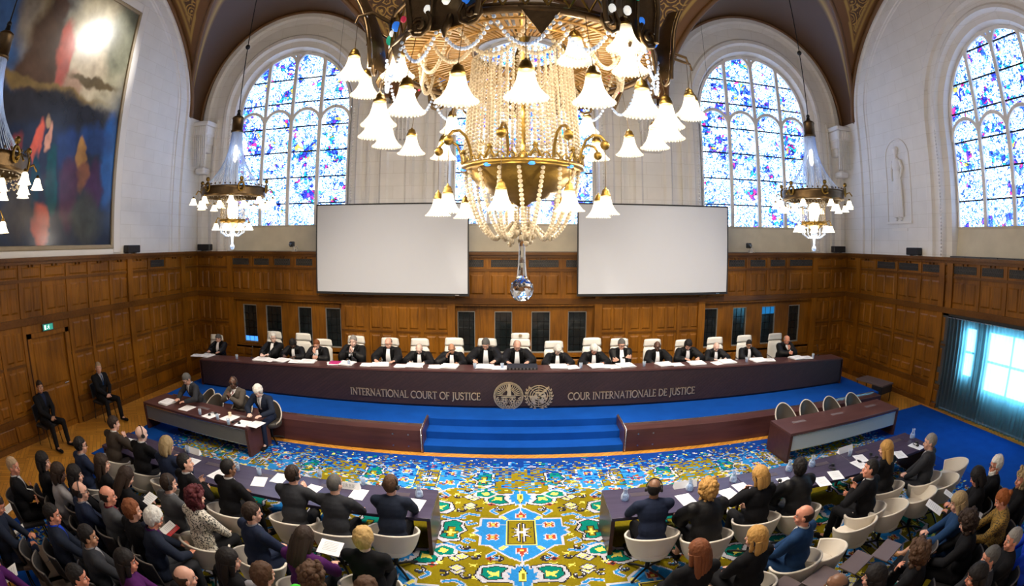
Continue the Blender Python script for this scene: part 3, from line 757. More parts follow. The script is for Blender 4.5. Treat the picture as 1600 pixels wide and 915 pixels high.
        # medallion
        draw([(0, .73), (.13, .62), (.20, .56), (.30, .46), (.30, .37), (.57, .37), (.57, .16), (.66, .10), (.60, .04), (.66, -.03), (.60, -.08), (.55, -.12), (.55, -.33), (.42, -.35), (.34, -.44), (.17, -.61), (0, -.73)], 'bl', ox, oy, True, 'wh', .014)
        for s in (1, -1):
            stroke([(.34, s * .50), (.44, s * .60), (.36, s * .66), (.30, s * .62)], .022, 'bl'); stroke([(.60, s * .46), (.76, s * .50), (.86, s * .42), (.80, s * .36)], .020, 'bl'); stroke([(.62, s * .24), (.74, s * .18), (.78, s * .26), (.70, s * .30)], .014, 'bl')
            spiral(ox, oy, .60, s * .62, .07, 2.0, -4.2 * s, 'wh', .012)
        draw([(-.19, -.31), (.19, -.31), (.19, .31), (-.19, .31)], 'ol', ox, oy, False, 'ye', .020); draw([(-.185, -.305), (.185, -.305), (.185, .305), (-.185, .305)], 'ol', ox, oy, False, 'bk', .009)
        draw([(.015, .26), (.055, .22), (.05, .10), (.075, .10), (.14, .13), (.075, .05), (.06, .02), (.13, .0), (.06, -.02), (.075, -.05), (.14, -.13), (.075, -.10), (.05, -.10), (.055, -.22), (.015, -.26), (.02, -.12), (.02, .12)], 'wh', ox, oy, True, 'bk', .005)
        draw([(-.06, .025), (.06, .025), (.06, -.025), (-.06, -.025)], 'wh', ox, oy, False)
        for cx, cy in ((.39, .20), (.39, -.13)): rosette(ox, oy, cx, cy, .082)
        for s in (1, -1):
            draw([(-.07, s * .40), (.07, s * .40), (.08, s * .54), (.045, s * .50), (0, s * .62), (-.045, s * .50), (-.08, s * .54)], 'rd', ox, oy, False, 'wh', .007)
            draw([(-.025, s * .43), (.025, s * .43), (.025, s * .48), (-.025, s * .48)], 'ye', ox, oy, False)
            draw([(.18, s * .36), (.25, s * .46), (.31, s * .42), (.24, s * .34)], 'ye', ox, oy, True, 'wh', .005)
        draw([(.20, .205), (.31, .205), (.31, .192), (.20, .192)], 'wh', ox, oy); draw([(.20, -.125), (.31, -.125), (.31, -.138), (.20, -.138)], 'wh', ox, oy)
        # palmettes above and below
        for s in (1, -1):
            b = s * 1.02
            draw([(.10, b - s * .20), (.30, b - s * .26), (.52, b - s * .20), (.58, b + s * .02), (.48, b + s * .16), (.30, b + s * .14), (.10, b + s * .16)], 'wh', ox, oy, True, 'bk', .009)
            draw([(.18, b - s * .16), (.32, b - s * .20), (.48, b - s * .15), (.50, b), (.40, b + s * .10), (.24, b + s * .07), (.26, b - s * .04)], 'gr', ox, oy, True, 'bk', .008)
            draw([(.28, b - s * .10), (.34, b - s * .06), (.44, b - s * .10), (.38, b), (.42, b + s * .05), (.33, b + s * .01), (.28, b + s * .03)], 'ye', ox, oy)
            draw([(0, b - s * .30), (.03, b - s * .20), (.07, b - s * .24), (.09, b - s * .14), (.15, b - s * .17), (.14, b - s * .06), (.20, b - s * .07), (.16, b + s * .03), (.20, b + s * .08), (.12, b + s * .12), (.10, b + s * .22), (0, b + s * .24)], 'bl', ox, oy, True, 'wh', .009)
            draw([(-.045, b - s * .06), (0, b - s * .18), (.045, b - s * .06), (.045, b + s * .13), (-.045, b + s * .13)], 'ye', ox, oy, False, 'bk', .006); draw([(-.018, b - s * .04), (.018, b - s * .04), (.018, b + s * .09), (-.018, b + s * .09)], 'ol', ox, oy, False)
            spiral(ox, oy, .66, b + s * .02, .08, .5, 4.2 * s, 'wh', .014); spiral(ox, oy, .30, b - s * .36, .07, 1.0, -4.5 * s, 'wh', .012); stroke([(.42, b + s * .24), (.58, b + s * .30), (.72, b + s * .24)], .020, 'bl')
        spiral(ox, oy, 1.24, .02, .08, 2.6, 4.2, 'wh', .014); spiral(ox, oy, .72, -.40, .06, 0, -4.2, 'wh', .012)
        for cx, cy in ((.76, .70), (.72, .98), (.76, -.62), (.80, -.88)): diamond(ox, oy, cx, cy, .105)
        for cx, cy in ((.98, .56), (.56, -.56), (1.16, .86), (.94, .82), (1.02, -.80), (.66, -.10), (1.2, .5)):
            draw([(cx - .05, cy - .03), (cx, cy), (cx + .05, cy - .04), (cx + .03, cy + .01), (cx + .06, cy + .05), (cx, cy + .03), (cx - .05, cy + .05), (cx - .02, cy + .01)], 'ye', ox, oy)
        for cx, cy in ((.40, -.66), (.44, .80), (1.30, .64)): draw([(cx - .06, cy), (cx - .02, cy + .02), (cx, cy + .05), (cx + .02, cy + .02), (cx + .06, cy), (cx + .02, cy - .02), (cx, cy - .05), (cx - .02, cy - .02)], 'bk', ox, oy, True, 'rd', .006)
        draw([(1.0, .74), (1.10, .70), (1.07, .62), (.98, .66)], 'wh', ox, oy, True, 'bk', .008)
    for ky in range(-3, 3):
        for kx in range(-6, 7):
            if (kx + ky) % 2 == 0: motif(-.28 + 1.55 * kx, 5.88 + 1.65 * ky)
    # dissolve into blue towards the bench and the side edges
    cw, ch = 2, 1
    fy = np.clip((8.42 - GY) / 1.35, 0, 1); fx = np.clip((7.35 - np.abs(GX)) / 1.2, 0, 1); keep = np.minimum(fy, fx)
    bx, by = int(.07 / cs), int(.04 / cs)
    r1 = np.kron(rng.rand(ny // by + 2, nx // bx + 2), np.ones((by, bx)))[:ny, :nx]
    r1 = np.roll(r1, 1, 1) if False else r1
    r2 = np.kron(rng.rand(ny // 2 + 2, nx // 3 + 2), np.ones((2, 3)))[:ny, :nx]
    noisef = .65 * r1 + .35 * r2
    im2 = im.copy()
    names = ['wh', 'ye', 'bl', 'ol', 'bl', 'wh', 'gr', 'db', 'bl', 'rd']
    pick = np.kron(rng.randint(0, 10, (ny // by + 2, nx // bx + 2)), np.ones((by, bx), int))[:ny, :nx].astype(int)
    pal = np.array([C_[n] for n in names], np.float32)
    fleck = (noisef > .62) & (keep < .98); im2[fleck] = pal[pick[fleck]]
    blue = noisef > (.10 + keep ** .9 * .92); blue &= keep < 1.0
    thin = (keep < .30) & (noisef > .12 + keep * 1.1)
    dbm = blue & ~((keep > .08) & (r2 > .93)); im2[dbm | thin] = P['db']
    lb = (keep < .9) & (keep > .15) & (r2 > .86) & ~dbm; im2[lb] = P['bl']
    im2[keep <= .0] = P['db']
    im2 *= (.9 + .2 * rng.rand(ny, nx, 1)).astype(np.float32)
    # mesh
    vx = x0 + np.arange(nx + 1) * cs; vy = y0 + np.arange(ny + 1) * cs
    VX, VY = np.meshgrid(vx, vy); co = np.zeros(((ny + 1) * (nx + 1), 3), np.float32); co[:, 0] = VX.ravel(); co[:, 1] = VY.ravel(); co[:, 2] = .012
    jj, ii = np.meshgrid(np.arange(ny), np.arange(nx), indexing='ij'); a = (jj * (nx + 1) + ii).ravel()
    idx = np.stack([a, a + 1, a + nx + 2, a + nx + 1], 1).astype(np.int32)
    me = bpy.data.meshes.new('patterned_carpet'); me.vertices.add(len(co)); me.vertices.foreach_set('co', co.ravel())
    nf = nx * ny; me.loops.add(nf * 4); me.polygons.add(nf); me.loops.foreach_set('vertex_index', idx.ravel())
    me.polygons.foreach_set('loop_start', np.arange(nf, dtype=np.int32) * 4)
    try: me.polygons.foreach_set('loop_total', np.full(nf, 4, np.int32))
    except Exception: pass
    me.update(calc_edges=True)
    ca = me.color_attributes.new('knots', 'FLOAT_COLOR', 'CORNER')
    col = np.ones((nf, 4, 4), np.float32); col[:, :, :3] = im2.reshape(nf, 1, 3); ca.data.foreach_set('color', col.ravel())
    m, nt, b, N = nodes('knotted_wool'); at = N('ShaderNodeAttribute', attribute_name='knots'); nt.links.new(at.outputs['Color'], b.inputs['Base Color']); b.inputs['Roughness'].default_value = .95; b.inputs['Specular IOR Level'].default_value = .1
    me.materials.append(m)
    return tag(link('patterned_carpet', me), 'large patterned carpet with mustard, blue and green ornaments fading to blue', 'carpet')
carpet()
bc = MB(); bc.bbox(7.6, 9.78, 2.0, 8.44, 0.001, .012); bc.bbox(-8.35, -7.6, 5.9, 8.44, 0.001, .012); bc.bbox(-7.6, 7.6, 2.0, 2.6, .001, .012)
tag(bc.build('blue_border_carpet', BLUEC), 'plain royal blue carpet surrounding the patterned carpet up to the curtain', 'carpet')
# ---- dais, steps, kerb
dais = thing('dais', 'raised dais with three blue carpeted steps and dark kerbs below the long bench', 'platform')
da = MB(); da.bbox(-8.45, 8.38, 9.33, 12.58, 0, .45); da.bbox(-8.45, -2.13, 8.90, 9.33, 0, .45); da.bbox(1.75, 8.38, 8.90, 9.33, 0, .45)
da.bbox(-2.1, 1.72, 8.98, 9.33, 0, .30); da.bbox(-2.1, 1.72, 8.62, 8.98, 0, .15)
da.build('carpeted_platform', BLUEC, dais)
def kerb(x0, x1, side, word):
    m = MB(); m.bbox(x0, x1, 8.60, 8.90, 0, .46); k = bevel(m.build('kerb', DESK, dais), .006)
    m = MB(); m.bbox(x0, x1, 8.885, 8.92, .44, .485); xx = x1 if side < 0 else x0
    P = [(xx - .012, 8.60, 0), (xx - .012, 8.60, .47), (xx - .012, 9.33, .62), (xx - .012, 9.33, .0)]
    m.build('silver_edge', SILVER, k)
    m = MB(); m.cur = 0
    poly = [(8.59, 0), (8.59, .47), (8.92, .50), (9.36, .50), (9.36, 0)]
    P = [(xx, y, z) for y, z in poly] + [(xx + side * -.03, y, z) for y, z in poly]
    k2 = MB(); k2.tube([(xx, 8.58, .02), (xx, 8.58, .48), (xx, 8.92, .51), (xx, 9.36, .51)], .010, 6); k2.build('silver_edge', SILVER, k)
    n = 5; m.add(P, [tuple(range(n)), tuple(range(2 * n - 1, n - 1, -1))] + [(i, (i + 1) % n, n + (i + 1) % n, n + i) for i in range(n)])
    m.build('end_plate', DESKT, k)
    for z in (.12, .36):
        for dx in (.25, .55): m = MB(); m.cone((xx + side * dx, 8.602, z), (xx + side * dx, 8.592, z), .018, .018, 8); m.build('bolt', GREYMET, k)
kerb(-8.2, -2.1, -1, 'left of the central steps'); kerb(1.72, 8.2, 1, 'right of the central steps')
# ------------------------------------------------------------------ bench
def zt(x): return 1.285 - .175 * (abs(x + .1) / 8.0) ** 2
BX0, BX1, BYF, BYB = -8.05, 7.88, 10.04, 10.56
def weave_mat():
    m, nt, b, N = nodes('woven_dark_veneer'); L = nt.links.new
    tc = N('ShaderNodeTexCoord'); sp = N('ShaderNodeSeparateXYZ'); L(tc.outputs['Object'], sp.inputs[0])
    cb = N('ShaderNodeCombineXYZ'); L(sp.outputs[0], cb.inputs[0]); L(sp.outputs[2], cb.inputs[1])
    mp = N('ShaderNodeMapping'); L(cb.outputs[0], mp.inputs[0]); mp.inputs['Rotation'].default_value = (0, 0, -.62)
    br = N('ShaderNodeTexBrick', ins={'Scale': 1.0, 'Mortar Size': .006, 'Brick Width': .24, 'Row Height': .06, 'Color1': (.030, .013, .014, 1), 'Color2': (.018, .008, .010, 1), 'Mortar': (.006, .003, .004, 1)}); L(mp.outputs[0], br.inputs['Vector'])
    nz = N('ShaderNodeTexNoise', ins={'Scale': 28., 'Detail': 3.}); L(cb.outputs[0], nz.inputs['Vector'])
    mx = N('ShaderNodeMix', data_type='RGBA', blend_type='MULTIPLY'); mx.inputs[0].default_value = .5; L(br.outputs[0], mx.inputs[6]); L(nz.outputs[0], mx.inputs[7])
    g = N('ShaderNodeMix', data_type='RGBA', blend_type='ADD'); g.inputs[0].default_value = .15; L(mx.outputs[2], g.inputs[6]); g.inputs[7].default_value = (.03, .012, .014, 1)
    L(g.outputs[2], b.inputs['Base Color']); b.inputs['Roughness'].default_value = .5
    bp = N('ShaderNodeBump', ins={'Strength': .35, 'Distance': .01}); L(br.outputs[1], bp.inputs['Height']); bp.invert = True; L(bp.outputs[0], b.inputs['Normal'])
    return m
bench = thing('judges_bench', 'very long dark wooden judges bench with brass lettering and two round emblems', 'bench', (0, 0, 0))
m = MB(); n = 64; xs = [BX0 + (BX1 - BX0) * i / n for i in range(n + 1)]
vs = []
for x in xs: vs += [(x, BYF + .02, .47), (x, BYF, .50), (x, BYF, zt(x) - .035), (x, BYF + .06, zt(x) - .035), (x, BYF + .06, .47)]
m.add(vs, [(i * 5 + k, i * 5 + 5 + k, i * 5 + 5 + (k + 1) % 5, i * 5 + (k + 1) % 5) for i in range(n) for k in range(5)])
m.build('front_panel', weave_mat(), bench)
m = MB(); vs = []
for x in xs: vs += [(x, BYF - .015, zt(x) - .035), (x, BYF - .015, zt(x)), (x, BYB, zt(x)), (x, BYB, zt(x) - .035)]
m.add(vs, [(i * 4 + k, i * 4 + 4 + k, i * 4 + 4 + (k + 1) % 4, i * 4 + (k + 1) % 4) for i in range(n) for k in range(4)] + [(0, 1, 2, 3), (n * 4 + 3, n * 4 + 2, n * 4 + 1, n * 4)])
m.build('bench_top', DESKT, bench)
for x in (BX0, BX1):
    m = MB(); m.bbox(x - .03, x + .03, BYF, BYB, .45, zt(x) - .03); m.build('end_panel', DESK, bench)
m = MB(); m.bbox(BX0, BX1, BYF + .04, BYF + .10, .45, .475); m.build('plinth', BLACK, bench)
# ---- serif capitals cut from strokes
def arc(cx, cy, rx, ry, a0, a1, n=12): return [(cx + rx * cos(radians(a0 + (a1 - a0) * i / n)), cy + ry * sin(radians(a0 + (a1 - a0) * i / n))) for i in range(n + 1)]
TK, TN = .115, .062
def serif(x, y, w=.20): return ([(x - w / 2, y), (x + w / 2, y)], .045)
GL = {
 'I': (.34, [([(.17, 0), (.17, 1)], TK), serif(.17, .02, .26), serif(.17, .98, .26)]),
 'N': (.90, [([(.15, 0), (.15, 1)], TN), ([(.13, .98), (.75, .02)], TK), ([(.75, 0), (.75, 1)], TN), serif(.15, .02), serif(.10, .98, .16), serif(.75, .98)]),
 'T': (.72, [([(.36, 0), (.36, 1)], TK), ([(.03, .965), (.69, .965)], TN), serif(.36, .02, .26), ([(.045, .98), (.045, .84)], .05), ([(.675, .98), (.675, .84)], .05)]),
 'E': (.62, [([(.15, 0), (.15, 1)], TK), ([(.15, .965), (.54, .965)], TN), ([(.15, .52), (.46, .52)], TN), ([(.15, .035), (.58, .035)], TN), ([(.53, .98), (.53, .84)], .05), ([(.46, .60), (.46, .44)], .045), ([(.57, .02), (.57, .17)], .05), serif(.12, .02, .16), serif(.12, .98, .16)]),
 'F': (.58, [([(.15, 0), (.15, 1)], TK), ([(.15, .965), (.54, .965)], TN), ([(.15, .52), (.46, .52)], TN), ([(.53, .98), (.53, .84)], .05), ([(.46, .60), (.46, .44)], .045), serif(.15, .02, .26), serif(.12, .98, .16)]),
 'R': (.76, [([(.15, 0), (.15, 1)], TK), ([(.15, .965)] + arc(.30, .74, .24, .225, 90, -90) + [(.15, .515)], .095), ([(.32, .52), (.52, .20), (.74, .0)], TK), serif(.15, .02, .26), serif(.12, .98, .16)]),
 'A': (.86, [([(.08, .0), (.43, 1)], TN), ([(.41, 1), (.76, .0)], TK), ([(.20, .34), (.64, .34)], .065), serif(.08, .02), serif(.76, .02, .24)]),
 'O': (1.0, [(arc(.5, .5, .42, .47, 0, 360, 26), .115)]),
 'L': (.60, [([(.15, 0), (.15, 1)], TK), ([(.15, .035), (.58, .035)], TN), ([(.57, .02), (.57, .18)], .05), serif(.15, .98, .26), serif(.12, .02, .16)]),
 'C': (.86, [(arc(.52, .5, .43, .47, 48, 312, 20), .115), ([(.80, .92), (.80, .74)], .05), ([(.80, .08), (.80, .24)], .05)]),
 'U': (.84, [([(.15, 1), (.15, .38)] + arc(.43, .34, .28, .31, 180, 360) + [(.71, 1)], .105), serif(.15, .98), serif(.71, .98)]),
 'J': (.40, [([(.23, 1), (.23, .02), (.16, -.14), (.04, -.22)], .12), serif(.23, .98, .26)]),
 'S': (.60, [([(.50, .86)] + arc(.30, .74, .20, .22, 50, 230, 12) + arc(.30, .27, .22, .24, 60, -140, 14) + [(.08, .14)], .105), ([(.50, .95), (.50, .78)], .045), ([(.085, .06), (.085, .24)], .045)]),
 'D': (.88, [([(.15, 0), (.15, 1)], TK), ([(.10, .965)] + arc(.34, .5, .46, .465, 90, -90, 16) + [(.10, .035)], .095)]),
 ' ': (.36, []),
 'B': (.68, [([(.15, 0), (.15, 1)], TK), ([(.15, .965)] + arc(.28, .75, .22, .215, 90, -90) + [(.15, .53)], .09), ([(.15, .53)] + arc(.30, .285, .26, .25, 90, -90) + [(.15, .035)], .09)]),
}
def word(mb, text, x, z, h, P, length=None, th=.018):
    """P(u, w, d): point of the plate, u along, w up, d towards the reader"""
    adv = sum(GL[c][0] for c in text); k = (length / adv) if length else h
    for c in text:
        w, st = GL[c]
        for pts, wd in st:
            q = [(x + a * k, z + b * h) for a, b in pts]
            L_, R_ = [], []
            for i, (a, b) in enumerate(q):
                p0, p1 = q[max(i - 1, 0)], q[min(i + 1, len(q) - 1)]; dx, dz = p1[0] - p0[0], p1[1] - p0[1]; l = hypot(dx, dz) + 1e-9
                nx_, nz_ = -dz / l * wd * h / 2, dx / l * wd * h / 2
                L_.append((a + nx_, b + nz_)); R_.append((a - nx_, b - nz_))
            n = len(q); vs = [P(a, b, th) for a, b in L_] + [P(a, b, th) for a, b in R_] + [P(a, b, 0) for a, b in L_] + [P(a, b, 0) for a, b in R_]
            fs = []
            for i in range(n - 1): fs += [(i, i + 1, n + i + 1, n + i), (i, 2 * n + i, 2 * n + i + 1, i + 1), (n + i, n + i + 1, 3 * n + i + 1, 3 * n + i)]
            fs += [(0, n, 3 * n, 2 * n), (n - 1, 3 * n - 1, 4 * n - 1, 2 * n - 1)]
            mb.add(vs, fs)
        x += w * k
PB = lambda u, w, d: V((u, BYF - .002 - d, w))
def lettering(text, x0, x1, z):
    mb = MB(); word(mb, text, x0, z, .165, PB, x1 - x0); o = mb.build('lettering', BRASSL, bench); o['label'] = 'brass serif lettering reading ' + text.lower()
lettering('INTERNATIONAL COURT OF JUSTICE', -3.93, -1.07, .635)
lettering('COUR INTERNATIONALE DE JUSTICE', .76, 3.62, .635)
def plate(mb, poly, cx, cz, d0=.0, d1=.02):
    n = len(poly); vs = [PB(cx + a, cz + b, d1) for a, b in poly] + [PB(cx + a, cz + b, d0) for a, b in poly]
    mb.add(vs, [tuple(range(n))] + [(i, n + i, n + (i + 1) % n, (i + 1) % n) for i in range(n)])
def ringp(mb, cx, cz, r0, r1, d1=.02, n=48, a0=0, a1=360):
    for i in range(n):
        a, b = radians(a0 + (a1 - a0) * i / n), radians(a0 + (a1 - a0) * (i + 1) / n)
        plate(mb, [(r0 * cos(a), r0 * sin(a)), (r1 * cos(a), r1 * sin(a)), (r1 * cos(b), r1 * sin(b)), (r0 * cos(b), r0 * sin(b))], cx, cz, 0, d1)
def rad(mb, cx, cz, a, r0, r1, w, d1=.02):
    a = radians(a); c, s = cos(a), sin(a); plate(mb, [(r0 * c - w * s, r0 * s + w * c), (r0 * c + w * s, r0 * s - w * c), (r1 * c + w * s, r1 * s - w * c), (r1 * c - w * s, r1 * s + w * c)], cx, cz, 0, d1)
# emblem with globe in olive branches
mb = MB(); cx, cz = .15, .735
for r in (.235, .185, .135, .085): ringp(mb, cx, cz, r - .007, r + .007)
for k in range(8): rad(mb, cx, cz, k * 45, .03, .235, .005)
rnd2 = random.Random(3)
def blob(px, pz, rx, rz, n=11, rot=0): 
    p = []
    for i in range(n):
        a = 2 * pi * i / n; q = .75 + .45 * rnd2.random(); x, z = rx * q * cos(a), rz * q * sin(a); p.append((px + x * cos(rot) - z * sin(rot), pz + x * sin(rot) + z * cos(rot)))
    plate(mb, p, cx, cz, 0, .024)
for q in ((.055, .05, .075, .035, 13, .5), (.10, .01, .05, .05, 11, 0), (-.06, -.02, .05, .045, 11, 0), (-.12, -.08, .035, .05, 9, .7), (-.15, -.02, .04, .03, 9, 0), (.06, -.09, .045, .075, 11, .2), (.13, .12, .04, .035, 9, 0), (-.03, .08, .045, .02, 9, 0), (.02, -.04, .04, .03, 9, 0), (-.09, -.15, .03, .05, 9, .5), (.15, -.06, .03, .03, 9, 0), (.17, .16, .03, .02, 7, .3)): blob(*q)
for s in (-1, 1):
    for k in range(9):
        a = -78 + k * 14.5; r = .272 + .010 * (k % 2); x, z = r * cos(radians(a)), r * sin(radians(a)); t = radians(a + 90)
        for off in (-.45, .45):
            tt = t + off; l, w = .062, .012
            p = [(0, 0), (l * .5, w), (l, 0), (l * .5, -w)]
            pts = [(x + u * cos(tt) - v * sin(tt), z + u * sin(tt) + v * cos(tt)) for u, v in p]
            plate(mb, [(s * u, v) for u, v in (pts if s > 0 else pts[::-1])], cx, cz, 0, .022)
    ringp(mb, cx, cz, .268, .276, n=20, a0=-85 if s > 0 else 225, a1=45 if s > 0 else 265 if False else 135 if s < 0 else 45)
    rad(mb, cx + s * .05, cz - .27, -90 + s * 55, 0, .08, .008)
o = mb.build('emblem', BRASSL, bench); o['label'] = 'brass emblem of a globe between olive branches'
# round seal with standing figure over two hemispheres
mb = MB(); cx, cz = -.485, .735
for r0, r1 in ((.298, .312), (.278, .286), (.262, .268)): ringp(mb, cx, cz, r0, r1)
for k in range(60): rad(mb, cx, cz, k * 6, .286, .298, .003)
for k in range(17): rad(mb, cx, cz, 6 + k * 10.5, .15, .255, .0075)
ringp(mb, cx, cz, .13, .142, n=24, a0=0, a1=180)
plate(mb, [(-.145, -.004), (.145, -.004), (.145, .012), (-.145, .012)], cx, cz); plate(mb, [(-.155, -.035), (.155, -.035), (.155, -.02), (-.155, -.02)], cx, cz)
plate(mb, [(-.04, .01), (.06, .01), (.055, .08), (.04, .14), (.055, .20), (.03, .245), (.0, .245), (-.02, .20), (-.035, .14), (-.02, .08)], cx, cz, 0, .03)
plate(mb, [(-.02, .24), (.0, .275), (.03, .275), (.04, .24)], cx, cz, 0, .03)
plate(mb, [(.05, .16), (.11, .12), (.12, .135), (.055, .19)], cx, cz); plate(mb, [(-.03, .17), (-.09, .10), (-.08, .09), (-.02, .15)], cx, cz)
for sx in (-.085, .085):
    ringp(mb, cx + sx, cz - .115, .072, .080, n=28); 
    for q in range(5):
        r3 = .028; a = q * 72 + sx * 300; px_, pz_ = sx + .04 * cos(radians(a)), -.115 + .04 * sin(radians(a))
        plate(mb, [(px_ + r3 * (.6 + .5 * rnd2.random()) * cos(t * 2 * pi / 8), pz_ + r3 * (.6 + .5 * rnd2.random()) * sin(t * 2 * pi / 8)) for t in range(8)], cx, cz, 0, .022)
for k in range(26):
    a = 188 + k * 6.6; r = .235 + (.012 if k % 2 else -.012)
    plate(mb, [(r * cos(radians(a)) + .017 * cos(t * pi / 3), r * sin(radians(a)) + .017 * sin(t * pi / 3)) for t in range(6)], cx, cz)
o = mb.build('emblem', BRASSL, bench); o['label'] = 'brass round seal with standing figure over two globes'
# ------------------------------------------------------------------ desks and tables
FROST = mat('frosted_panel', (.34, .38, .42), .35, var=.04)
FROSTD = mat('grey_mesh_panel', (.12, .12, .12), .45, var=.05)
def desk(label, cx, cy, ln, dp, h, rz, panel, flaps=3):
    d = thing('side_desk', label, 'desk', (cx, cy, .012), rz)
    m = MB(); m.bbox(-ln / 2, ln / 2, -dp / 2, dp / 2, h - .05, h); bevel(m.build('desk_top', DESKT, d), .006)
    for s in (-1, 1):
        m = MB(); m.bbox(s * ln / 2 - (.06 if s > 0 else 0), s * ln / 2 + (.06 if s < 0 else 0), -dp / 2, dp / 2, 0, h - .05); m.build('end_panel', DESK, d)
    m = MB(); m.bbox(-ln / 2 + .07, ln / 2 - .07, -dp / 2 + .02, -dp / 2 + .035, h - .36, h - .065); o = m.build('modesty_panel', panel, d)
    m = MB()
    for a, b, c_, e in ((-ln / 2 + .07, ln / 2 - .07, h - .37, h - .36), (-ln / 2 + .07, ln / 2 - .07, h - .068, h - .056), (-ln / 2 + .06, -ln / 2 + .072, h - .37, h - .056), (ln / 2 - .072, ln / 2 - .06, h - .37, h - .056)): m.bbox(a, b, -dp / 2 + .012, -dp / 2 + .03, c_, e)
    m.build('panel_edge', SILVER, o)
    for k in range(flaps):
        x = -ln / 2 + ln * (k + .5) / flaps
        m = MB(); m.bbox(x - .16, x + .16, .05, .15, h - .002, h + .003); bevel(m.build('cable_flap', TABLET, d), .002)
    return d
desk('dark registry desk with grey front panel, left below the bench', -6.66, 8.0, 3.02, .78, .60, -.09, FROSTD)
desk('dark side desk with pale front panel, right before four empty chairs', 6.03, 7.62, 3.06, .78, .60, .035, FROST)
def table(label, x0, x1, y0, y1, h, group, endl, endr, rz=0):
    cx, cy = (x0 + x1) / 2, (y0 + y1) / 2; ln, dp = x1 - x0, y1 - y0
    d = thing('conference_table', label, 'table', (cx, cy, .012), rz, group)
    m = MB(); m.bbox(-ln / 2, ln / 2, -dp / 2, dp / 2, h - .05, h); bevel(m.build('table_top', TABLE, d), .006)
    for s, on in ((-1, endl), (1, endr)):
        m = MB(); w = .05; m.bbox(s * ln / 2 - (w if s > 0 else 0), s * ln / 2 + (w if s < 0 else 0), -dp / 2 + .02, dp / 2, 0, h - .05) if on else m.bbox(s * (ln / 2 - .1) - .02, s * (ln / 2 - .1) + .02, dp / 2 - .1, dp / 2 - .06, 0, h - .05)
        m.build('end_panel' if on else 'leg', DESK, d)
    m = MB(); m.bbox(-ln / 2 + .05, ln / 2 - .05, dp / 2 - .05, dp / 2 - .03, .10, h - .05); m.build('modesty_panel', DESK, d)
    for k in range(2):
        x = -ln / 4 + ln * k / 2; m = MB(); m.bbox(x - .14, x + .14, .14, .24, h - .002, h + .003); bevel(m.build('cable_flap', mat('flap_dark', (.06, .045, .06), .4) if 'flap_dark' not in bpy.data.materials else bpy.data.materials['flap_dark'], d), .002)
    return d
g = 'long dark conference tables'
table('dark long table segment left of the aisle, next to the aisle', -3.4, -1.4, 5.22, 6.0, .61, g, False, True)
table('dark long table segment, middle one of the left three', -5.4, -3.405, 5.24, 6.02, .61, g, False, False)
table('dark long table segment at the outer left end by the parquet', -7.2, -5.405, 5.34, 6.12, .61, g, True, False, -.03)
table('dark long table segment right of the aisle, next to the aisle', .8, 2.8, 5.20, 5.98, .61, g, True, False)
table('dark long table segment, middle one of the right three', 2.805, 4.8, 5.22, 6.0, .61, g, False, False)
table('dark long table segment at the outer right end by the blue carpet', 4.805, 6.62, 5.3, 6.08, .61, g, False, True, .02)
# little dark table beside the dais
t = thing('side_table', 'small dark side table on thin legs beside the right dais end', 'table', (8.86, 9.62, 0), .18)
m = MB(); m.bbox(-.26, .26, -.5, .5, .46, .50); m.build('table_top', TABLET, t)
m = MB(); m.bbox(-.24, .24, -.49, -.1, .26, .46); m.build('drawer_box', BLACK, t)
for sx in (-1, 1):
    for sy in (-1, 1):
        m = MB(); m.cone((sx * .23, sy * .46, .46), (sx * .23, sy * .46, 0), .014, .012, 8); m.build('leg', BLKMET, t)
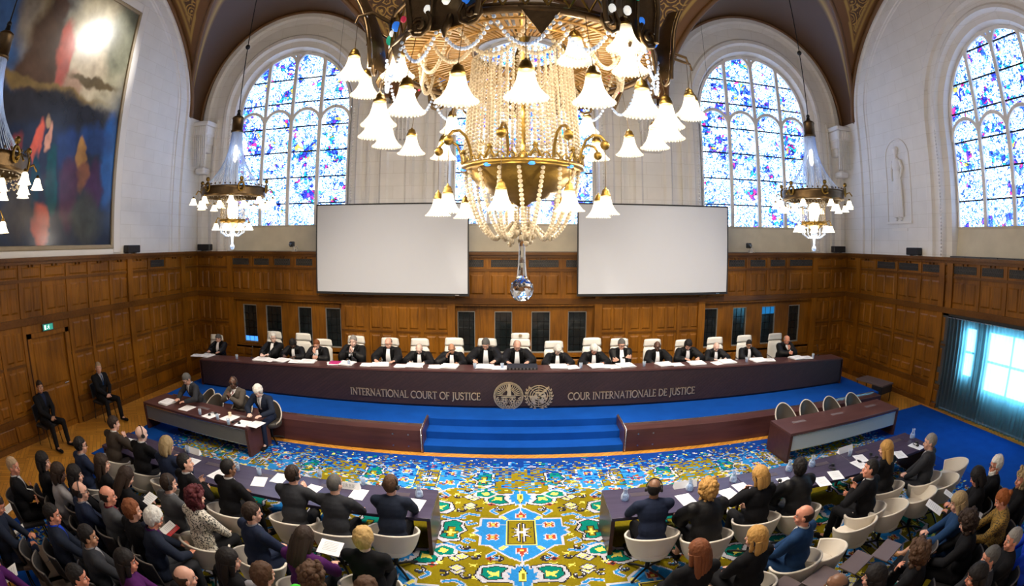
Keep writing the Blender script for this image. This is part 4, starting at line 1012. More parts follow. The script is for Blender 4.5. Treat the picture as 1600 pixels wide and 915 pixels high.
# ------------------------------------------------------------------ chairs
def shell(rimf, r0, r1x, r1y, zb, tmax, th, n=28, k=8):
    m = MB(); vs_o, vs_i = [], []
    for off, arr in ((0, vs_o), (-th, vs_i)):
        for j in range(k + 1):
            v = j / k
            for i in range(n + 1):
                t = -tmax + 2 * tmax * i / n; h = rimf(t); s = r0 + (1 - r0) * v ** .55
                arr.append(((r1x * s + off) * sin(t), -(r1y * s + off) * cos(t), zb + (h - zb) * v + (.012 if off and j == 0 else 0)))
    N_ = n + 1
    fo = [(j * N_ + i, j * N_ + i + 1, (j + 1) * N_ + i + 1, (j + 1) * N_ + i) for j in range(k) for i in range(n)]
    m.add(vs_o, fo, True); m.add(vs_i, [f[::-1] for f in fo], True)
    return m, vs_o, vs_i, N_, k
def make_shell_chair(name, rimf, mats_, r1x=.315, r1y=.30, zb=.33, legs='splay', seatmat=None, rimmat=None, tmax=2.25):
    c = thing(name, '', 'chair')
    m, vo, vi, N_, k = shell(rimf, .62, r1x, r1y, zb, tmax, .028)
    m.build('shell', mats_, c)
    m = MB(); e = [((V(a) + V(b)) / 2) for a, b in zip(vo[-N_:], vi[-N_:])]
    left = [((V(vo[j * N_]) + V(vi[j * N_])) / 2) for j in range(k, -1, -1)]; right = [((V(vo[j * N_ + N_ - 1]) + V(vi[j * N_ + N_ - 1])) / 2) for j in range(k, -1, -1)]
    m.tube(list(reversed(left)) + e[1:-1] + right, .016, 6); m.build('rim', rimmat or mats_, c)
    m = MB(); m.lathe([(0, zb - .005), (.20, zb - .005), (.235, zb + .02), (.25, zb + .06), (.245, zb + .10), (.21, zb + .12), (0, zb + .125)], n=24, sy=.98); m.build('seat', seatmat or mats_, c)
    if legs == 'splay':
        for sx in (-1, 1):
            for sy in (-1, 1):
                m = MB(); m.cone((sx * .11, sy * .10, zb), (sx * .25, sy * .24, 0), .016, .011, 8); m.build('leg', BLKMET, c)
    else:
        m = MB(); m.cone((0, 0, .08), (0, 0, zb), .03, .03, 10); m.build('column', BLKMET, c)
        m = MB()
        for q in range(4): a = q * pi / 2 + .7; m.tube([(0, 0, .09), (.16 * cos(a), .16 * sin(a), .06), (.28 * cos(a), .28 * sin(a), .02)], .016, 6); m.ball((.28 * cos(a), .28 * sin(a), .018), .018, 6)
        m.build('star_base', BLKMET, c)
    return c
tub0 = make_shell_chair('tub_chair', lambda t: .575 + .135 * max(0, cos(t * .72)) ** 1.5, [CREAM], r1x=.33, legs='star')
taupe0 = make_shell_chair('shell_chair', lambda t: .44 + .34 * max(0, cos(t * .66)) ** 2.2, [TAUPE], r1x=.27, r1y=.26, rimmat=TAUPER, legs='star')
used = set()
def place(proto, x, y, rz, label, group, z=.012):
    if id(proto) not in used: used.add(id(proto)); o = proto
    else: o = copy_tree(proto)
    o.location = (x, y, z); o.rotation_euler = (0, 0, rz); o['label'] = label; o['group'] = group
    return o
# judges' chairs
def make_judge_chair():
    c = thing('judge_armchair', '', 'chair')
    def pad(w0, w1, z0, z1, th, yb, bow, n=10, k=8):
        m = MB()
        for side in (1, -1):
            m.grid(lambda u, v: ((u - .5) * 2 * (w0 + (w1 - w0) * v) / 2 * (1 if abs(v - .5) < .42 else .93), yb + side * th / 2 * (1 - (2 * u - 1) ** 4) * (1 - (2 * v - 1) ** 8) + bow * (2 * u - 1) ** 2, z0 + (z1 - z0) * v), n, k)
        return m
    pad(.46, .47, .42, 1.06, .09, -.24, .05).build('backrest', WHITEL, c, weld=True)
    pad(.47, .42, 1.065, 1.27, .085, -.255, .045).build('headrest', WHITEL, c, weld=True)
    m = MB(); m.bevbox((0, 0, .43), (.48, .46, .10), .04); m.build('seat', WHITEL, c)
    for s in (-1, 1):
        m = MB(); m.tube([(s * .22, -.22, .66), (s * .27, -.1, .66), (s * .27, .12, .65), (s * .25, .16, .44)], .014, 6); m.build('armrest', GREYMET, c)
    m = MB(); m.cone((0, 0, .08), (0, 0, .38), .03, .03, 10)
    for q in range(5): a = q * 2 * pi / 5; m.tube([(0, 0, .09), (.28 * cos(a), .28 * sin(a), .03)], .018, 6)
    m.build('pedestal', GREYMET, c)
    return c
jch0 = make_judge_chair()
# ------------------------------------------------------------------ projection screens
def screen(x0, x1, label):
    y = 12.30; z0, z1 = 2.63, 4.93
    s = thing('projection_screen', label, 'screen', ((x0 + x1) / 2, y, z0), 0, 'large white projection screens'); w = (x1 - x0) / 2; h = z1 - z0
    m = MB(); m.bbox(-w + .03, w - .03, -.006, .006, .03, h - .03); m.build('screen_fabric', SCREEN, s)
    m = MB(); m.bbox(-w, w, -.012, .012, h - .035, h); m.bbox(-w, -w + .035, -.012, .012, 0, h); m.bbox(w - .035, w, -.012, .012, 0, h); m.bbox(-w, w, -.02, .02, -.03, .03); m.build('black_border', BLACK, s)
    m = MB(); m.bbox(w - .35, w - .25, -.025, -.02, -.015, .005); m.build('maker_plate', SILVER, s)
    for k in (-1, 1):
        m = MB(); m.cone((k * w * .8, .02, h), (k * w * .8, .02, Sz((x0 + x1) / 2 + k * w * .8) - z0 + .01), .004, .004, 5); m.build('suspension_cable', BLKMET, s)
screen(-5.56, -1.485, 'large white projection screen on the left of the chandelier')
screen(1.20, 5.33, 'large white projection screen on the right of the chandelier')
# ------------------------------------------------------------------ things on the ledge
def speaker(x, y, rz, label):
    s = thing('loudspeaker', label, 'speaker', (x, y, 3.69), rz, 'black loudspeakers on the ledge')
    m = MB(); m.bevbox((0, 0, .115), (.50, .20, .19), .015); m.build('cabinet', BLACK, s)
    m = MB(); m.bbox(-.23, .23, -.108, -.101, .035, .195); m.build('grille_cloth', DKFAB, s)
    for q in (-.12, .12): m = MB(); m.bbox(q - .02, q + .02, -.06, .06, 0, .022); m.build('foot', SILVER, s)
speaker(-9.70, 12.82, 0, 'black loudspeaker on the back ledge in the left corner')
speaker(9.68, 12.82, 0, 'black loudspeaker on the back ledge in the right corner')
speaker(-9.98, 9.62, pi / 2, 'black loudspeaker on the ledge right of the painting')
speaker(9.98, 9.5, -pi / 2, 'black loudspeaker on the ledge below the relief niche')
def ptz(x, label, s_=1):
    p = thing('ptz_camera', label, 'camera', (x, 12.76, 3.69), 0)
    m = MB(); m.bbox(-.05, .05, -.05, .05, 0, .06); m.cone((0, 0, .06), (0, 0, .14), .03, .025, 8); m.build('mount', mat('mount_grey', (.5, .48, .45), .5) if 'mount_grey' not in bpy.data.materials else bpy.data.materials['mount_grey'], p)
    m = MB(); m.bevbox((-.06 * s_, 0, .20), (.12, .16, .15), .02); m.cone((-.06 * s_, -.08, .2), (-.06 * s_, -.14, .19), .045, .04, 12); m.build('camera_head', BLACK, p)
    m = MB(); m.ball((-.06 * s_, -.14, .19), .03, 8); m.build('lens', WATER, p)
    m = MB(); m.tube([(.02, .02, .1), (.08, .02, .14), (.14, 0, .03), (.1, -.03, .0)], .006, 5); m.build('cable', SILVER, p)
ptz(-6.45, 'small black and white camera on the ledge left of the left screen')
ptz(6.28, 'small black and white camera on the ledge right of the right screen', 1)
m = MB()
for c in BAYS: m.bbox(c - 1.9, c + 1.9, 12.84, 13.15, 3.665, 3.70)
tag(m.build('trim_7', mat('dark_slate', (.10, .085, .075), .6)), kind='structure')
m = MB()
for k in range(7): m.bbox(10.0, 10.35, 4.2 + k * .56, 4.2 + k * .56 + .53, 3.67, 3.72)
tag(m.build('trim_8', mat('dark_slate2', (.05, .05, .055), .6)), kind='structure')
# ------------------------------------------------------------------ curtain and window behind
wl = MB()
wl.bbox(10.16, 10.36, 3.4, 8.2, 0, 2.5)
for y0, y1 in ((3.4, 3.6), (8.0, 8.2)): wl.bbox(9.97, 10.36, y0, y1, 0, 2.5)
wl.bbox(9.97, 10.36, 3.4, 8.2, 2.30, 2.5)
tag(wl.build('trim_9', mat('dim_recess_plaster', (.06, .06, .06), .9)), kind='structure')  # shade put into the plaster colour, keeps pane glow off the lower curtain
for i, (a, b, z0) in enumerate(((7.0, 7.36, .95), (4.15, 6.55, .75))):
    m = MB(); m.bbox(10.12, 10.15, a, b, z0, 2.12)
    nn = max(1, int((b - a) / .6)); 
    f = MB()
    for k in range(nn + 1): y = a + (b - a) * k / nn; f.bbox(10.09, 10.14, y - .025, y + .025, z0, 2.12)
    for z in (z0, (z0 + 2.1) / 2, 2.1): f.bbox(10.09, 10.14, a - .03, b + .03, z - .025, z + .025)
    o = tag(f.build('window_%d' % (17 + i), PLASTER), kind='structure')
    m.build('daylit_pane', emis('daylight_pane_%d' % i, (.45, .78, 1.0), 11.0), o)
def curtain_mat():
    m, nt, b, N = nodes('sheer_grey_curtain'); L = nt.links.new
    b.inputs['Base Color'].default_value = (.085, .075, .065, 1); b.inputs['Roughness'].default_value = .85
    tl = N('ShaderNodeBsdfTranslucent'); tl.inputs[0].default_value = (.16, .42, .52, 1); tr = N('ShaderNodeBsdfTransparent'); tr.inputs[0].default_value = (.6, .8, .9, 1)
    a = N('ShaderNodeMixShader'); a.inputs[0].default_value = .60; L(b.outputs[0], a.inputs[1]); L(tl.outputs[0], a.inputs[2])
    c = N('ShaderNodeMixShader'); c.inputs[0].default_value = .14; L(a.outputs[0], c.inputs[1]); L(tr.outputs[0], c.inputs[2]); L(c.outputs[0], nt.nodes['Material Output'].inputs[0])
    return m
cu = thing('curtain', 'tall pleated grey curtain glowing blue before the right window', 'curtain', (9.93, 5.8, 0))
m = MB()
def cw(u, v):
    y = -2.17 + 4.36 * u; a = sin(u * 2 * pi * 34) * .028 + sin(u * 2 * pi * 9 + 1) * .014
    return (a * (.7 + .5 * (1 - v)), y, .03 + 2.25 * v)
m.grid(cw, 340, 10); m.build('pleated_cloth', curtain_mat(), cu)
m = MB(); m.cone((0, -2.19, 2.27), (0, 2.19, 2.27), .012, .012, 8); m.build('curtain_rail', GREYMET, cu)
# ------------------------------------------------------------------ painting
def painting():
    y0, y1, z0, z1 = 3.2, 8.82, 3.92, 9.84
    p = thing('wall_painting', 'huge dark painting with blue, brown and red patches in the tall stone arch', 'painting', (-10.06, 0, 0))
    nx, nz = 240, 250; U, Z = np.meshgrid(np.linspace(0, 1, nx), np.linspace(0, 1, nz))   # U: 0 = near end, 1 = end by the corner
    rng = np.random.RandomState(11)
    def fbm(sc, seed):
        r = np.random.RandomState(seed); out = np.zeros_like(U); amp = 1; tot = 0
        for o in range(4):
            n = int(sc * 2 ** o) + 2; g_ = r.rand(n + 1, n + 1); x = U * (n - 1); y = Z * (n - 1); i = x.astype(int); j = y.astype(int); fx = x - i; fy = y - j; fx = fx * fx * (3 - 2 * fx); fy = fy * fy * (3 - 2 * fy)
            out += amp * ((g_[j, i] * (1 - fx) + g_[j, i + 1] * fx) * (1 - fy) + (g_[j + 1, i] * (1 - fx) + g_[j + 1, i + 1] * fx) * fy); tot += amp; amp *= .55
        return out / tot
    n1, n2, n3 = fbm(9, 1), fbm(11, 2), fbm(22, 3)
    UW = U + (n1 - .5) * .07; ZW = Z + (n2 - .5) * .07
    im = np.zeros((nz, nx, 3)); 
    def mixm(mask, col): im[:] = im * (1 - mask[..., None]) + np.array(col) * mask[..., None]
    def sm(a, b, x): t = np.clip((x - a) / (b - a), 0, 1); return t * t * (3 - 2 * t)
    def ell(cx, cy, rx, ry, soft=.35): d = np.sqrt(((UW - cx) / rx) ** 2 + ((ZW - cy) / ry) ** 2); return 1 - sm(1 - soft, 1 + soft, d)
    im[:] = (.010, .016, .035)
    mixm(sm(.50, .58, ZW), (.05, .06, .07)); mixm(ell(.22, .78, .16, .26) * .9, (.03, .08, .20)); mixm(ell(.36, .86, .10, .22) * .7, (.20, .15, .07))
    mixm(ell(.80, .80, .24, .28) * .9, (.30, .26, .17)); mixm(ell(.74, .70, .12, .14) * .8, (.34, .28, .20)); mixm(ell(.93, .86, .10, .2) * .7, (.07, .085, .06))
    mixm(ell(.47, .70, .10, .17, .25), (.045, .026, .017)); mixm(ell(.44, .58, .13, .07, .25), (.05, .028, .018)); mixm(ell(.49, .87, .05, .06, .3), (.04, .024, .018))
    mixm(ell(.58, .72, .045, .10, .3), (.30, .055, .035)); mixm(ell(.59, .62, .035, .07, .3), (.22, .05, .04)); mixm(ell(.67, .60, .06, .06) * .8, (.22, .13, .09))
    mixm(ell(.50, .555, .34, .022, .4), (.12, .08, .03)); mixm(ell(.80, .63, .16, .022, .3), (.07, .05, .025)); mixm(ell(.66, .48, .30, .075, .25), (.010, .011, .016)); mixm(ell(.30, .47, .2, .06, .3), (.015, .016, .022))
    mixm(ell(.97, .34, .06, .17) * .95, (.008, .075, .27)); mixm(ell(.86, .40, .10, .06) * .6, (.01, .04, .15)); mixm(ell(.68, .36, .06, .08) * .7, (.01, .03, .12))
    mixm(ell(.52, .35, .028, .075, .2), (.50, .08, .04)); mixm(ell(.575, .37, .016, .05, .25), (.42, .20, .13)); mixm(ell(.555, .425, .014, .022, .3), (.30, .19, .10)); mixm(ell(.61, .22, .035, .12, .2), (.0, .05, .055)); mixm(ell(.53, .22, .025, .12, .2), (.0, .03, .05))
    mixm(ell(.555, .07, .045, .075, .2), (.34, .06, .035)); mixm(ell(.775, .33, .032, .065, .2), (.26, .13, .035)); mixm(ell(.80, .25, .04, .06, .25), (.16, .06, .03)); mixm(ell(.41, .30, .035, .085, .2), (.13, .02, .02)); mixm(ell(.72, .18, .06, .13, .3), (.055, .015, .04)); mixm(ell(.88, .22, .05, .10, .3), (.04, .012, .05))
    mixm(ell(.44, .12, .09, .10) * .9, (.045, .038, .032)); mixm(ell(.84, .10, .10, .09) * .9, (.035, .04, .035))
    im *= (.9 + 1.1 * n3)[..., None]; im = np.clip(im, 0, .9)
    vs = [(.0, y0 + (y1 - y0) * i / (nx - 1), z0 + (z1 - z0) * j / (nz - 1)) for j in range(nz) for i in range(nx)]
    m = MB(); m.add(vs, [(j * nx + i, j * nx + i + 1, (j + 1) * nx + i + 1, (j + 1) * nx + i) for j in range(nz - 1) for i in range(nx - 1)])
    pm, nt, b, N = nodes('varnished_canvas'); at = N('ShaderNodeAttribute', attribute_name='pigment'); nt.links.new(at.outputs['Color'], b.inputs['Base Color']); b.inputs['Roughness'].default_value = .20
    nz_ = N('ShaderNodeTexNoise', ins={'Scale': 40.}); bp = N('ShaderNodeBump', ins={'Strength': .06, 'Distance': .005}); nt.links.new(nz_.outputs[0], bp.inputs['Height']); nt.links.new(bp.outputs[0], b.inputs['Normal'])
    me = m.mesh('canvas', [pm]); ca = me.color_attributes.new('pigment', 'FLOAT_COLOR', 'POINT'); col = np.ones((nx * nz, 4), np.float32); col[:, :3] = im.reshape(-1, 3); ca.data.foreach_set('color', col.ravel())
    link('canvas', me, p)
    m = MB(); fr = .10
    for a, b_, c_, e in ((y0 - fr, y0, z0 - fr, z1 + fr), (y1, y1 + fr, z0 - fr, z1 + fr), (y0, y1, z0 - fr, z0), (y0, y1, z1, z1 + fr)): m.bbox(-.03, .05, a, b_, c_, e)
    bevel(m.build('frame', mat('gilt_oak_frame', (.34, .27, .17), .5), p), .02)
    m = MB()
    for a, b_, c_, e in ((y0 - .36, y0 - fr, z0 - .2, z1 + .36), (y1 + fr, y1 + .36, z0 - .2, z1 + .36), (y0 - fr, y1 + fr, z1 + fr, z1 + .36), (y0 - fr, y1 + fr, z0 - .24, z0 - fr)): m.bbox(-.06, .03, a, b_, c_, e)
    bevel(m.build('stone_surround', PLASTER, p), .02)
painting()
# ------------------------------------------------------------------ relief in the right wall
rl = thing('stone_relief', 'shallow arched stone relief with a standing draped figure, right wall', 'relief', (10.10, 10.22, 4.6))
m = MB(); 
pts = [(0, -.52, 0), (0, -.52, 1.75)] + [(0, -.52 * cos(pi * i / 16), 1.75 + .52 * sin(pi * i / 16)) for i in range(1, 16)] + [(0, .52, 1.75), (0, .52, 0)]
m.tube(pts, .028, 6); m.bbox(-.05, .0, -.55, .55, -.06, .0); m.build('arched_border', PLASTER, rl)
m = MB()
sc = (.35, 1, 1)
m.ball((-.02, .02, 1.92), .11, 12, (.6, .85, 1.15)); m.ball((-.02, .02, 1.98), .13, 12, (.45, 1, .7)); m.cone((-.02, .02, 1.84), (-.02, .02, 1.72), .05, .06, 8)
m.ball((-.02, .02, 1.55), .22, 12, (.35, .9, 1.0)); m.ball((-.02, .03, 1.25), .18, 12, (.35, .95, 1.3)); m.ball((-.02, .02, .95), .22, 12, (.35, .95, 1.3))
m.tube([(-.02, -.14, 1.66), (-.03, -.24, 1.45), (-.05, -.16, 1.2)], [.06, .05, .035], 8); m.tube([(-.02, .18, 1.66), (-.02, .27, 1.4), (-.02, .26, 1.12)], [.06, .05, .035], 8)
for k in range(9):
    y = -.16 + .04 * k; m.tube([(-.03, y * .7, 1.2), (-.05, y, .8), (-.03, y * 1.25 + .02, .12)], [.03, .045, .04], 6)
m.ball((-.02, -.1, .06), .08, 8, (.6, .8, .6)); m.ball((-.02, .12, .06), .08, 8, (.6, .8, .6))
m.build('draped_figure', PLASTER, rl)
m = MB(); m.bbox(-.012, 0, -.35, .35, -.26, -.18); m.build('inscription_band', PLASTER, rl)
# ------------------------------------------------------------------ chandeliers
def shade_mat(name, zt_, zb_, s0, s1):
    m, nt, b, N = nodes(name); L = nt.links.new
    tc = N('ShaderNodeTexCoord'); sp = N('ShaderNodeSeparateXYZ'); L(tc.outputs['Object'], sp.inputs[0])
    mr = N('ShaderNodeMapRange', ins={'From Min': zt_, 'From Max': zt_ + (zb_ - zt_) * .38, 'To Min': s0, 'To Max': s1}); mr.interpolation_type = 'SMOOTHSTEP'; L(sp.outputs[2], mr.inputs[0])
    m2 = N('ShaderNodeMapRange', ins={'From Min': zt_ + (zb_ - zt_) * .80, 'From Max': zb_, 'To Min': 1.0, 'To Max': .42}); L(sp.outputs[2], m2.inputs[0])
    mu = N('ShaderNodeMath', operation='MULTIPLY'); L(mr.outputs[0], mu.inputs[0]); L(m2.outputs[0], mu.inputs[1])
    b.inputs['Base Color'].default_value = (.14, .12, .09, 1); b.inputs['Emission Color'].default_value = (1.0, .84, .58, 1); L(mu.outputs[0], b.inputs['Emission Strength']); b.inputs['Roughness'].default_value = .25
    tr = N('ShaderNodeBsdfTransparent'); tr.inputs[0].default_value = (1, .93, .82, 1); mx = N('ShaderNodeMixShader'); mx.inputs[0].default_value = .5; L(b.outputs[0], mx.inputs[1]); L(tr.outputs[0], mx.inputs[2]); L(mx.outputs[0], nt.nodes['Material Output'].inputs[0])
    m.cycles.emission_sampling = 'NONE'
    return m
SH_BIG = shade_mat('lit_ribbed_glass_bell', -.09, -.36, .5, 2.3)
def bell_mesh(D, h, mt):
    m = MB(); r = D / 2; prof = []
    for i in range(11):
        t = i / 10; rr = r * (.36 + .20 * t + .44 * t ** 3.2); prof.append((rr, -.27 * h - h * .73 * t))
    n = 30; vs = []
    for k, (rr, z) in enumerate(prof):
        for i in range(n):
            a = 2 * pi * i / n; q = rr * (1 + .012 * cos(a * 15)); vs.append((q * cos(a), q * sin(a), z))
    m.add(vs, [(k * n + i, k * n + (i + 1) % n, (k + 1) * n + (i + 1) % n, (k + 1) * n + i) for k in range(10) for i in range(n)], True)
    for i in range(30):
        a = 2 * pi * i / 30; m.ball((r * cos(a), r * sin(a), -h - .004), .010 * D / .4, 4)
    return m.mesh('glass_bell', [mt])
def cap_mesh(D, h):
    m = MB(); k = D / .4
    m.lathe([(.008, .02), (.018 * k, .0), (.042 * k, -.01), (.058 * k, -.035), (.060 * k, -.055), (.070 * k, -.06), (.072 * k, -.075), (.078 * k, -.08), (.078 * k, -.105 * h / .36), (.068 * k, -.11 * h / .36)], n=16)
    return m.mesh('brass_cap', [BRASS])
BELL, CAPM = bell_mesh(.39, .36, SH_BIG), cap_mesh(.39, .36)
SH_LOW = shade_mat('lit_ribbed_glass_bell_small', -.07, -.29, .5, 2.3)
BELL2, CAPM2 = bell_mesh(.31, .29, SH_LOW), cap_mesh(.31, .29)
def lampshade(parent, p, ztop, bell, cap, power, lab=None, off=None):
    o = link('lamp_shade', bell, parent, p); c = link('shade_cap', cap, o, (0, 0, 0))
    m = MB(); top = V((0, 0, ztop - p[2])) + (V(off) if off is not None else V((0, 0, 0))); m.cone((0, 0, .0), top, .004, .004, 5); m.build('hanging_cord', BRASSD, o)
    if power: lamp('POINT', 'bulb', (0, 0, -.24), power, WARM, .05, parent=o)
    return o
SLATM = mat('gilded_dark_slats', (.20, .105, .022), .42, metal=.5, var=.5, scale=9)
main = thing('main_chandelier', 'huge brass and crystal chandelier with glass bell shades hanging in mid hall', 'chandelier', (-.30, 6.0, 0))
# rim rings, jewelled openwork band
RB = 1.66
m = MB(); 
for z, r, w in ((6.17, RB, .045), (6.24, RB - .01, .02), (6.62, RB, .04)): m.tube([(r * cos(2 * pi * i / 72), r * sin(2 * pi * i / 72), z) for i in range(72)], w, 8, closed=True)
m.tube([(.62 * cos(2 * pi * i / 40), .62 * sin(2 * pi * i / 40), 6.36) for i in range(40)], .03, 6, closed=True)
m.build('main_ring', BRASSD, main)
m = MB()
for i in range(48):
    a0, a1 = 2 * pi * i / 48, 2 * pi * (i + 1) / 48
    for za, zb in ((6.22, 6.60), (6.60, 6.22)): m.cone((RB * cos(a0), RB * sin(a0), za), (RB * cos(a1), RB * sin(a1), zb), .014, .014, 5, cap=False)
m.build('openwork_band', BRASS, main)
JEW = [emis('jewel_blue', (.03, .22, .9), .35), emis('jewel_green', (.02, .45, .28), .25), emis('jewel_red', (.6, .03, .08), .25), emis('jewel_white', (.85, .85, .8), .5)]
def jewel(p, r, sc, ci, par):
    m = MB(); m.ball((0, 0, 0), r, 8, sc); return m.build('jewel', JEW[ci], par, p)
for i in range(48):
    a = 2 * pi * i / 48; jewel(((RB + .01) * cos(a), (RB + .01) * sin(a), 6.41), .035 if i % 2 else .055, (1, 1, 1.25), (0, 3, 1, 3, 0, 2)[i % 6], main)
m = MB()
for i in range(96):
    a = 2 * pi * i / 96; c, s = cos(a), sin(a); w = .009 + .007 * (i % 2)
    m.add([((.64 * c - w * s), (.64 * s + w * c), 6.33), ((.64 * c + w * s), (.64 * s - w * c), 6.33), ((1.64 * c + w * 1.8 * s), (1.64 * s - w * 1.8 * c), 6.22), ((1.64 * c - w * 1.8 * s), (1.64 * s + w * 1.8 * c), 6.22),
           ((.64 * c - w * s), (.64 * s + w * c), 6.35), ((.64 * c + w * s), (.64 * s - w * c), 6.35), ((1.64 * c + w * 1.8 * s), (1.64 * s - w * 1.8 * c), 6.24), ((1.64 * c - w * 1.8 * s), (1.64 * s + w * 1.8 * c), 6.24)], [(3, 2, 1, 0), (4, 5, 6, 7), (0, 1, 5, 4), (2, 3, 7, 6), (1, 2, 6, 5), (3, 0, 4, 7)])
for r in (.95, 1.28): m.tube([(r * cos(2 * pi * i / 60), r * sin(2 * pi * i / 60), 6.33 - .11 * (r - .64)) for i in range(60)], .02, 6, closed=True)
m.build('radial_slats', SLATM, main)
# leaf shaped ornaments with jewels and curved arms
for k in range(6):
    a = radians(-115 + 60 * k); R = Matrix.Rotation(a, 3, 'Z')
    m = MB()
    # curled leaf plate rising from the ring
    def leaf(u, v):
        w = .46 * (1 - .55 * abs(v - .35) - .25 * v * v) * (1 - .2 * v); x = (u - .5) * 2 * w
        return R @ V((RB + .06 + .34 * v ** 2 + .10 * (2 * u - 1) ** 2, x, 6.02 + 1.15 * v))
    m.grid(leaf, 12, 14)
    for s in (-1, 1):
        m.tube([R @ V((RB + .10 + .34 * v ** 2 + .10, s * .46 * (1 - .55 * abs(v - .35) - .25 * v * v) * (1 - .2 * v), 6.02 + 1.15 * v)) for v in [i / 12 for i in range(13)]], .028, 6)
        m.tube([R @ V((RB + .12 + .30 * v ** 2, s * .20 * (1 - .5 * v), 6.06 + 1.0 * v)) for v in [i / 10 for i in range(11)]], .018, 6)
        sp = [(.30 + .16 * (1 - t / 14) * cos(t * .75 + 2.2), .16 * (1 - t / 14) * sin(t * .75 + 2.2)) for t in range(15)]
        m.tube([R @ V((RB + .16, s * x, 6.08 + z)) for x, z in sp], .022, 6)
    m.tube([R @ V((RB + .02 + .02, 0, 6.15)), R @ V((RB + .16, 0, 5.95)), R @ V((RB + .14, 0, 5.88))], [.05, .035, .012], 6)
    o = m.build('leaf_ornament', BRASSD, main, weld=False)
    m = MB()
    for (x, z, r, ci) in ((0, 6.30, .045, 3), (-.22, 6.25, .04, 3), (.22, 6.25, .04, 0), (0, 6.62, .05, 0), (0, 6.95, .04, 3), (-.14, 6.5, .03, 2), (.14, 6.5, .03, 1)):
        v = (z - 6.02) / 1.15; jewel(R @ V((RB + .13 + .34 * v ** 2, x, z)), r, (1, 1, 1.3), ci, o)
# diamond pendants under the band between ornaments
for k in range(6):
    a = radians(-85 + 60 * k); c, s = cos(a), sin(a); m = MB()
    T = lambda x, z: V((RB * c - x * s, RB * s + x * c, z))
    m.add([T(-.22, 6.18), T(.22, 6.18), T(0, 5.90), T(-.22, 6.20) + V((c, s, 0)) * .03, T(.22, 6.20) + V((c, s, 0)) * .03, T(0, 5.88) + V((c, s, 0)) * .03], [(0, 1, 2), (5, 4, 3), (0, 2, 5, 3), (1, 4, 5, 2)])
    o = m.build('pendant_plate', BRASSD, main)
    m = MB()
    for x, z, ci in ((0, 6.08, 3), (-.1, 6.14, 2), (.1, 6.14, 0), (0, 5.97, 3)): jewel(T(x, z), .022, (1.2, 1.2, 1.5), ci, o)
# central stem
m = MB(); m.lathe([(.05, 6.9), (.12, 6.6), (.06, 6.45), (.10, 6.30), (.14, 6.1), (.06, 5.9), (.05, 5.6), (.08, 5.5), (.05, 5.4), (.05, 5.15), (.09, 5.10), (.06, 5.02), (.07, 4.98), (.10, 4.96), (.08, 4.90), (.12, 4.80)], n=16)
m.cone((0, 0, 6.9), (0, 0, 11.77), .035, .035, 8)
for k in range(6):
    a = 2 * pi * k / 6; m.tube([(1.6 * cos(a), 1.6 * sin(a), 6.6), (1.0 * cos(a), 1.0 * sin(a), 7.3), (.2 * cos(a), .2 * sin(a), 7.9), (.03 * cos(a), .03 * sin(a), 8.2)], .03, 6)
m.build('central_stem', BRASS, main)
# bead curtain
def bead(m, p, r): m.ball(p, r, 6)
m = MB()
for i in range(54):
    a = 2 * pi * i / 54; n = 29
    for k in range(n):
        t = k / (n - 1); r = .62 + .09 * t; z = 6.20 - 1.30 * t
        bead(m, (r * cos(a), r * sin(a), z), .0235)
for i in range(20):
    a = 2 * pi * (i + .5) / 20
    for k in range(24): t = k / 23; bead(m, (.40 * cos(a), .40 * sin(a), 6.15 - 1.2 * t), .021)
o = tag(m.build('bead_curtain', CRYSTAL, main), kind='stuff')
# bead swags below the main ring
def swag(m, p0, p1, sag, r, n):
    p0, p1 = V(p0), V(p1)
    for k in range(n + 1):
        t = k / n; bead(m, p0.lerp(p1, t) - V((0, 0, sag * 4 * t * (1 - t))), r)
for k in range(18):
    a0, a1 = 2 * pi * (k - .1) / 18, 2 * pi * (k + 1.6) / 18; m = MB()
    swag(m, (1.30 * cos(a0), 1.30 * sin(a0), 6.20), (1.30 * cos(a1), 1.30 * sin(a1), 6.20), .34, .026, 24)
    m.build('bead_swag', CRYSTAL, main)
for k in range(18):
    a0, a1 = 2 * pi * k / 18, 2 * pi * (k + 1) / 18; m = MB()
    swag(m, (1.70 * cos(a0), 1.70 * sin(a0), 6.08), (1.70 * cos(a1), 1.70 * sin(a1), 6.08), .30, .022, 18)
    m.build('bead_swag', CRYSTALB, main)
# lower crown and bowl
m = MB()
m.lathe([(.66, 4.86), (.74, 4.86), (.75, 4.80), (.70, 4.79), (.66, 4.77), (.60, 4.70), (.48, 4.58), (.30, 4.48), (.12, 4.43), (.03, 4.36), (.0, 4.30)], n=48)
m.build('brass_bowl', BRASS, main)
m = MB()
for i in range(36):
    a = 2 * pi * i / 36; c, s = cos(a), sin(a)
    m.tube([(.73 * c - .05 * s * q, .73 * s + .05 * c * q, 4.87 + .06 * (1 - q * q)) for q in (-1, -.6, 0, .6, 1)], .011, 5)
    if i % 4 == 0: m.ball((.74 * c, .74 * s, 5.0), .035, 6); m.tube([(.74 * c - .07 * s * q, .74 * s + .07 * c * q, 4.87 + .12 * (1 - abs(q))) for q in (-1, -.5, 0, .5, 1)], .014, 5)
m.build('pierced_crown', BRASS, main)
for i in range(9):
    a = radians(-83 + 40 * i); jewel((.72 * cos(a), .72 * sin(a), 4.80), .045, (1, 1, .5), 0, main)
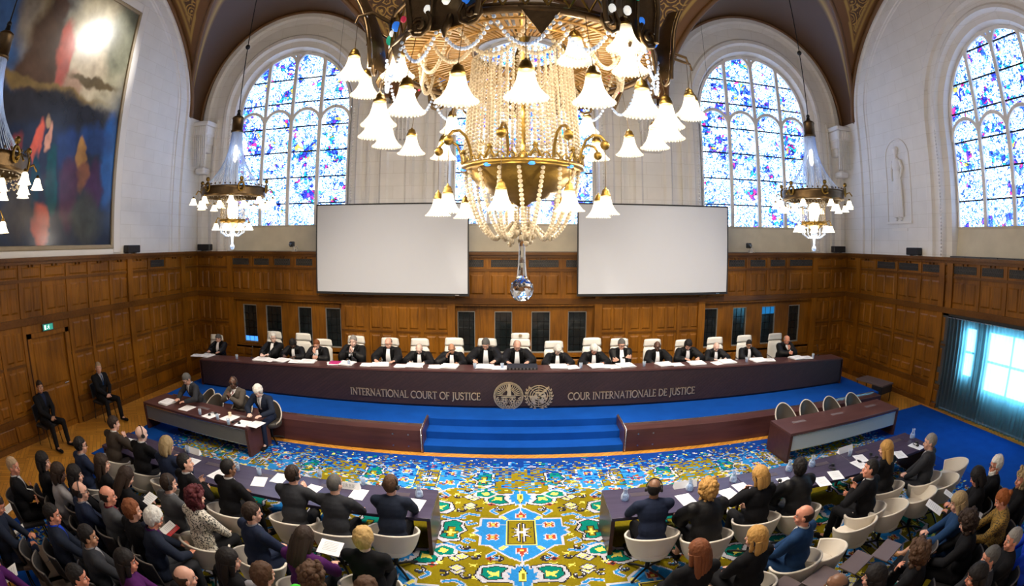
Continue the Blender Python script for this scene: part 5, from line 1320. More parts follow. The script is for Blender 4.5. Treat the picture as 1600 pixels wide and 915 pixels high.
for k in range(9):
    a = radians(-103 + 40 * k); c, s = cos(a), sin(a)
    pts = [(.72, 4.88), (.75, 5.02), (.80, 5.14), (.89, 5.20), (.98, 5.18), (1.03, 5.12)]
    m = MB(); m.tube([(r * c, r * s, z) for r, z in pts], .018, 7); m.ball((1.03 * c, 1.03 * s, 5.07), .058, 10)
    o = m.build('curved_arm', BRASS, main)
    lampshade(o, (1.03 * c, 1.03 * s, 4.565), 5.05, BELL2, CAPM2, 26)
for k in range(9):
    a = radians(-83 + 40 * k); m = MB()
    for da in (-.16, .16):
        for q in range(30):
            t = q / 29; r = .69 - .57 * t ** 1.5; z = 4.76 - .80 * sin(min(1, t * 1.18) * pi / 2) + (.22 * max(0, t - .72) / .28)
            aa = a + da * (1 - t) * 1.2; bead(m, (r * cos(aa), r * sin(aa), z), .026)
    m.build('bead_swag', CRYSTAL, main)
m = MB()
for i in range(26):
    a = i * 2.4; r = .10 + .10 * (i % 3) / 2; bead(m, (r * cos(a), r * sin(a), 4.12 - .008 * i), .035)
for i in range(12):
    a = 2 * pi * i / 12
    for q in range(9): bead(m, (.09 * cos(a) + .0, .09 * sin(a), 4.36 - .035 * q), .018)
m.build('bead_cluster', CRYSTAL, main)
m = MB(); m.lathe([(.02, 4.08), (.055, 4.02), (.05, 3.96), (.038, 3.9), (.045, 3.7), (.06, 3.54), (.075, 3.52), (.04, 3.50)], n=10, smooth=False); m.build('crystal_rod', CLEAR, main)
m = MB()
bm = bmesh.new(); bmesh.ops.create_icosphere(bm, subdivisions=2, radius=.150, matrix=Matrix.Translation((0, 0, 3.375)))
me = bpy.data.meshes.new('crystal_ball'); bm.to_mesh(me); bm.free(); me.materials.append(CLEAR); link('crystal_ball', me, main)
# hanging lamp shades of the upper tier: a ring of eighteen and clusters under the ornaments
for k in range(18):
    a = radians(-90 + 20 * k); r = 1.80
    lampshade(main, (r * cos(a), r * sin(a), 5.57), 6.14, BELL, CAPM, 38, off=(-.10 * cos(a), -.10 * sin(a), 0))
for r, az, z in ((2.1, -166, 6.30), (2.06, 177, 6.24), (1.58, -155, 6.20), (1.26, -65, 6.18), (1.78, -56, 6.22), (1.56, -44, 6.12), (2.26, 4, 6.03), (2.50, 12, 6.08), (2.2, 60, 6.1), (2.2, 120, 6.1)):
    a = radians(az); c, s = cos(a), sin(a)
    o = lampshade(main, (r * c, r * s, z), z + .42, BELL, CAPM, 38)
    m = MB(); m.tube([((1.66 - r) * c, (1.66 - r) * s, .36), ((1.75 - r) * c * .5, (1.75 - r) * s * .5, .52), (0, 0, .46), (.03 * c, .03 * s, .36)], [.03, .024, .02, .015], 6); m.build('bracket_arm', BRASSD, o)
for z in (5.15, 5.55, 5.95): lamp('POINT', 'bulb', (.0, -.16, z), 4, WARM, .05, parent=main); lamp('POINT', 'bulb', (.0, .16, z), 4, WARM, .05, parent=main)
# ---- small chandeliers
SH_S = emis('lit_small_glass_shade', (1.0, .82, .55), 3.0); SH_S.cycles.emission_sampling = 'NONE'
m_ = MB(); m_.lathe([(.028, -.03), (.045, -.05), (.055, -.09), (.085, -.155), (.10, -.165)], n=14); SMB = m_.mesh('small_shade', [SH_S])
m_ = MB(); m_.lathe([(.004, .01), (.02, 0), (.03, -.03), (.03, -.045)], n=10); SMC = m_.mesh('small_cap', [BRASS])
def small_chandelier():
    t = thing('small_chandelier', '', 'chandelier')
    m = MB(); m.cone((0, 0, 6.66), (0, 0, 11.36), .012, .012, 6); m.ball((0, 0, 8.25), .06, 8); m.ball((0, 0, 6.74), .045, 8); m.cone((0, 0, 6.62), (0, 0, 6.74), .06, .03, 8); m.build('suspension_rod', BLKMET, t)
    m = MB(); m.lathe([(0, 6.64), (.09, 6.63), (.135, 6.60), (.14, 6.57), (.13, 6.55), (.13, 6.33), (.145, 6.31), (.145, 6.28), (.12, 6.27)], n=20); m.build('top_cap', BRASSD, t)
    m = MB()
    for i in range(54):
        a = 2 * pi * i / 54; pts = []
        for k in range(9):
            u = k / 8; r = .12 + .05 * u + .50 * u ** 2.6; pts.append((r * cos(a), r * sin(a), 6.28 - 1.20 * u))
        m.tube(pts, .0055, 4)
    for i in range(30):
        a = 2 * pi * i / 30; m.tube([(.11 * cos(a), .11 * sin(a), 6.28), (.17 * cos(a), .17 * sin(a), 5.7), (.26 * cos(a), .26 * sin(a), 5.12)], .006, 4)
    tag(m.build('bead_strings', CRYSTALB, t), kind='stuff')
    m = MB(); m.lathe([(.02, 6.0), (.045, 5.95), (.05, 5.82), (.045, 5.7), (.02, 5.64)], n=12); m.build('inner_bulb', emis('inner_bulb_glow', (1, .86, .62), 3.0) if 'inner_bulb_glow' not in bpy.data.materials else bpy.data.materials['inner_bulb_glow'], t)
    m = MB(); m.lathe([(.69, 5.08), (.73, 5.08), (.735, 5.02), (.72, 4.98), (.73, 4.92), (.72, 4.88), (.66, 4.87), (.66, 4.90)], n=40)
    for i in range(40):
        a = 2 * pi * i / 40; m.ball((.73 * cos(a), .73 * sin(a), 5.11), .02, 5)
    m.build('brass_ring', BRASSD, t)
    for i in range(6):
        a = 2 * pi * i / 6 + .26; R = Matrix.Rotation(a, 3, 'Z'); m = MB()
        m.tube([R @ V((.76,    .065 * cos(q), 5.05 + .085 * sin(q))) for q in [2 * pi * w / 12 for w in range(12)]], .022, 6, closed=True); m.ball(R @ V((.76, 0, 5.20)), .05, 6); m.tube([R @ V(p) for p in ((.76, 0, 5.0), (.86, 0, 5.04), (.92, 0, 4.96))], .015, 5)
        m.build('rosette_ornament', BRASS, t)
    for i in range(18):
        a = 2 * pi * i / 18; r = .90 if i % 2 else .74; z = 4.88 if i % 2 else 4.80
        o = link('lamp_shade', SMB, t, (r * cos(a), r * sin(a), z)); link('shade_cap', SMC, o, (0, 0, 0))
    for i in range(20):
        a0, a1 = 2 * pi * i / 20, 2 * pi * (i + 1.4) / 20
        if i % 2 == 0: continue
    m = MB()
    for i in range(20):
        a0, a1 = 2 * pi * i / 20, 2 * pi * (i + 1.4) / 20; swag(m, (.62 * cos(a0), .62 * sin(a0), 4.86), (.62 * cos(a1), .62 * sin(a1), 4.86), .13, .012, 8)
    for i in range(24):
        a = 2 * pi * i / 24
        for k in range(16): m.ball((.27 * cos(a), .27 * sin(a), 4.86 - .028 * k), .013, 5)
    tag(m.build('bead_fringe', CRYSTAL, t), kind='stuff')
    m = MB(); m.lathe([(.02, 4.84), (.10, 4.80), (.12, 4.6), (.10, 4.45), (.02, 4.42)], n=12); m.build('inner_bulb', bpy.data.materials['inner_bulb_glow'], t)
    m = MB(); m.lathe([(.27, 4.43), (.30, 4.43), (.30, 4.38), (.24, 4.34), (.12, 4.28), (.0, 4.25)], n=24); m.build('brass_bowl', BRASS, t)
    for i in range(8):
        a = 2 * pi * i / 8 + .2; c, s = cos(a), sin(a); m = MB(); m.tube([(.29 * c, .29 * s, 4.42), (.36 * c, .36 * s, 4.46), (.40 * c, .40 * s, 4.38)], .01, 5); o = m.build('curved_arm', BRASS, t)
        q = link('lamp_shade', SMB, o, (.40 * c, .40 * s, 4.37)); link('shade_cap', SMC, q, (0, 0, 0))
    m = MB()
    for i in range(8):
        a = 2 * pi * (i + .5) / 8; m.tube([(.26 * cos(a), .26 * sin(a), 4.36), (.27 * cos(a), .27 * sin(a), 4.16), (.14 * cos(a), .14 * sin(a), 4.08), (.02, 0, 4.16)], .014, 5)
    m.build('crystal_loops', CRYSTALB, t)
    m = MB(); m.lathe([(.03, 4.26), (.035, 4.1), (.022, 4.0), (.022, 3.92), (.03, 3.90)], n=8, smooth=False); m.ball((0, 0, 3.855), .055, 10); m.build('crystal_drop', CRYSTALB, t)
    lamp('POINT', 'bulb', (0, 0, 4.62), 55, WARM, .15, parent=t); lamp('POINT', 'bulb', (0, 0, 5.85), 30, WARM, .06, parent=t)
    lamp('POINT', 'bulb', (0, 0, 4.1), 30, WARM, .2, parent=t)
    return t
sc0 = small_chandelier(); sc0['label'] = 'small crystal chandelier in front of the left stained window'; sc0['group'] = 'small chandeliers'; sc0.location = (-6.24, 9.1, 0)


s2 = copy_tree(sc0); s2.location = (6.02, 9.1, 0); s2['label'] = 'small crystal chandelier in front of the right stained window'
s3 = copy_tree(sc0); s3.location = (-6.50, 2.85, -.12); s3['label'] = 'small chandelier cut by the left picture edge before the painting'

def spot_fixture(x, y, z, target, label, e):
    t = thing('ceiling_spotlight', label, 'spotlight', (x, y, z)); q = (V(target) - V((x, y, z))).normalized()
    m = MB(); m.cone(q * -.10, q * .08, .05, .075, 14); m.cone((0, 0, .02), (0, 0, max(Ez(y), Sz(x)) - z + .01), .012, .012, 6); m.build('housing', BLKMET, t)
    m = MB(); m.cone(q * .081, q * .086, .068, .068, 14); m.build('lit_lens', emis('spot_lens_' + label[:5], (1, .97, .9), 12.0), t)
    lamp('SPOT', 'spot', q * .12, e, (1, .95, .88), .10, q * 3, radians(40), .6, parent=t)
spot_fixture(-6.15, 10.35, 10.72, (-9.9, 7.5, 8.2), 'tiny bright spotlight under the vault aimed at the painting', 900)
spot_fixture(7.05, 10.2, 10.78, (3.0, 11.0, 1.5), 'other tiny bright spotlight under the vault, beside the small chandelier rod', 500)
# ------------------------------------------------------------------ people
def remeshed(mb, voxel, smooth=0, disp=0):
    me = mb.mesh('tmp', []) if False else None
    me = bpy.data.meshes.new('tmp'); me.from_pydata(mb.v, [], mb.f)
    o = bpy.data.objects.new('tmp', me); COL.objects.link(o)
    r = o.modifiers.new('r', 'REMESH'); r.mode = 'VOXEL'; r.voxel_size = voxel; r.use_smooth_shade = True
    if smooth: s = o.modifiers.new('s', 'SMOOTH'); s.factor = .5; s.iterations = smooth
    dg = bpy.context.evaluated_depsgraph_get(); dg.update()
    out = bpy.data.meshes.new_from_object(o.evaluated_get(dg)); bpy.data.objects.remove(o); bpy.data.meshes.remove(me)
    out.polygons.foreach_set('use_smooth', [True] * len(out.polygons))
    return out
def cap(m, a, b, r0, r1, n=12):
    m.cone(a, b, r0, r1, n); m.ball(a, r0, n); m.ball(b, r1, n)
def ik(s, h, l1, l2, pole):
    d = h - s; L = min(d.length, (l1 + l2) * .995); dn = d.normalized(); h = s + dn * L
    a = (l1 * l1 - l2 * l2 + L * L) / (2 * L); q = sqrt(max(0, l1 * l1 - a * a))
    p = pole - dn * pole.dot(dn); p.normalize(); return s + dn * a + p * q, h
def head_shape(m, Mh):
    T = lambda x, y, z: Mh @ V((x, y, z))
    R = Mh.to_3x3()
    def el(c, s): m.ball(T(*c), 1.0, 16, s, R)
    el((0, -.012, .025), (.076, .098, .105)); el((0, .018, -.045), (.058, .070, .070)); el((0, .045, -.075), (.040, .040, .032))
    el((0, .062, -.092), (.022, .020, .018)); el((0, .074, .045), (.052, .02, .035))
    for s in (-1, 1):
        el((s * .080, -.008, -.005), (.010, .020, .033)); el((s * .036, .058, -.028), (.026, .028, .026)); el((s * .030, .080, .033), (.024, .012, .009))
    cap(m, T(0, .086, .018), T(0, .108, -.020), .009, .014, 8); el((0, .098, -.026), (.017, .013, .009))
    cap(m, T(-.018, .086, -.056), T(.018, .086, -.056), .008, .008, 6); cap(m, T(-.014, .084, -.068), T(.014, .084, -.068), .008, .008, 6)
def hand(m, w, d, n, curl, side):
    """w wrist, d finger direction, n palm normal (palm side), side +1 right hand"""
    d = d.normalized(); n = (n - d * n.dot(d)).normalized(); x = d.cross(n).normalized() * side
    for i in range(4):
        o = (i - 1.5) * .019; base = w + d * .075 + x * o * -1
        cap(m, w + d * .012 - x * o * .8, base, .016, .0125, 8)
        ln = (.068, .078, .074, .058)[i]; d1 = (d * cos(curl * .5) + n * sin(curl * .5)).normalized(); d2 = (d * cos(curl * 1.3) + n * sin(curl * 1.3)).normalized(); sp = -x * (i - 1.5) * .006
        k = base + d1 * ln * .5 + sp; cap(m, base, k, .0105, .0098, 8); cap(m, k, k + d2 * ln * .5 + sp, .0098, .0082, 8)
    t0 = w + d * .022 + x * .022; t1 = t0 + (d * .6 + x * .75 + n * .25).normalized() * .036; t2 = t1 + (d * .9 + x * .25 + n * .35 * (1 + curl)).normalized() * .034
    cap(m, w + d * .01 + x * .012, t0, .016, .0145, 8); cap(m, t0, t1, .0135, .0115, 8); cap(m, t1, t2, .0115, .0095, 8)
# pose: lean, head pitch (down +), head yaw (+ to the person's left), roll, right hand, left hand targets relative to the seat; legs
POSES = {
 'write':  dict(L=.34, hp=.75, hy=.0, rh=(.14, .50, .74), lh=(-.16, .50, .74), rd=(-.5, .85, 0), ld=(.5, .85, 0), n=(0, 0, -1), cu=.5),
 'read':   dict(L=.28, hp=.70, hy=.15, rh=(.18, .52, .74), lh=(-.20, .50, .75), rd=(-.4, .9, 0), ld=(.3, .9, 0), n=(0, 0, -1), cu=.3),
 'readup': dict(L=.14, hp=.42, hy=-.15, rh=(.20, .46, .75), lh=(-.20, .48, .75), rd=(-.5, .8, 0), ld=(.5, .8, 0), n=(0, 0, -1), cu=.4),
 'clasp':  dict(L=.22, hp=.18, hy=.0, rh=(.035, .36, .93), lh=(-.035, .36, .93), rd=(-.12, .3, .95), ld=(.12, .3, .95), n=None, cu=.5),
 'cheek':  dict(L=.30, hp=.42, hy=.12, rh=(.12, .34, .93), lh=(-.16, .50, .75), rd=(-.2, .0, 1), ld=(.4, .9, 0), n=(-1, .2, 0), cu=.8, roll=.12),
 'face':   dict(L=.34, hp=.60, hy=.0, rh=(.04, .38, .90), lh=(-.10, .46, .74), rd=(-.05, .0, 1), ld=(.7, .7, 0), n=(0, -1, 0), cu=.7),
 'lookl':  dict(L=.02, hp=.0, hy=-.75, rh=(.05, .42, .74), lh=(-.14, .40, .75), rd=(-.8, .6, 0), ld=(.5, .8, 0), n=(0, 0, -1), cu=.6),
 'recline':dict(L=-.10, hp=.45, hy=.5, rh=(.26, .44, .74), lh=(-.10, .46, .75), rd=(-.2, 1, 0), ld=(.4, .9, 0), n=(0, 0, -1), cu=.4),
 'cross':  dict(L=.10, hp=.42, hy=.1, rh=(-.10, .22, .86), lh=(.10, .26, .82), rd=(-1, .1, .2), ld=(1, .1, .1), n=(0, -1, 0), cu=.6),
 'chin':   dict(L=.26, hp=.62, hy=-.25, rh=(.03, .36, .89), lh=(-.08, .48, .74), rd=(-.1, .0, 1), ld=(.6, .8, 0), n=(0, -1, 0), cu=1.3),
 'table':  dict(L=.20, hp=.16, hy=-.30, rh=(.20, .50, .66), lh=(-.20, .50, .66), rd=(-.5, .85, 0), ld=(.5, .85, 0), n=(0, 0, -1), cu=.4),
 'tabler': dict(L=.16, hp=.10, hy=.35, rh=(.22, .48, .66), lh=(-.10, .36, .64), rd=(-.5, .85, 0), ld=(.6, .6, 0), n=(0, 0, -1), cu=.4),
 'think':  dict(L=.24, hp=.12, hy=-.45, rh=(.09, .32, .93), lh=(-.14, .48, .67), rd=(-.1, -.1, 1), ld=(.6, .8, 0), n=(-1, 0, 0), cu=.7),
 'prop':   dict(L=.10, hp=-.05, hy=.55, rh=(.24, .40, .66), lh=(-.13, .22, .93), rd=(-.6, .8, 0), ld=(.2, -.1, 1), n=(1, 0, 0), cu=.8, roll=.25),
 'lap':    dict(L=.02, hp=.10, hy=-.35, rh=(.10, .34, .62), lh=(-.10, .34, .62), rd=(-.7, .6, -.1), ld=(.7, .6, -.1), n=(0, 0, -1), cu=.5),
 'lapl':   dict(L=.02, hp=.10, hy=.45, rh=(.10, .34, .62), lh=(-.08, .30, .62), rd=(-.7, .6, -.1), ld=(.7, .6, -.1), n=(0, 0, -1), cu=.5),
 'paper':  dict(L=.10, hp=.55, hy=-.10, rh=(.13, .40, .70), lh=(-.13, .40, .70), rd=(-.4, .9, .2), ld=(.4, .9, .2), n=(0, .3, -1), cu=.9),
 'fold':   dict(L=.0, hp=.05, hy=-.55, rh=(-.12, .22, .84), lh=(.12, .25, .80), rd=(-1, .1, .1), ld=(1, .1, .1), n=(0, -1, 0), cu=.5),
 'guard':  dict(L=-.06, hp=.05, hy=-.35, rh=(.05, .26, .66), lh=(-.05, .26, .66), rd=(-.8, .5, -.2), ld=(.8, .5, -.2), n=(0, 0, -1), cu=.6, legs='wide'),
 'handup': dict(L=.12, hp=.25, hy=-.35, rh=(.05, .30, .93), lh=(-.08, .32, .64), rd=(-.2, -.2, 1), ld=(.7, .6, 0), n=(0, -1, .2), cu=1.0),
 'legs':   dict(L=.06, hp=.35, hy=-.2, rh=(.12, .38, .68), lh=(-.12, .36, .70), rd=(-.4, .9, .1), ld=(.4, .9, .1), n=(0, 0, -1), cu=.8, legs='cross'),
}
for _k in list(POSES):            # the judges rest their arms on the higher bench top
    q = dict(POSES[_k]); 
    for _h in ('rh', 'lh'):
        x, y, z = q[_h]; q[_h] = (x * 1.15, y + .10, .885) if z < .8 else (x, y + .02, z + .06)
    q['L'] = q['L'] + .04 if q['L'] > .1 else q['L']; POSES['J_' + _k] = q
PC = {}
def seated(pose):
    if pose in PC: return PC[pose]
    p = POSES[pose]; L = p['L']; piv = V((0, -.04, .50)); RL = Matrix.Rotation(-L, 3, 'X')
    U = lambda x, y, z: piv + RL @ (V((x, y, z)) - piv)
    hip = V((0, -.02, .55)); waist = U(0, -.03, .72); chest = U(0, -.01, .93); neck = U(0, .0, 1.115)
    sh = [U(s * .195, -.015, 1.035) for s in (1, -1)]
    hc = neck + (RL @ V((0, 0, 1)) * .5 + V((0, .12, .5))).normalized() * .130 if L > .1 else neck + V((0, .02 + .05 * p['hp'], .128))
    hc = hc + V((0, .035 * p['hp'], -.03 * p['hp']))
    Mh = Matrix.Translation(hc) @ Matrix.Scale(1.06, 4) @ (Matrix.Rotation(p['hy'], 4, 'Z') @ Matrix.Rotation(-p['hp'], 4, 'X') @ Matrix.Rotation(p.get('roll', 0), 4, 'Y'))
    body = MB(); jk = MB(); robe = MB(); tr = MB(); sk = MB(); so = [MB(), MB()]
    # torso
    for m, g in ((body, 0), (jk, .034), (robe, .062)):
        m.ball(chest, 1, 16, (.165 + g, .11 + g, .17 + g), RL); m.ball(waist, 1, 16, (.145 + g * 1.1, .105 + g, .15 + g), RL); m.ball(hip, 1, 16, (.165 + g, .13 + g * .8, .115 + g * .6))
        cap(m, sh[0] - V((.03, 0, 0)), sh[1] + V((.03, 0, 0)), .056 + g * .6, .056 + g * .6); cap(m, sh[0].lerp(sh[1], .3) + V((0, 0, .01)), sh[1].lerp(sh[0], .3) + V((0, 0, .01)), .062 + g * .6, .062 + g * .6)
        cap(m, chest, neck - V((0, 0, .04)), .10 + g, .058 + g * .6)
        cap(m, waist - V((.05, 0, 0)), waist + V((.05, 0, 0)), .10 + g, .10 + g)
    cap(body, neck - V((0, 0, .05)), hc + V((0, -.02, -.03)), .062, .056)
    # legs
    mode = p.get('legs', 'n'); feet = []
    for i, s in enumerate((1, -1)):
        kx = .20 if mode == 'wide' else .115
        kn = V((s * kx, .42, .53)); an = V((s * (kx + .01), .44, .09)); toe = an + V((s * .02, .15, -.05))
        if mode == 'cross' and s > 0: kn = V((.02, .44, .60)); an = V((-.20, .62, .26)); toe = an + V((-.03, .14, -.06))
        h0 = V((s * .09, 0, .54))
        for m, g in ((body, 0), (tr, .016)):
            cap(m, h0, kn, .078 + g, .055 + g); cap(m, kn, an, .050 + g, .036 + g * 1.3)
        cap(sk, h0, kn.lerp(h0, .06), .10, .078)
        cap(body, an, toe, .034, .026); cap(so[i], an + V((0, -.03, -.045)), toe + V((0, .03, -.0)), .044, .040); feet.append(an)
    tr.ball(hip, 1, 14, (.18, .14, .11)); sk.ball(hip, 1, 14, (.185, .15, .12)); cap(sk, V((.1, .1, .55)), V((-.1, .1, .55)), .09, .09); cap(sk, V((.09, .38, .545)), V((-.09, .38, .545)), .078, .078); sk.bevbox((0, .2, .56), (.26, .42, .12), .04)
    # arms
    for i, s in enumerate((1, -1)):
        tgt = V(p['rh'] if s > 0 else p['lh']); el, hd = ik(sh[i], tgt, .285, .255, V((s * 1.0, -.15, -.55)))
        for m, g in ((body, 0), (jk, .024)): cap(m, sh[i], el, .052 + g, .042 + g); cap(m, el, hd - (hd - el).normalized() * (.0 if g == 0 else .02), .040 + g, .029 + g)
        cap(robe, sh[i], el, .100, .105); cap(robe, el + V((0, 0, -.02)), hd - (hd - el).normalized() * .06 + V((0, 0, -.02)), .105, .082); robe.ball(el + V((0, 0, -.08)), .10, 10)
        hdv = V(p['rd'] if s > 0 else p['ld']); nn = V(p['n']) if p['n'] else V((-s, 0, 0))
        if p['n'] and s < 0: nn = V((-nn.x, nn.y, nn.z))
        hand(body, hd, hdv, nn, p['cu'], s)
    head_shape(body, Mh)
    robe.ball(V((0, .02, .56)), 1, 14, (.24, .22, .16)); cap(robe, V((.11, .1, .56)), V((.12, .40, .55)), .10, .085); cap(robe, V((-.11, .1, .56)), V((-.12, .40, .55)), .10, .085)
    robe.bevbox((0, .25, .42), (.42, .36, .34), .05)
    d = dict(body=remeshed(body, .0085, 1), jacket=remeshed(jk, .014, 2), robe=remeshed(robe, .018, 2), Mh=Mh, neck=neck, RL=RL, chest=chest, U=U, feet=feet,
             trousers=remeshed(tr, .016, 2), skirt=remeshed(sk, .018, 2), shoes=[remeshed(q, .013, 1) for q in so])
    for k in ('jacket', 'robe'):
        me = d[k]; d['bvh_' + k] = BVHTree.FromPolygons([v.co.copy() for v in me.vertices], [tuple(q.vertices) for q in me.polygons])
    # patches laid on the chest
    def patch(key, poly, off, name):
        m = MB(); bv = d['bvh_' + key]; rows = 10; fwd = RL @ V((0, 1, 0))
        vs = []
        for j in range(rows + 1):
            z, a, b_ = poly(j / rows)
            for i in range(7):
                x = a + (b_ - a) * i / 6; o = U(x, 0, z) + fwd * .5; hit = bv.ray_cast(o, -fwd)
                q = hit[0] if hit[0] is not None else U(x, .12, z)
                vs.append(q + fwd * off)
        m.add(vs, [(j * 7 + i, j * 7 + i + 1, (j + 1) * 7 + i + 1, (j + 1) * 7 + i) for j in range(rows) for i in range(6)], True)
        return m.mesh(name, [])
    d['shirt'] = patch('jacket', lambda t: (1.115 - .27 * t, -.058 * (1 - t) - .006, .058 * (1 - t) + .006), .006, 'shirt_front')
    d['tie'] = patch('jacket', lambda t: (1.085 - .24 * t, -.014 - .010 * t, .014 + .010 * t), .011, 'tie')
    d['jabot'] = patch('robe', lambda t: (1.12 - .36 * t, -.040 - .030 * t, .040 + .030 * t), .010, 'jabot')
    d['facing_l'] = patch('robe', lambda t: (1.13 - .46 * t, -.135 - .02 * t, -.045 - .03 * t), .008, 'velvet_facing')
    d['facing_r'] = patch('robe', lambda t: (1.13 - .46 * t, .045 + .03 * t, .135 + .02 * t), .008, 'velvet_facing')
    d['scarf'] = None
    PC[pose] = d; return d
# ---- head gear in head coordinates
def hair_mesh(style):
    bm = bmesh.new(); bmesh.ops.create_icosphere(bm, subdivisions=5, radius=1.0)
    R_ = dict(short=(.083, .108, .117), crop=(.080, .103, .112), bald=(.081, .105, .108), bob=(.100, .118, .128), long=(.096, .116, .124), curly=(.112, .128, .135), fluffy=(.096, .116, .130), bun=(.086, .112, .120))[style]
    amp = dict(short=.004, crop=.002, bald=.002, bob=.005, long=.004, curly=.020, fluffy=.009, bun=.004)[style]
    fr = dict(curly=22, fluffy=26).get(style, 40)
    for v in bm.verts:
        c = v.co.copy(); n = noise.noise(c * fr * .12) * amp + noise.noise(c * fr * .3) * amp * .6
        v.co = V((c.x * (R_[0] + n), c.y * (R_[1] + n), c.z * (R_[2] + n))) + V((0, -.014, .028))
    def kill(c):
        x, y, z = c; f = y
        if style in ('short', 'crop', 'bun'):
            if y > .035: return z < .075 - .25 * abs(x)
            if y > -.015: return z < .020 + (.0 if abs(x) < .05 else -.01)
            return z < -.075 + .55 * (y + .015) * -.0 + (.02 if style == 'crop' else 0)
        if style == 'fluffy':
            if y > .045: return z < .070
            if y > -.01: return z < .0
            return z < -.085
        if style == 'bald':
            return z > .052 - .1 * (y + .02) or y > .005 or z < -.075
        if style == 'curly':
            if y > .045: return z < .062
            return z < -.12
        if y > .030: return z < .070 - .3 * abs(x) and abs(x) < .078
        return z < -.11
    bmesh.ops.delete(bm, geom=[v for v in bm.verts if kill(v.co)], context='VERTS')
    me = bpy.data.meshes.new('h'); bm.to_mesh(me); bm.free()
    o = bpy.data.objects.new('t', me); COL.objects.link(o); so = o.modifiers.new('s', 'SOLIDIFY'); so.thickness = .022; so.offset = -1
    dg = bpy.context.evaluated_depsgraph_get(); dg.update(); out = bpy.data.meshes.new_from_object(o.evaluated_get(dg)); bpy.data.objects.remove(o)
    m = MB(); m.v = [tuple(v.co) for v in out.vertices]; m.f = [tuple(q.vertices) for q in out.polygons]; m.m = [0] * len(m.f); m.sm = [True] * len(m.f)
    def lock(p0, p1, r0, r1): m.tube([V(p0).lerp(V(p1), t) + V((0, sin(t * 3) * -.012, 0)) for t in (0, .25, .5, .75, 1)], [r0, r0 * 1.05, (r0 + r1) / 2, r1 * 1.1, r1 * .6], 10)
    if style == 'long':
        for x in (-.06, -.03, 0, .03, .06): lock((x, -.055 - .03 * (1 - abs(x) / .06), .02), (x * 1.25, -.085, -.30 + .3 * abs(x)), .045, .034)
        for s in (-1, 1): lock((s * .078, .0, .01), (s * .085, .01, -.22), .032, .022)
    if style == 'bob':
        for x in (-.07, -.035, 0, .035, .07): lock((x, -.06 - .03 * (1 - abs(x) / .07), .02), (x * 1.1, -.085 + abs(x) * .4, -.14), .042, .036)
        for s in (-1, 1): lock((s * .080, .0, .02), (s * .080, .015, -.12), .030, .024)
    if style == 'curly':
        rr = random.Random(4)
        for k in range(60):
            a = rr.uniform(0, 2 * pi); z = rr.uniform(-.13, .15); q = sqrt(max(.05, 1 - ((z - .02) / .17) ** 2)); y = sin(a) * .115 * q - .014
            if y > .05 and z < .08: continue
            m.ball((cos(a) * .10 * q, y, z), rr.uniform(.020, .034), 7)
    if style == 'bun': m.ball((0, -.125, .05), .045, 10, (1, .9, .9))
    return m.mesh('hair', [])
HM = {}
def hair(style):
    if style not in HM: HM[style] = hair_mesh(style)
    return HM[style]
def gear(kind):
    if kind in HM: return HM[kind]
    m = MB()
    if kind == 'headset':
        m.tube([(.097 * cos(pi * i / 16), -.015, .0 + .135 * sin(pi * i / 16)) for i in range(17)], .007, 6)
        for s in (-1, 1): m.cone((s * .078, -.012, -.005), (s * .104, -.012, -.005), .032, .030, 12)
    elif kind == 'glasses':
        for s in (-1, 1):
            m.tube([(s * .033 + .024 * cos(2 * pi * i / 12), .102, .016 + .018 * sin(2 * pi * i / 12)) for i in range(12)], .0028, 5, closed=True)
            m.tube([(s * .057, .10, .02), (s * .080, .06, .022), (s * .082, -.01, .015)], .0028, 5)
        m.tube([(-.01, .104, .02), (.01, .104, .02)], .0028, 5)
    elif kind == 'eye':
        m.ball((0, 0, 0), .0115, 8)
        m.cur = 1; m.ball((0, .0065, -.001), .0062, 8)
        HM[kind] = m.mesh('eye', [mat('eye_white', (.75, .73, .70), .3), mat('eye_dark', (.02, .012, .008), .2)]); return HM[kind]
    elif kind == 'brows':
        m.tube([(-.018, .001, -.003), (0, 0, .003), (.018, -.010, -.003)], [.003, .0045, .003], 5)
    elif kind == 'lips':
        m.tube([(-.024, .084, -.060), (-.010, .0945, -.057), (0, .0955, -.059), (.010, .0945, -.057), (.024, .084, -.060)], [.002, .005, .005, .005, .002], 6)
    elif kind == 'beard':
        for k in range(26):
            a = pi * (k % 13) / 12; r = .056; z = -.055 - .03 * sin(a) - .028 * (k // 13); m.ball((r * cos(a), .022 + .058 * sin(a), z), .022, 7)
    HM[kind] = m.mesh(kind, []); return HM[kind]
SKIN = dict(f=mat('skin_fair', (.62, .34, .25), .5, var=.08, scale=18), p=mat('skin_pale', (.70, .46, .38), .5, var=.08, scale=18), t=mat('skin_tan', (.42, .21, .12), .5, var=.08, scale=18),
            d=mat('skin_dark', (.085, .038, .022), .42, var=.12, scale=18), b=mat('skin_brown', (.20, .095, .050), .45, var=.1, scale=18), r=mat('skin_ruddy', (.60, .25, .16), .5, var=.1, scale=18))
HAIRC = dict(black=(.010, .008, .008), dark=(.028, .016, .011), brown=(.07, .035, .018), auburn=(.17, .055, .020), red=(.25, .07, .015), grey=(.22, .205, .19), white=(.62, .60, .56), blond=(.48, .31, .12), ash=(.30, .215, .11), gold=(.42, .23, .065), wine=(.075, .012, .016), dgrey=(.09, .085, .08), sandy=(.34, .24, .15))
HAIRM = {k: mat('hair_' + k, v, .65, spec=.25, var=.35, scale=50, stretch=(1, 1, .2), bump=.3, bscale=120) for k, v in HAIRC.items()}
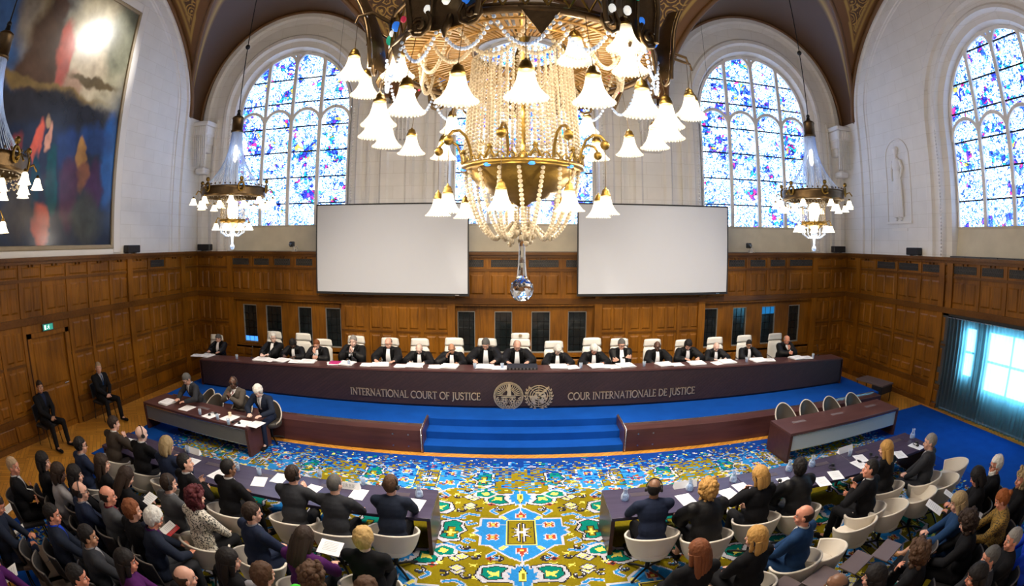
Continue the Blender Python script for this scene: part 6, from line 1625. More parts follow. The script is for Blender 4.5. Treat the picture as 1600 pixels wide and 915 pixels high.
CLO = dict(black=(.008, .008, .010), navy=(.016, .024, .055), dnavy=(.015, .021, .040), blue=(.012, .040, .11), bright=(.01, .05, .55), grey=(.075, .078, .085), dgrey=(.036, .038, .046), brown=(.055, .042, .034), taupe=(.085, .072, .060), mustard=(.20, .115, .02), green=(.10, .75, .08), purple=(.075, .012, .10), white=(.62, .60, .60), lgrey=(.28, .27, .29), wine=(.16, .015, .03), kaki=(.09, .08, .065), tan=(.42, .22, .10))
CLOM = {k: mat('cloth_' + k, tuple(q * (.8 if max(v) < .06 else .9) for q in v), .85, var=.12, scale=24, spec=.15, bump=.25, bscale=26) for k, v in CLO.items()}
CLOM['robe'] = mat('robe_black_satin', (.005, .005, .006), .55, var=.2, scale=10, bump=.5, bscale=14, spec=.25)
CLOM['velvet'] = mat('black_velvet', (.0025, .0025, .003), .9, spec=.1); CLOM['jabot'] = mat('white_pleated_linen', (.80, .80, .83), .8, var=.04, stretch=(1, 1, .05), bump=.5, bscale=90)
def pattern_cloth(name, c1, c2, sc):
    m, nt, b, N = nodes(name); tc = N('ShaderNodeTexCoord'); v = N('ShaderNodeTexVoronoi', ins={'Scale': sc}); r = N('ShaderNodeValToRGB'); r.color_ramp.interpolation = 'CONSTANT'
    nt.links.new(tc.outputs['Object'], v.inputs['Vector']); nt.links.new(v.outputs['Distance'], r.inputs[0]); r.color_ramp.elements[0].color = c4(c1); r.color_ramp.elements[1].color = c4(c2); r.color_ramp.elements[1].position = .42
    nt.links.new(r.outputs[0], b.inputs['Base Color']); b.inputs['Roughness'].default_value = .8; return m
CLOM['print'] = pattern_cloth('black_white_print', (.03, .03, .03), (.62, .58, .50), 42); CLOM['mprint'] = pattern_cloth('mustard_print', (.02, .015, .01), (.26, .15, .02), 50)
LIPM = mat('lips_tone', (.40, .12, .09), .45); LIPD = mat('lips_dark_tone', (.10, .03, .025), .45)
def slot(o, m):
    if not o.data.materials: o.data.materials.append(None)
    o.material_slots[0].link = 'OBJECT'; o.material_slots[0].material = m; return o
def person(label, u, v, pose, skin, hairs, top, legs='black', shirt=None, tie=None, extra=(), rz=0.0, at=None, scale=.955, floor=.012, face=True, group=None, flip=False, zfix=None, snapy=None):
    """u, v: centre of the head in the photograph; at: explicit place of the seat"""
    D = seated(pose); hc = D['Mh'].to_translation(); fx = -1 if flip else 1
    R = Matrix.Rotation(rz, 3, 'Z'); off = R @ V((hc.x * fx * scale, hc.y * scale, 0)); hz = floor + hc.z * scale
    if at is None:
        if zfix is not None: P = at_y(u, v, zfix); s2 = (P.z - floor) / hc.z; scale = max(.82, min(1.03, s2)); off = R @ V((hc.x * fx * scale, hc.y * scale, 0)); loc = V((P.x - off.x, P.y - off.y, floor))
        else: P = at_z(u, v, hz); loc = V((P.x - off.x, P.y - off.y, floor))
        if snapy is not None: loc.y = snapy
    else: loc = V((at[0], at[1], floor))
    t = thing('person', label, 'person', loc, rz, group); t.scale = (scale * fx, scale, scale)
    ch = lambda n, me, m, mx=None: _part(t, n, me, m, mx)
    ch('body', D['body'], SKIN[skin])
    robe = top == 'robe'
    ch('robe' if robe else 'jacket' if shirt or top in ('grey', 'navy', 'dgrey', 'dnavy', 'brown', 'taupe', 'blue') else 'top', D['robe' if robe else 'jacket'], CLOM[top])
    if robe:
        if shirt != 'noj':
            ch('jabot', D['jabot'], CLOM['jabot']); ch('velvet_facing', D['facing_l'], CLOM['velvet']); ch('velvet_facing', D['facing_r'], CLOM['velvet'])
    elif shirt:
        ch('shirt_front', D['shirt'], CLOM[shirt])
        if tie: ch('tie', D['tie'], CLOM[tie])
    if legs.startswith('skirt'):
        ch('skirt', D['skirt'], CLOM[legs.split('_')[1]])
    elif not robe: ch('trousers', D['trousers'], CLOM[legs])
    for q in D['shoes']: ch('shoe', q, CLOM['black'] if legs != 'skirt_blue' else CLOM['tan'])
    Mh = D['Mh']
    if hairs:
        st, hcx = hairs; h = ch('hair', hair(st), HAIRM[hcx], Mh)
    for e in extra:
        if e == 'headset': ch('headset', gear('headset'), BLACK, Mh)
        if e == 'glasses': ch('glasses', gear('glasses'), BLKMET, Mh)
        if e == 'beard': ch('beard', gear('beard'), HAIRM['white'], Mh)
        if e == 'collar':
            m = MB(); m.lathe([(.062, -.02), (.070, .0), (.066, .022)], n=18, sy=1.05); c = ch('collar', m.mesh('collar', []), CLOM['white'], Matrix.Translation(D['neck'] + V((0, -.005, .012))) @ D['RL'].to_4x4())
    if shirt and not robe and 'collar' not in extra and shirt != 'noj':
        m = MB(); m.lathe([(.060, -.015), (.066, .0), (.062, .020)], n=16, sy=1.05); ch('collar', m.mesh('collar', []), CLOM[shirt], Matrix.Translation(D['neck'] + V((0, -.008, .008))) @ D['RL'].to_4x4())
    if face:
        for s in (-1, 1): o = link('eye', gear('eye'), t); o.matrix_local = Mh @ Matrix.Translation((s * .031, .0755, .014))
        for s in (-1, 1): ch('eyebrow', gear('brows'), HAIRM[hairs[1] if hairs else 'dark'], Mh @ Matrix.Translation((s * .032, .092, .039)) @ Matrix.Scale(s, 4, (1, 0, 0)))
        ch('lips', gear('lips'), LIPD if skin in 'db' else LIPM, Mh)
    t['hz'] = 0; del t['hz']
    return t, loc
def _part(t, n, me, m, mx):
    o = link(n, me, t)
    if mx is not None: o.matrix_local = mx
    return slot(o, m)
# ---- who sits where
def sheets(x, y, z, rz, label, n=1, group='papers on the tables', w=.21, l=.297, mtl=None):
    m = MB(); rr = random.Random(int(abs(x * 1000) + abs(y * 77)))
    for k in range(n): m.box((rr.uniform(-.02, .02) * (k > 0), rr.uniform(-.02, .02) * (k > 0), .0015 + .003 * k), (w, l, .003), rr.uniform(-.15, .15) * (k > 0))
    m.cur = 1
    for j in range(6): m.box((0, l * (.34 - .11 * j), .0005 + .003 * n), (w * .62, .004, .0006))
    return tag(m.build('paper_sheet' if n == 1 else 'paper_stack', [mtl or PAPER, INK], None, (x, y, z), rz), label, 'paper', group)
INK = mat('grey_print', (.35, .35, .37), .8)
g = 'judges seated behind the bench'
J = [  # u, v of head, pose, skin, hair, extra, chair u, words, flip
 (342, 534, 'recline', 'f', ('short', 'dgrey'), (), 337, 'dark-haired judge at the far left end of the bench', True),
 (427, 528, 'lookl', 'p', ('fluffy', 'white'), ('glasses',), 427, 'white-haired judge in glasses looking sideways, second from the left', True),
 (458, 537, 'write', 'd', ('fluffy', 'black'), (), 472, 'black-haired woman judge bent over papers, third from the left', False),
 (495, 538, 'face', 'f', ('crop', 'auburn'), (), 504, 'short auburn-haired woman judge with a hand at her face', False),
 (552, 533, 'clasp', 'p', ('short', 'grey'), (), 555, 'grey-haired judge with hands clasped before his mouth', False),
 (607, 536, 'readup', 'f', ('bald', 'dark'), (), 608, 'dark-fringed balding judge reading, left of the first oak pier', False),
 (655, 545, 'write', 'p', ('bald', 'grey'), (), 655, 'pale bald judge bent deep over white papers', True),
 (706, 545, 'cheek', 't', ('bald', 'dark'), (), 709, 'balding judge resting his cheek on one hand', False),
 (759, 537, 'read', 'f', ('short', 'dgrey'), (), 761, 'grey-haired judge holding large papers left of the president', True),
 (808, 540, 'read', 'f', ('bald', 'dark'), (), 813, 'bald presiding judge in the tall centre chair behind the black console', False),
 (871, 547, 'read', 'p', ('fluffy', 'white'), (), 866, 'fluffy white-haired judge right of the president', False),
 (928, 546, 'write', 'r', ('fluffy', 'white'), (), 926, 'ruddy white-haired judge writing, second right of the president', False),
 (971, 538, 'cross', 'f', ('short', 'dgrey'), ('glasses',), 969, 'grey-haired judge in glasses with folded arms', False),
 (1027, 541, 'readup', 'd', ('bald', 'black'), (), 1021, 'dark-skinned bald judge reading with both hands on the bench', False),
 (1075, 539, 'write', 'f', ('fluffy', 'black'), (), 1070, 'black-haired woman judge looking down at papers', False),
 (1119, 542, 'write', 'p', None, (), 1119, 'completely bald pale judge writing, third from the right', False),
 (1170, 538, 'readup', 't', ('short', 'black'), ('glasses',), 1165, 'black-haired judge in glasses lifting a sheet, second from the right', False),
 (1229, 531, 'chin', 'r', ('bald', 'grey'), (), 1213, 'ruddy bald judge at the far right end, hand at chin', True)]
CT = dict(zip([q[6] for q in J], (522, 517, 520, 529, 524, 527, 528, 527, 528, 520, 532, 527, 528, 529, 530, 526, 523, 520)))
for u, v, ps, sk, hr, ex, cu_, w, fl_ in J:
    t, loc = person(w, u, v, 'J_' + ps, sk, hr, 'robe', extra=ex, rz=pi, floor=.45, zfix=10.98, group=g, flip=fl_)
    cx = at_y(cu_, 545, 11.45).x; top = zt(loc.x)
    k = (1.0 if cu_ != 813 else 1.07) * min(1.0, .90 + .12 * t.scale.z / .93)
    c = place(jch0, cx, 11.36, pi + .04 * (loc.x - cx), 'white leather high-back chair of the ' + ' '.join(w.split()[:9]), 'high white judges chairs', .45)
    zc_ = {338: 1.50, 427: 1.74, 472: 1.71, 504: 1.62}.get(cu_)
    c.scale = (k, k, (at_y(cu_, CT[cu_], 11.60).z - .45) / (1.27 if cu_ != 813 else 1.41))
    if cu_ == 813:
        m = MB(); m.grid(lambda a, b: ((a - .5) * .40, -.255, 1.27 + .15 * b), 1, 1); 
        m = MB(); m.bevbox((0, -.26, 1.33), (.40, .085, .16), .035); m.build('upper_headrest', WHITEL, c)
        m = MB(); m.cone((0, -.212, 1.345), (0, -.20, 1.345), .04, .04, 16); m.build('round_emblem', BRASSL, c)
    px_ = loc.x + rnd.uniform(-.05, .05)
    s = ' '.join(w.split()[:8])
    zz = zt(px_) + .001
    sheets(px_, 10.36, zz, rnd.uniform(-.2, .2), 'stack of white papers in front of the ' + s, 10, 'papers on the bench', .34, .34)
    if rnd.random() < .8: sheets(px_ + rnd.choice((-.30, .28)), 10.30, zz, rnd.uniform(-.4, .4), 'loose white sheet beside the papers of the ' + s, 4, 'papers on the bench', .24, .28)
    gx = px_ + .42
    if gx < 7.6: pass
def glass(x, y, z, label, h=.115, group='drinking glasses and carafes', carafe=False):
    t = thing('water_carafe' if carafe else 'drinking_glass', label, 'glass', (x, y, z), 0, group)
    m = MB()
    if carafe: m.lathe([(0, .002), (.050, .002), (.055, .02), (.052, .07), (.030, .11), (.026, .15), (.034, .175), (.031, .175), (.023, .15), (.027, .11), (.048, .07), (.050, .02), (.0, .01)], n=18)
    else: m.lathe([(0, .002), (.030, .002), (.037, h), (.034, h), (.028, .012), (0, .012)], n=16)
    m.build('glass_body', WATER, t)
    m = MB(); m.lathe([(0, .012), (.027 if not carafe else .049, .013), (.031 if not carafe else .047, h * .6), (0, h * .6)], n=14); m.build('water', WATER, t); return t
for x, w in ((-7.0, 'left end'), (-4.0, 'left part near the auburn-haired judge'), (-1.2, 'beside the grey-haired judge'), (-.62, 'left of the black console'), (1.05, 'between the two white-haired judges'), (2.45, 'right of the judge with folded arms'), (5.0, 'near the bald judge on the right'), (7.0, 'right end')):
    glass(x, 10.25, zt(x), 'water glass on the bench, ' + w, group='glasses on the bench')
# president's console
t = thing('console', 'black control console with grey keys on the bench centre', 'console', (-.20, 10.22, zt(0)), 0)
m = MB(); m.prism([(-.11, 0), (.11, 0), (.11, .09), (-.11, .05)], -.32, .32, Matrix(((0, 0, 1), (1, 0, 0), (0, 1, 0)))); m.build('housing', BLACK, t)
for i in range(8):
    for j in range(2): m = MB(); m.box((-.26 + .075 * i, -.113, .02 + .022 * j), (.04, .006, .012)); m.build('key', GREYMET, t)
def mic(x, y, z, label, rz=0):
    t = thing('gooseneck_microphone', label, 'microphone', (x, y, z), rz, 'gooseneck microphones'); m = MB(); m.cone((0, 0, 0), (0, 0, .02), .035, .03, 12); m.build('base', BLACK, t)
    m = MB(); m.tube([(0, 0, .02), (0, .02, .14), (0, .08, .24)], .005, 6); m.build('stem', BLKMET, t); m = MB(); m.ball((0, .09, .255), .016, 8, (1, 1.5, 1)); m.build('capsule', BLACK, t)
mic(-8.0 + 1.3, 10.5, zt(-6.7), 'black gooseneck microphone at the left part of the bench'); mic(-.62, 10.3, zt(-.6), 'black gooseneck microphone left of the black console'); mic(7.35, 10.5, zt(7.3), 'black gooseneck microphone at the right end of the bench')
m = MB(); m.bbox(-.12, .12, -.09, .09, 0, .05); tag(m.build('book', mat('magenta_cover', (.45, .02, .16), .5), None, (-4.35, 10.30, zt(-4.3))), 'magenta covered book on the bench before the auburn-haired judge', 'book')
# ---- registry desk
GR = 'people at the registry desk'
person('man with dark grey hair bent over papers at the registry desk left end', 277, 607, 'write', 'f', ('short', 'dgrey'), 'dgrey', 'dgrey', 'white', 'dgrey', ('glasses',), rz=pi - .35, group=GR, at=(-7.06, 8.50))
person('dark-skinned bald man in grey-brown suit with pink tie and clasped hands', 362, 605, 'clasp', 'd', None, 'taupe', 'taupe', 'white', 'wine', ('glasses', 'headset'), rz=pi - .15, group=GR, at=(-5.92, 8.52))
person('white-haired man in navy suit reading at the registry desk right end', 396, 618, 'write', 'p', ('fluffy', 'white'), 'dnavy', 'navy', 'white', 'lgrey', (), rz=pi - .05, group=GR, at=(-5.22, 8.42))
for x, y, rz, w in ((-6.98, 8.62, pi - .4, 'under the grey-haired man at the registry desk left end'), (-6.58, 8.36, pi - .15, 'standing empty at the registry desk'), (-5.92, 8.50, pi, 'under the man with the pink tie'), (-5.18, 8.42, pi + .1, 'under the white-haired man at the registry desk')):
    place(taupe0, x, y, rz, 'dark taupe shell chair with pale rim ' + w, 'taupe shell chairs left')
for x, w in ((4.98, 'leftmost, nearest to the steps'), (5.58, 'second from the left'), (6.20, 'second from the right'), (6.84, 'rightmost, nearest to the side table')):
    place(taupe0, x, 8.12 - .03 * (x - 5), pi + .1, 'empty taupe shell chair behind the right side desk, ' + w, 'empty taupe shell chairs right')
for x, y, w, n in ((-7.62, 7.98, 'thick pile of white files at the left end of the registry desk', 14), (-6.98, 7.92, 'open white papers before the man bent over the registry desk', 2), (-6.24, 7.78, 'white sheet with a headset beside the empty registry chair', 1), (-5.78, 7.80, 'white papers with a cup before the man with the pink tie', 3), (-5.38, 7.66, 'left one of two white papers before the white-haired registry man', 1), (-5.12, 7.72, 'right one of two white papers before the white-haired registry man', 1)):
    sheets(x, y, .613, -.09 + rnd.uniform(-.25, .25), w, n, 'papers on the registry desk', .26, .33)
for x, y, w in ((-6.48, 7.72, 'left of the sheet with the headset'), (-5.96, 7.62, 'in the middle of the desk'), (-5.62, 7.50, 'near the black headset')): glass(x, y, .613, 'water glass on the registry desk ' + w)
def headset_on(x, y, z, label, rz=0):
    m = MB(); m.tube([(.075 * cos(pi * i / 10), .085 * sin(pi * i / 10), .012) for i in range(11)], .007, 5)
    for s in (-1, 1): m.cone((s * .075, 0, .0), (s * .075, 0, .03), .033, .028, 10)
    tag(m.build('headphones', BLACK, None, (x, y, z), rz), label, 'headphones', 'headphones lying on tables')
headset_on(-5.52, 7.62, .613, 'black headphones on the registry desk before the pink-tie man'); headset_on(-6.22, 7.82, .62, 'black headphones on the white sheet of the empty registry seat', 1)
m = MB(); m.cone((0, 0, 0), (0, 0, .07), .03, .038, 14); tag(m.build('paper_cup', mat('cream_cup', (.75, .62, .42), .6), None, (-5.83, 7.90, .628)), 'cream coloured cup standing on papers of the pink-tie man', 'cup')
# ---- guards by the wall
person('man in black suit and white shirt sitting at the left wall right of the door', 137, 577, 'guard', 'f', ('short', 'sandy'), 'black', 'black', 'lgrey', 'blue', rz=-pi / 2 - .1, at=(-9.55, 7.62))
person('man in black suit and blue shirt sitting at the left wall left of the door', 44, 606, 'guard', 't', ('short', 'dark'), 'black', 'black', 'navy', None, rz=-pi / 2 + .1, at=(-9.5, 5.62))
RIMD = mat('dim_chair_rim', (.13, .115, .105), .5)  # pale rim colour darkened, the gloom over the audience is put into it
def plain_chair(name='audience_chair'):
    c = thing(name, '', 'chair')
    m = MB(); m.bevbox((0, .02, .42), (.44, .43, .06), .02); m.build('seat', DKFAB, c)
    m = MB(); m.grid(lambda u, v: ((u - .5) * .50, -.22 - .05 * v + .10 * (2 * u - 1) ** 2, .50 + .30 * v), 12, 4); o = m.build('backrest', DKFAB, c); sm = o.modifiers.new('s', 'SOLIDIFY'); sm.thickness = .02
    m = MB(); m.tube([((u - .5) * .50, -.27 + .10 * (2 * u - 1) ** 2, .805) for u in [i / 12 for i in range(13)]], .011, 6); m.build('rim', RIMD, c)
    for sx in (-1, 1):
        for sy in (-1, 1): m = MB(); m.cone((sx * .19, sy * .17, .42), (sx * .21, sy * .21, 0), .012, .011, 6); m.build('leg', BLKMET, c)
    return c
aud0 = plain_chair()
place(aud0, -9.58, 7.62, -pi / 2 - .1, 'black chair at the left wall under the man right of the door', 'chairs at the left wall'); place(aud0, -9.53, 5.62, -pi / 2 + .1, 'black chair at the left wall under the man left of the door', 'chairs at the left wall')
# ---- left and right conference tables
def seat(label, short, u, v, pose, skin, hairs, top, legs='black', shirt=None, tie=None, extra=(), rz=0.0, row='', chair=tub0, grp='people', cgrp='chairs', flip=False, face=True, scale=.955, dx=0):
    t, loc = person(label, u, v, pose, skin, hairs, top, legs, shirt, tie, extra, rz, group=grp, flip=flip, face=face, scale=scale)
    if chair is not None:
        b = R2(rz) @ V((0, -.02 if chair is tub0 else 0, 0)); place(chair, loc.x + b.x, loc.y + b.y, rz, ('cream tub chair' if chair is tub0 else 'dark audience chair') + ' under the ' + short, cgrp)
    return t, loc
R2 = lambda a: Matrix.Rotation(a, 3, 'Z')
A = 'people at the left long table'; CA = 'cream tub chairs along the left long table'
seat('man in brown-grey suit holding his chin, outer left end of the long table', 'man in brown-grey suit at the outer left table end', 178, 662, 'think', 'f', ('short', 'dark'), 'brown', 'brown', 'white', None, (), -.1, grp=A, cgrp=CA)
seat('bald man with headset in black suit at the left long table', 'bald man with headset at the left long table', 221, 678, 'table', 'p', None, 'black', 'black', 'white', None, ('headset',), -.1, grp=A, cgrp=CA)
seat('woman with ash blond bob in navy at the left long table', 'woman with ash blond bob at the left table', 261, 696, 'handup', 'f', ('bob', 'ash'), 'navy', 'navy', None, None, (), -.05, grp=A, cgrp=CA)
seat('man in black suit propping his head on his hands beside the blond-bob woman', 'man propping his head at the left table', 290, 724, 'prop', 'f', ('short', 'black'), 'black', 'black', 'white', None, (), -.35, grp=A, cgrp=CA, flip=True)
seat('dark-skinned man in black suit at the left table looking right', 'dark-skinned man at the left table', 357, 732, 'tabler', 'b', ('crop', 'black'), 'black', 'black', 'white', None, (), -.25, grp=A, cgrp=CA, flip=True)
seat('man in charcoal suit with headset, third from the aisle at the left table', 'man in charcoal suit third from the aisle', 458, 742, 'think', 'f', ('short', 'dark'), 'dgrey', 'black', None, None, ('headset',), 0, grp=A, cgrp=CA)
seat('broad man with cropped hair in charcoal suit, second from the aisle', 'broad man with cropped hair second from the aisle', 523, 757, 'table', 'f', ('crop', 'dgrey'), 'dgrey', 'black', None, None, (), -.05, grp=A, cgrp=CA)
seat('brown-haired man with headset in dark blue suit next to the aisle, left side', 'brown-haired man next to the aisle on the left', 611, 758, 'table', 'f', ('short', 'brown'), 'dnavy', 'black', None, None, ('headset',), 0, grp=A, cgrp=CA)
B_ = 'people in the second row left'; CB = 'cream tub chairs in the second row left'
seat('man with glasses and headset in navy suit, outermost of the second row left', 'man with glasses outermost in the second row', 126, 696, 'lap', 'f', ('short', 'black'), 'navy', 'black', 'lgrey', None, ('headset', 'glasses'), -.25, grp=B_, cgrp=CB)
seat('woman with long wavy dark brown hair in black jacket, second row left', 'woman with long wavy dark hair, second row', 160, 724, 'lap', 'f', ('long', 'dark'), 'black', 'black', None, None, (), -.3, grp=B_, cgrp=CB)
seat('woman with long straight dark hair bending over papers, second row left', 'woman with straight dark hair, second row', 197, 745, 'paper', 'f', ('long', 'dark'), 'black', 'black', None, None, (), -.35, grp=B_, cgrp=CB)
seat('man in grey suit with headset, second row left', 'man in grey suit with headset, second row', 264, 756, 'lap', 'f', ('short', 'dark'), 'grey', 'grey', 'lgrey', None, ('headset',), -.25, grp=B_, cgrp=CB)
seat('woman with wine red curls in a black and white print, second row left', 'woman with wine red curls, second row', 306, 778, 'lap', 'f', ('curly', 'wine'), 'print', 'black', None, None, ('headset',), -.25, grp=B_, cgrp=CB)
seat('dark-haired man in navy suit turned sideways, second row left', 'dark-haired man in navy suit, second row', 394, 802, 'lap', 'f', ('short', 'dark'), 'navy', 'navy', 'lgrey', None, (), -.45, grp=B_, cgrp=CB)
seat('woman with very long brown hair holding white papers, second row left', 'woman with very long brown hair, second row', 475, 842, 'paper', 'f', ('long', 'dark'), 'purple', 'black', None, None, (), -.15, grp=B_, cgrp=CB)
seat('short blond-haired person in black coat, second row next to the aisle', 'blond person in black coat by the aisle', 569, 842, 'lap', 'p', ('fluffy', 'blond'), 'black', 'black', None, None, (), 0, grp=B_, cgrp=CB)
Cg = 'audience on the left'; CC = 'dark audience chairs on the left'
def aud(label, short, *a, **k): k.setdefault('grp', Cg); k.setdefault('cgrp', CC); return seat(label, short, *a, chair=aud0, **k)
aud('grey-haired man in dark suit with folded arms at the far left', 'grey-haired man with folded arms far left', 21, 729, 'fold', 'r', ('short', 'sandy'), 'black', 'black', 'white', 'lgrey', (), -.5)
aud('dark-haired woman in black seen from behind, left edge of the third row', 'dark-haired woman in black, third row', 68, 721, 'lap', 'f', ('bob', 'black'), 'black', 'black', None, None, (), -.4)
aud('woman in pale grey top with her hand at her cheek', 'woman in pale grey top', 92, 739, 'handup', 'f', ('bob', 'dark'), 'lgrey', 'black', None, None, (), -.35)
aud('dark-haired woman in black between the grey top and the headset man', 'dark-haired woman beside the headset man', 118, 742, 'lap', 'f', ('bob', 'black'), 'black', 'black', None, None, (), -.3)
aud('balding man with glasses and headset in navy suit, third row left', 'balding man with headset, third row', 126, 768, 'lap', 'f', ('bald', 'dark'), 'navy', 'black', 'lgrey', None, ('headset', 'glasses'), -.35)
aud('balding man with wine red scarf over a grey coat', 'balding man with wine red scarf', 169, 775, 'lap', 'r', ('bald', 'dark'), 'grey', 'black', 'wine', 'wine', (), -.35)
aud('auburn-haired woman in black with a headset band', 'auburn-haired woman in black', 207, 798, 'lap', 'f', ('fluffy', 'auburn'), 'black', 'black', None, None, (), -.3)
aud('white-haired man in dark suit holding a red book', 'white-haired man with a red book', 240, 810, 'paper', 'r', ('fluffy', 'white'), 'dnavy', 'dgrey', 'purple', None, (), -.45)
aud('long dark-haired woman in black, third row left centre', 'long dark-haired woman, third row centre', 358, 876, 'lap', 'f', ('long', 'black'), 'black', 'black', None, None, (), -.45)
aud('brown-haired person in pale grey jacket at the lower picture edge', 'brown-haired person in pale grey', 412, 899, 'lap', 'f', ('fluffy', 'brown'), 'lgrey', 'black', None, None, (), -.2)
aud('wavy brown-haired person in bright green top at the lower edge', 'person in bright green top', 489, 902, 'lap', 'f', ('curly', 'brown'), 'green', 'black', None, None, (), -.1)
aud('brown-haired person at the lower edge near the aisle on the left', 'brown-haired person near the left aisle', 574, 922, 'lap', 'f', ('fluffy', 'brown'), 'black', 'black', None, None, (), 0)
aud('black-haired man in dark suit with blue collar, fourth row far left', 'black-haired man with blue collar', 82, 804, 'lap', 'r', ('short', 'black'), 'dnavy', 'black', 'bright', None, (), -.45)
aud('dark-haired man in charcoal suit, fourth row left', 'dark-haired man in charcoal, fourth row', 138, 838, 'lap', 't', ('short', 'black'), 'dgrey', 'black', 'lgrey', None, (), -.45)
aud('black-haired woman in purple sweater, fourth row left', 'black-haired woman in purple sweater', 198, 877, 'lap', 'r', ('long', 'black'), 'purple', 'dgrey', None, None, (), -.5)
aud('balding man at the lower picture edge, left', 'balding man at the lower left edge', 290, 903, 'lap', 'f', ('bald', 'dark'), 'black', 'black', None, None, (), -.3)
aud('dark-haired person in the lower left corner', 'dark-haired person in the lower left corner', 122, 901, 'lap', 'r', ('short', 'black'), 'black', 'black', None, None, (), -.5)
aud('person with a white tablet cut by the left edge', 'person with a tablet at the left edge', -4, 788, 'paper', 'r', ('short', 'dark'), 'dnavy', 'navy', None, None, (), -.6)
aud('person in purple reading at the lower left edge', 'person in purple at the lower left edge', -14, 872, 'paper', 'r', ('short', 'dark'), 'purple', 'navy', None, None, (), -.6)
# right side
D_ = 'people at the right long table'; CD = 'cream tub chairs along the right long table'
seat('dark-skinned bald man with headset in navy suit next to the aisle, right side', 'bald man next to the aisle on the right', 1022, 763, 'table', 'b', ('bald', 'black'), 'navy', 'black', None, None, ('headset',), 0, grp=D_, cgrp=CD)
seat('woman with curly golden hair in black robe at the right table', 'curly golden-haired woman in robe', 1106, 766, 'table', 'f', ('curly', 'gold'), 'robe', 'black', 'noj', None, ('headset',), .1, grp=D_, cgrp=CD)
seat('woman with golden bob and headset in black, third from the aisle', 'woman with golden bob third from the aisle', 1187, 744, 'handup', 'f', ('bob', 'gold'), 'black', 'black', None, None, ('headset',), .1, grp=D_, cgrp=CD, flip=True)
seat('black-haired person in wide grey-black robe at the right table', 'black-haired person in wide robe', 1249, 731, 'table', 'b', ('fluffy', 'black'), 'robe', 'black', 'noj', None, (), .15, grp=D_, cgrp=CD)
seat('dark-haired man in black suit leaning his head on his hand, right table', 'man leaning his head at the right table', 1360, 733, 'prop', 'r', ('short', 'black'), 'black', 'black', 'white', None, (), .35, grp=D_, cgrp=CD)
seat('woman with long straight blond hair in black at the right table', 'long blond-haired woman at the right table', 1384, 702, 'table', 'f', ('long', 'gold'), 'black', 'black', None, None, (), .25, grp=D_, cgrp=CD, flip=True)
seat('grey-brown haired man in dark suit at the outer right end of the table', 'man at the outer right table end', 1453, 691, 'lapl', 'f', ('short', 'grey'), 'dgrey', 'dgrey', 'lgrey', None, (), .45, grp=D_, cgrp=CD)
E_ = 'people in the second row right'; CE = 'cream tub chairs in the second row right'
seat('woman with long red-blond hair in black, second row right by the aisle', 'red-blond woman by the right aisle', 1091, 862, 'lap', 'f', ('long', 'auburn'), 'black', 'skirt_black', None, None, (), .15, grp=E_, cgrp=CE, flip=True)
seat('woman with short blond hair, headset and white collar, second row right', 'blond woman with white collar', 1181, 841, 'lapl', 'f', ('bob', 'gold'), 'black', 'skirt_black', None, None, ('headset', 'collar'), .3, grp=E_, cgrp=CE)
seat('balding man in blue suit, second row right', 'balding man in blue suit', 1256, 806, 'lapl', 'r', ('bald', 'dark'), 'blue', 'blue', 'white', None, (), .5, grp=E_, cgrp=CE)
for x, y, rz, w in ((2.97, 3.72, .4, 'beside the balding man in blue suit'), (3.72, 4.05, .38, 'first one of the empty seats behind the robed person'), (4.38, 4.10, .42, 'second one of the empty seats, right section'), (5.05, 4.12, .45, 'third one of the empty seats, right section'), (5.70, 4.18, .5, 'fourth one of the empty seats, right section'), (6.30, 4.45, .55, 'outermost near the blue carpet')):
    place(tub0, x, y, rz, 'empty cream tub chair, ' + w, 'empty cream tub chairs on the right')
F_ = 'audience on the right'; CF = 'dark audience chairs on the right'
def audr(label, short, *a, **k): return seat(label, short, *a, chair=aud0, grp=F_, cgrp=CF, **k)
audr('blond woman in dark blue dress with crossed legs reading white papers', 'blond woman in dark blue dress', 1497, 785, 'legs', 'f', ('long', 'ash'), 'blue', 'skirt_blue', None, None, (), .55, flip=True)
audr('dark-haired person in black with hands joined, right audience', 'dark-haired person with joined hands', 1512, 816, 'paper', 'f', ('curly', 'dark'), 'black', 'black', None, None, (), .5)
audr('curly brown-haired man in black with his hand at his mouth', 'curly brown-haired man in black', 1434, 865, 'handup', 'r', ('curly', 'brown'), 'black', 'black', None, None, (), .4)
audr('white-haired bearded man in dark coat, rightmost of the back rows', 'white-haired bearded man', 1556, 727, 'lapl', 'r', ('fluffy', 'white'), 'black', 'black', None, None, ('beard', 'glasses'), .6)
audr('black-haired woman in black beside the bearded man', 'black-haired woman beside the bearded man', 1527, 745, 'paper', 'r', ('bob', 'black'), 'black', 'black', None, None, (), .55)
audr('red-haired woman in mustard print jacket holding a paper', 'red-haired woman in mustard jacket', 1566, 781, 'paper', 'r', ('bun', 'red'), 'mprint', 'black', None, None, (), .6)
audr('curly sandy-haired person cut by the right edge', 'curly sandy-haired person at the right edge', 1597, 748, 'lapl', 'r', ('curly', 'ash'), 'black', 'black', None, None, (), .6)
audr('grey-haired man at the right edge behind the man with dark grey hair', 'grey-haired man near the right edge', 1582, 843, 'lapl', 'r', ('short', 'grey'), 'black', 'black', None, None, (), .6)
audr('man with dark grey hair in dark suit, lower right', 'man with dark grey hair, lower right', 1546, 872, 'lapl', 'r', ('short', 'dgrey'), 'dgrey', 'black', 'lgrey', None, (), .55)
audr('black-haired woman in black at the lower right edge', 'black-haired woman at the lower right', 1525, 900, 'handup', 'r', ('bob', 'black'), 'black', 'black', None, None, (), .5, flip=True)
audr('person in bright blue cut by the right edge', 'person in bright blue at the right edge', 1618, 818, 'paper', 'r', ('short', 'dark'), 'bright', 'black', None, None, (), .6)
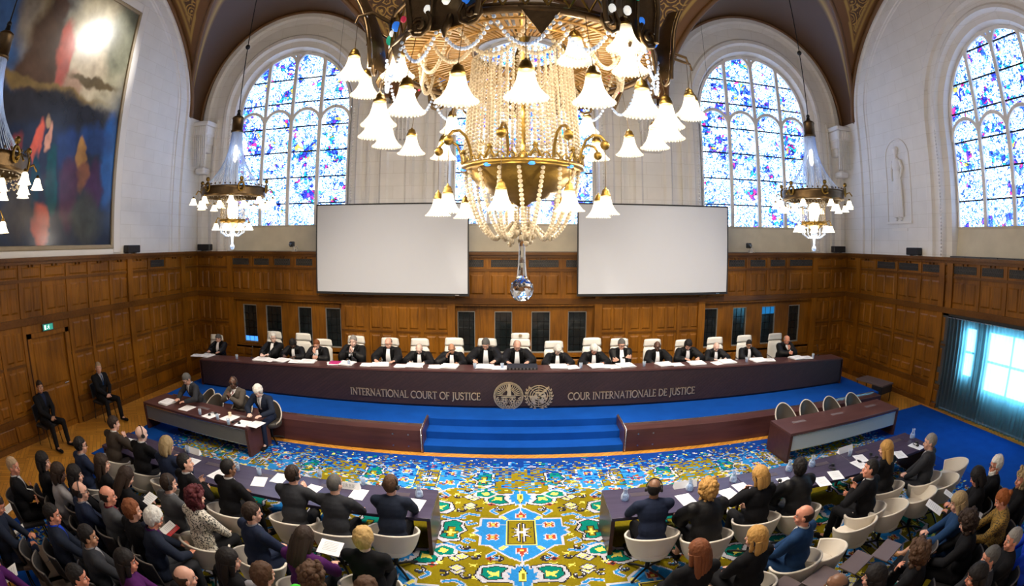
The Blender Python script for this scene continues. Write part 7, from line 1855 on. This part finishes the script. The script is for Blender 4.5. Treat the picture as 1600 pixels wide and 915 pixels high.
audr('dark bald-headed man at the lower edge, right of the tablets', 'dark bald-headed man at the lower edge', 1306, 915, 'lap', 'b', ('bald', 'black'), 'black', 'black', None, None, (), .3, flip=True)
audr('dark-haired woman in black at the lower edge beside the bald man', 'dark-haired woman at the lower edge', 1365, 902, 'lap', 'f', ('bob', 'black'), 'black', 'black', None, None, (), .35, flip=True)
# empty dark chairs with writing tablets (right) and empty seats (left)
def tablet_chair():
    c = plain_chair('tablet_chair')
    m = MB(); m.bbox(-.27, .17, .24, .48, .60, .62); bevel(m.build('writing_tablet', TABLET, c), .006)
    m = MB(); m.tube([(-.24, -.1, .44), (-.27, -.02, .58), (-.24, .30, .595)], .011, 6); m.build('tablet_arm', BLKMET, c)
    return c
BRSEAT = mat('brown_seat_fabric', (.10, .07, .055), .8)
tab0 = tablet_chair()
for k, (u, v) in enumerate(((1245, 905), (1305, 888), (1357, 864), (1402, 846))):
    p = at_z(u, v, .62); place(tab0, p.x - .05, p.y - .38, .40, 'empty dark chair with taupe writing tablet, ' + ('nearest to the aisle', 'second from the aisle', 'third from the aisle', 'fourth from the aisle', 'beside the woman in blue dress')[k], 'empty tablet chairs on the right')
for k, (u, v) in enumerate(((50, 868), (77, 893), (100, 914))):
    p = at_z(u, v, .46); o = place(tab0 if False else aud0, p.x, p.y, -.5, 'empty chair with brown seat, ' + ('upper one of three in the lower left', 'middle one of three in the lower left', 'lowest one of three in the lower left')[k], 'empty brown seated chairs')
    for ch in o.children:
        if ch.name.startswith('seat'): slot(ch, BRSEAT)
# ------------------------------------------------------------------ on the long tables
TZ = .623
for u, v, w, n in ((405, 752, 'left one of the two papers before the dark-skinned man', 1), (437, 747, 'right one of the two papers before the dark-skinned man', 1), (487, 765, 'before the charcoal suited man, third from the aisle', 1), (560, 772, 'at the elbow of the broad man with cropped hair', 1), (649, 788, 'at the right elbow of the man next to the aisle', 1), (340, 741, 'left of the dark-skinned man at the left table', 1), (299, 722, 'small one before the man propping his head', 1), (200, 690, 'between the two outer men of the left table', 1), (1072, 780, 'left of the curly golden-haired woman', 1), (1140, 772, 'right of the curly golden-haired woman', 2), (1160, 762, 'larger one left of the golden bob woman', 1), (1228, 753, 'left of the robed black-haired person', 1), (1285, 752, 'right of the robed black-haired person', 1), (1306, 742, 'with a pen, before the leaning man', 1), (1345, 716, 'beside the name plate on the right table', 1), (1343, 725, 'nearest to the leaning man head', 1), (1406, 710, 'large one before the long blond-haired woman', 1), (1432, 697, 'with headphones at the outer right table end', 1)):
    p = at_z(u, v, TZ); sheets(p.x, p.y, TZ, rnd.uniform(-.3, .3), 'white paper on the long table ' + w, n, 'papers on the long tables')
for k, (u, v, w, car) in enumerate(((500, 745, 'between the third and second man from the aisle', 0), (372, 735, 'above the dark-skinned man on the left', 0), (406, 742, 'left of the charcoal suited man', 0), (568, 757, 'right of the country name plate', 0), (655, 775, 'next to the aisle, left table', 1), (294, 707, 'by the outer name plate', 0), (976, 780, 'next to the aisle, right table', 1), (1077, 765, 'in front of the right name plate', 1), (1145, 752, 'behind the papers of the curly-haired woman', 1), (1232, 735, 'left of the robed person', 1), (1268, 728, 'right of the robed person', 1), (1327, 712, 'beside the outer name plate on the right', 0), (1425, 684, 'outer right table end', 1))):
    p = at_z(u, v, TZ); glass(p.x, p.y, TZ, ('water carafe' if car else 'water glass') + ' on the long table ' + w, group='glasses and carafes on the long tables', carafe=bool(car))
def nameplate(u, v, rz, text, label):
    p = at_z(u, v, TZ); t = thing('name_plate', label, 'sign', (p.x, p.y, TZ), rz, 'white country name plates'); m = MB()
    m.prism([(-.04, 0), (.04, 0), (.0, .10)], -.17, .17, Matrix(((0, 0, 1), (1, 0, 0), (0, 1, 0)))); m.build('folded_card', PAPER, t)
    if not text: return
    m = MB(); P = lambda a, b, d: V((a, -.04 + .04 * b / .1 - .003 - d, b)); word(m, text, -.11, .028, .045, P, .22, .001); m.build('lettering', INK, t)
nameplate(545, 762, 0, 'SERBIE', 'white folded name plate reading serbie on the left table')
nameplate(302, 707, -.1, '', 'white folded name plate at the outer left table')
nameplate(1070, 760, .03, '', 'white folded name plate on the right table near the aisle')
nameplate(1320, 705, .1, '', 'white folded name plate on the right table, outer part')
for u, v, w in ((1302, 730, 'before the leaning man on the right table'), (1365, 712, 'beside the long blond-haired woman'), (1433, 694, 'on the paper at the outer right table end'), (1212, 753, 'between the golden bob woman and the robed person')):
    p = at_z(u, v, TZ + .005); headset_on(p.x, p.y, TZ + .005, 'black headphones ' + w, rnd.uniform(0, 6))
# things held in hands
def held(u, v, z, rz, label, w=.21, l=.29, m_=None, tilt=.35, n=1):
    p = at_z(u, v, z); o = sheets(p.x, p.y, z, rz, label, n, 'papers held in hands', w, l, m_); o.rotation_euler = (tilt, 0, rz); return o
held(516, 855, .76, -.1, 'open white papers held by the woman with very long brown hair', .27, .20)
held(230, 782, .74, -.3, 'white paper on the lap of the woman with straight dark hair')
held(262, 824, .78, -.4, 'white page of the opened red book', .15, .2)
held(270, 829, .775, -.4, 'red book cover held by the white-haired man', .10, .2, mat('red_cover', (.55, .02, .03), .5))
held(30, 828, .66, -.4, 'small white tablet lying on a lap, lower left', .16, .2)
held(12, 795, .78, -.4, 'white tablet held at the left edge', .2, .16)
held(14, 897, .74, -.5, 'white papers held in the lower left corner', .24, .3)
held(1460, 792, .72, .5, 'white paper held by the woman in dark blue dress')
held(1483, 772, .85, .5, 'white booklet beside the face of the woman in blue dress', .14, .18)
held(1536, 808, .74, .5, 'white paper held by the red-haired woman', .15, .18)
held(1232, 857, .70, .5, 'light blue lit phone or folder held by the man in blue suit', .10, .2, mat('pale_blue_cover', (.25, .42, .75), .4))
held(190, 772, .78, -.3, 'white sheet beside the wine red scarf', .2, .15)
t = thing('fur_scarf', 'yellow fur trimmed purple scarf on the arm of the auburn-haired woman', 'scarf', tuple(at_z(216, 842, .72)))
m = MB(); rr = random.Random(2)
for k in range(70):
    a, b_ = rr.uniform(0, 6.28), rr.uniform(-.10, .10); q = V((.05 * cos(a), b_, .05 * sin(a))); m.cone(q * .3 + V((0, b_ * .7, 0)), q * 1.25, .016, .003, 5)
m.ball((0, 0, 0), .045, 10, (1, 2.4, 1)); m.build('fur', mat('yellow_fur', (.55, .32, .05), .9, var=.3), t)
m = MB(); m.tube([(-.05, .12, .02), (-.12, .16, .06), (-.16, .10, .10)], [.05, .045, .03], 8); m.build('cloth', CLOM['purple'], t)
# light drop at the end: nothing else
bpy.context.view_layer.update()

import re
SUB = [('left wall door', 'door in the painting wall'), ('left wall', 'painting wall'), ('right wall', 'curtain wall'), ('left long table', 'painting-side long table'), ('right long table', 'curtain-side long table'),
       ('second row left', 'second row, painting side'), ('second row right', 'second row, curtain side'), ('third row left', 'third row, painting side'), ('fourth row left', 'fourth row, painting side'), ('left side', 'painting side'), ('right side of', 'curtain side of'), ('next to the aisle, right side', 'next to the aisle, curtain side'),
       ('on the left of', 'on the painting side of'), ('on the right of', 'on the curtain side of'), ('from the left', 'from the painting side'), ('from the right', 'from the curtain side'), ('left of', 'on the painting side of'), ('right of', 'on the curtain side of'), ('leftmost', 'outermost on the painting side'), ('rightmost', 'outermost on the curtain side'), ('on the left', 'on the painting side'), ('on the right', 'on the curtain side'),
       ('far left', 'painting-side'), ('far right', 'curtain-side'), ('left one of', 'painting-side one of'), ('nearest to', 'next to'), ('nearest', 'next'), ('looking right', 'looking towards the curtain'), ('picture edge', 'front edge'), ('left', 'painting-side'), ('right', 'curtain-side')]
for o in list(bpy.data.objects):
    for key in ('label', 'group'):
        if key in o:
            s = o[key]
            for p_, q_ in SUB: s = re.sub(r'\b' + p_ + r'\b(?!-)', q_, s)
            if key == 'label':
                ws = s.split()
                while len(ws) > 15 and 'the' in ws[3:]: ws.pop(3 + ws[3:].index('the'))
                s = ' '.join(ws)
            o[key] = s
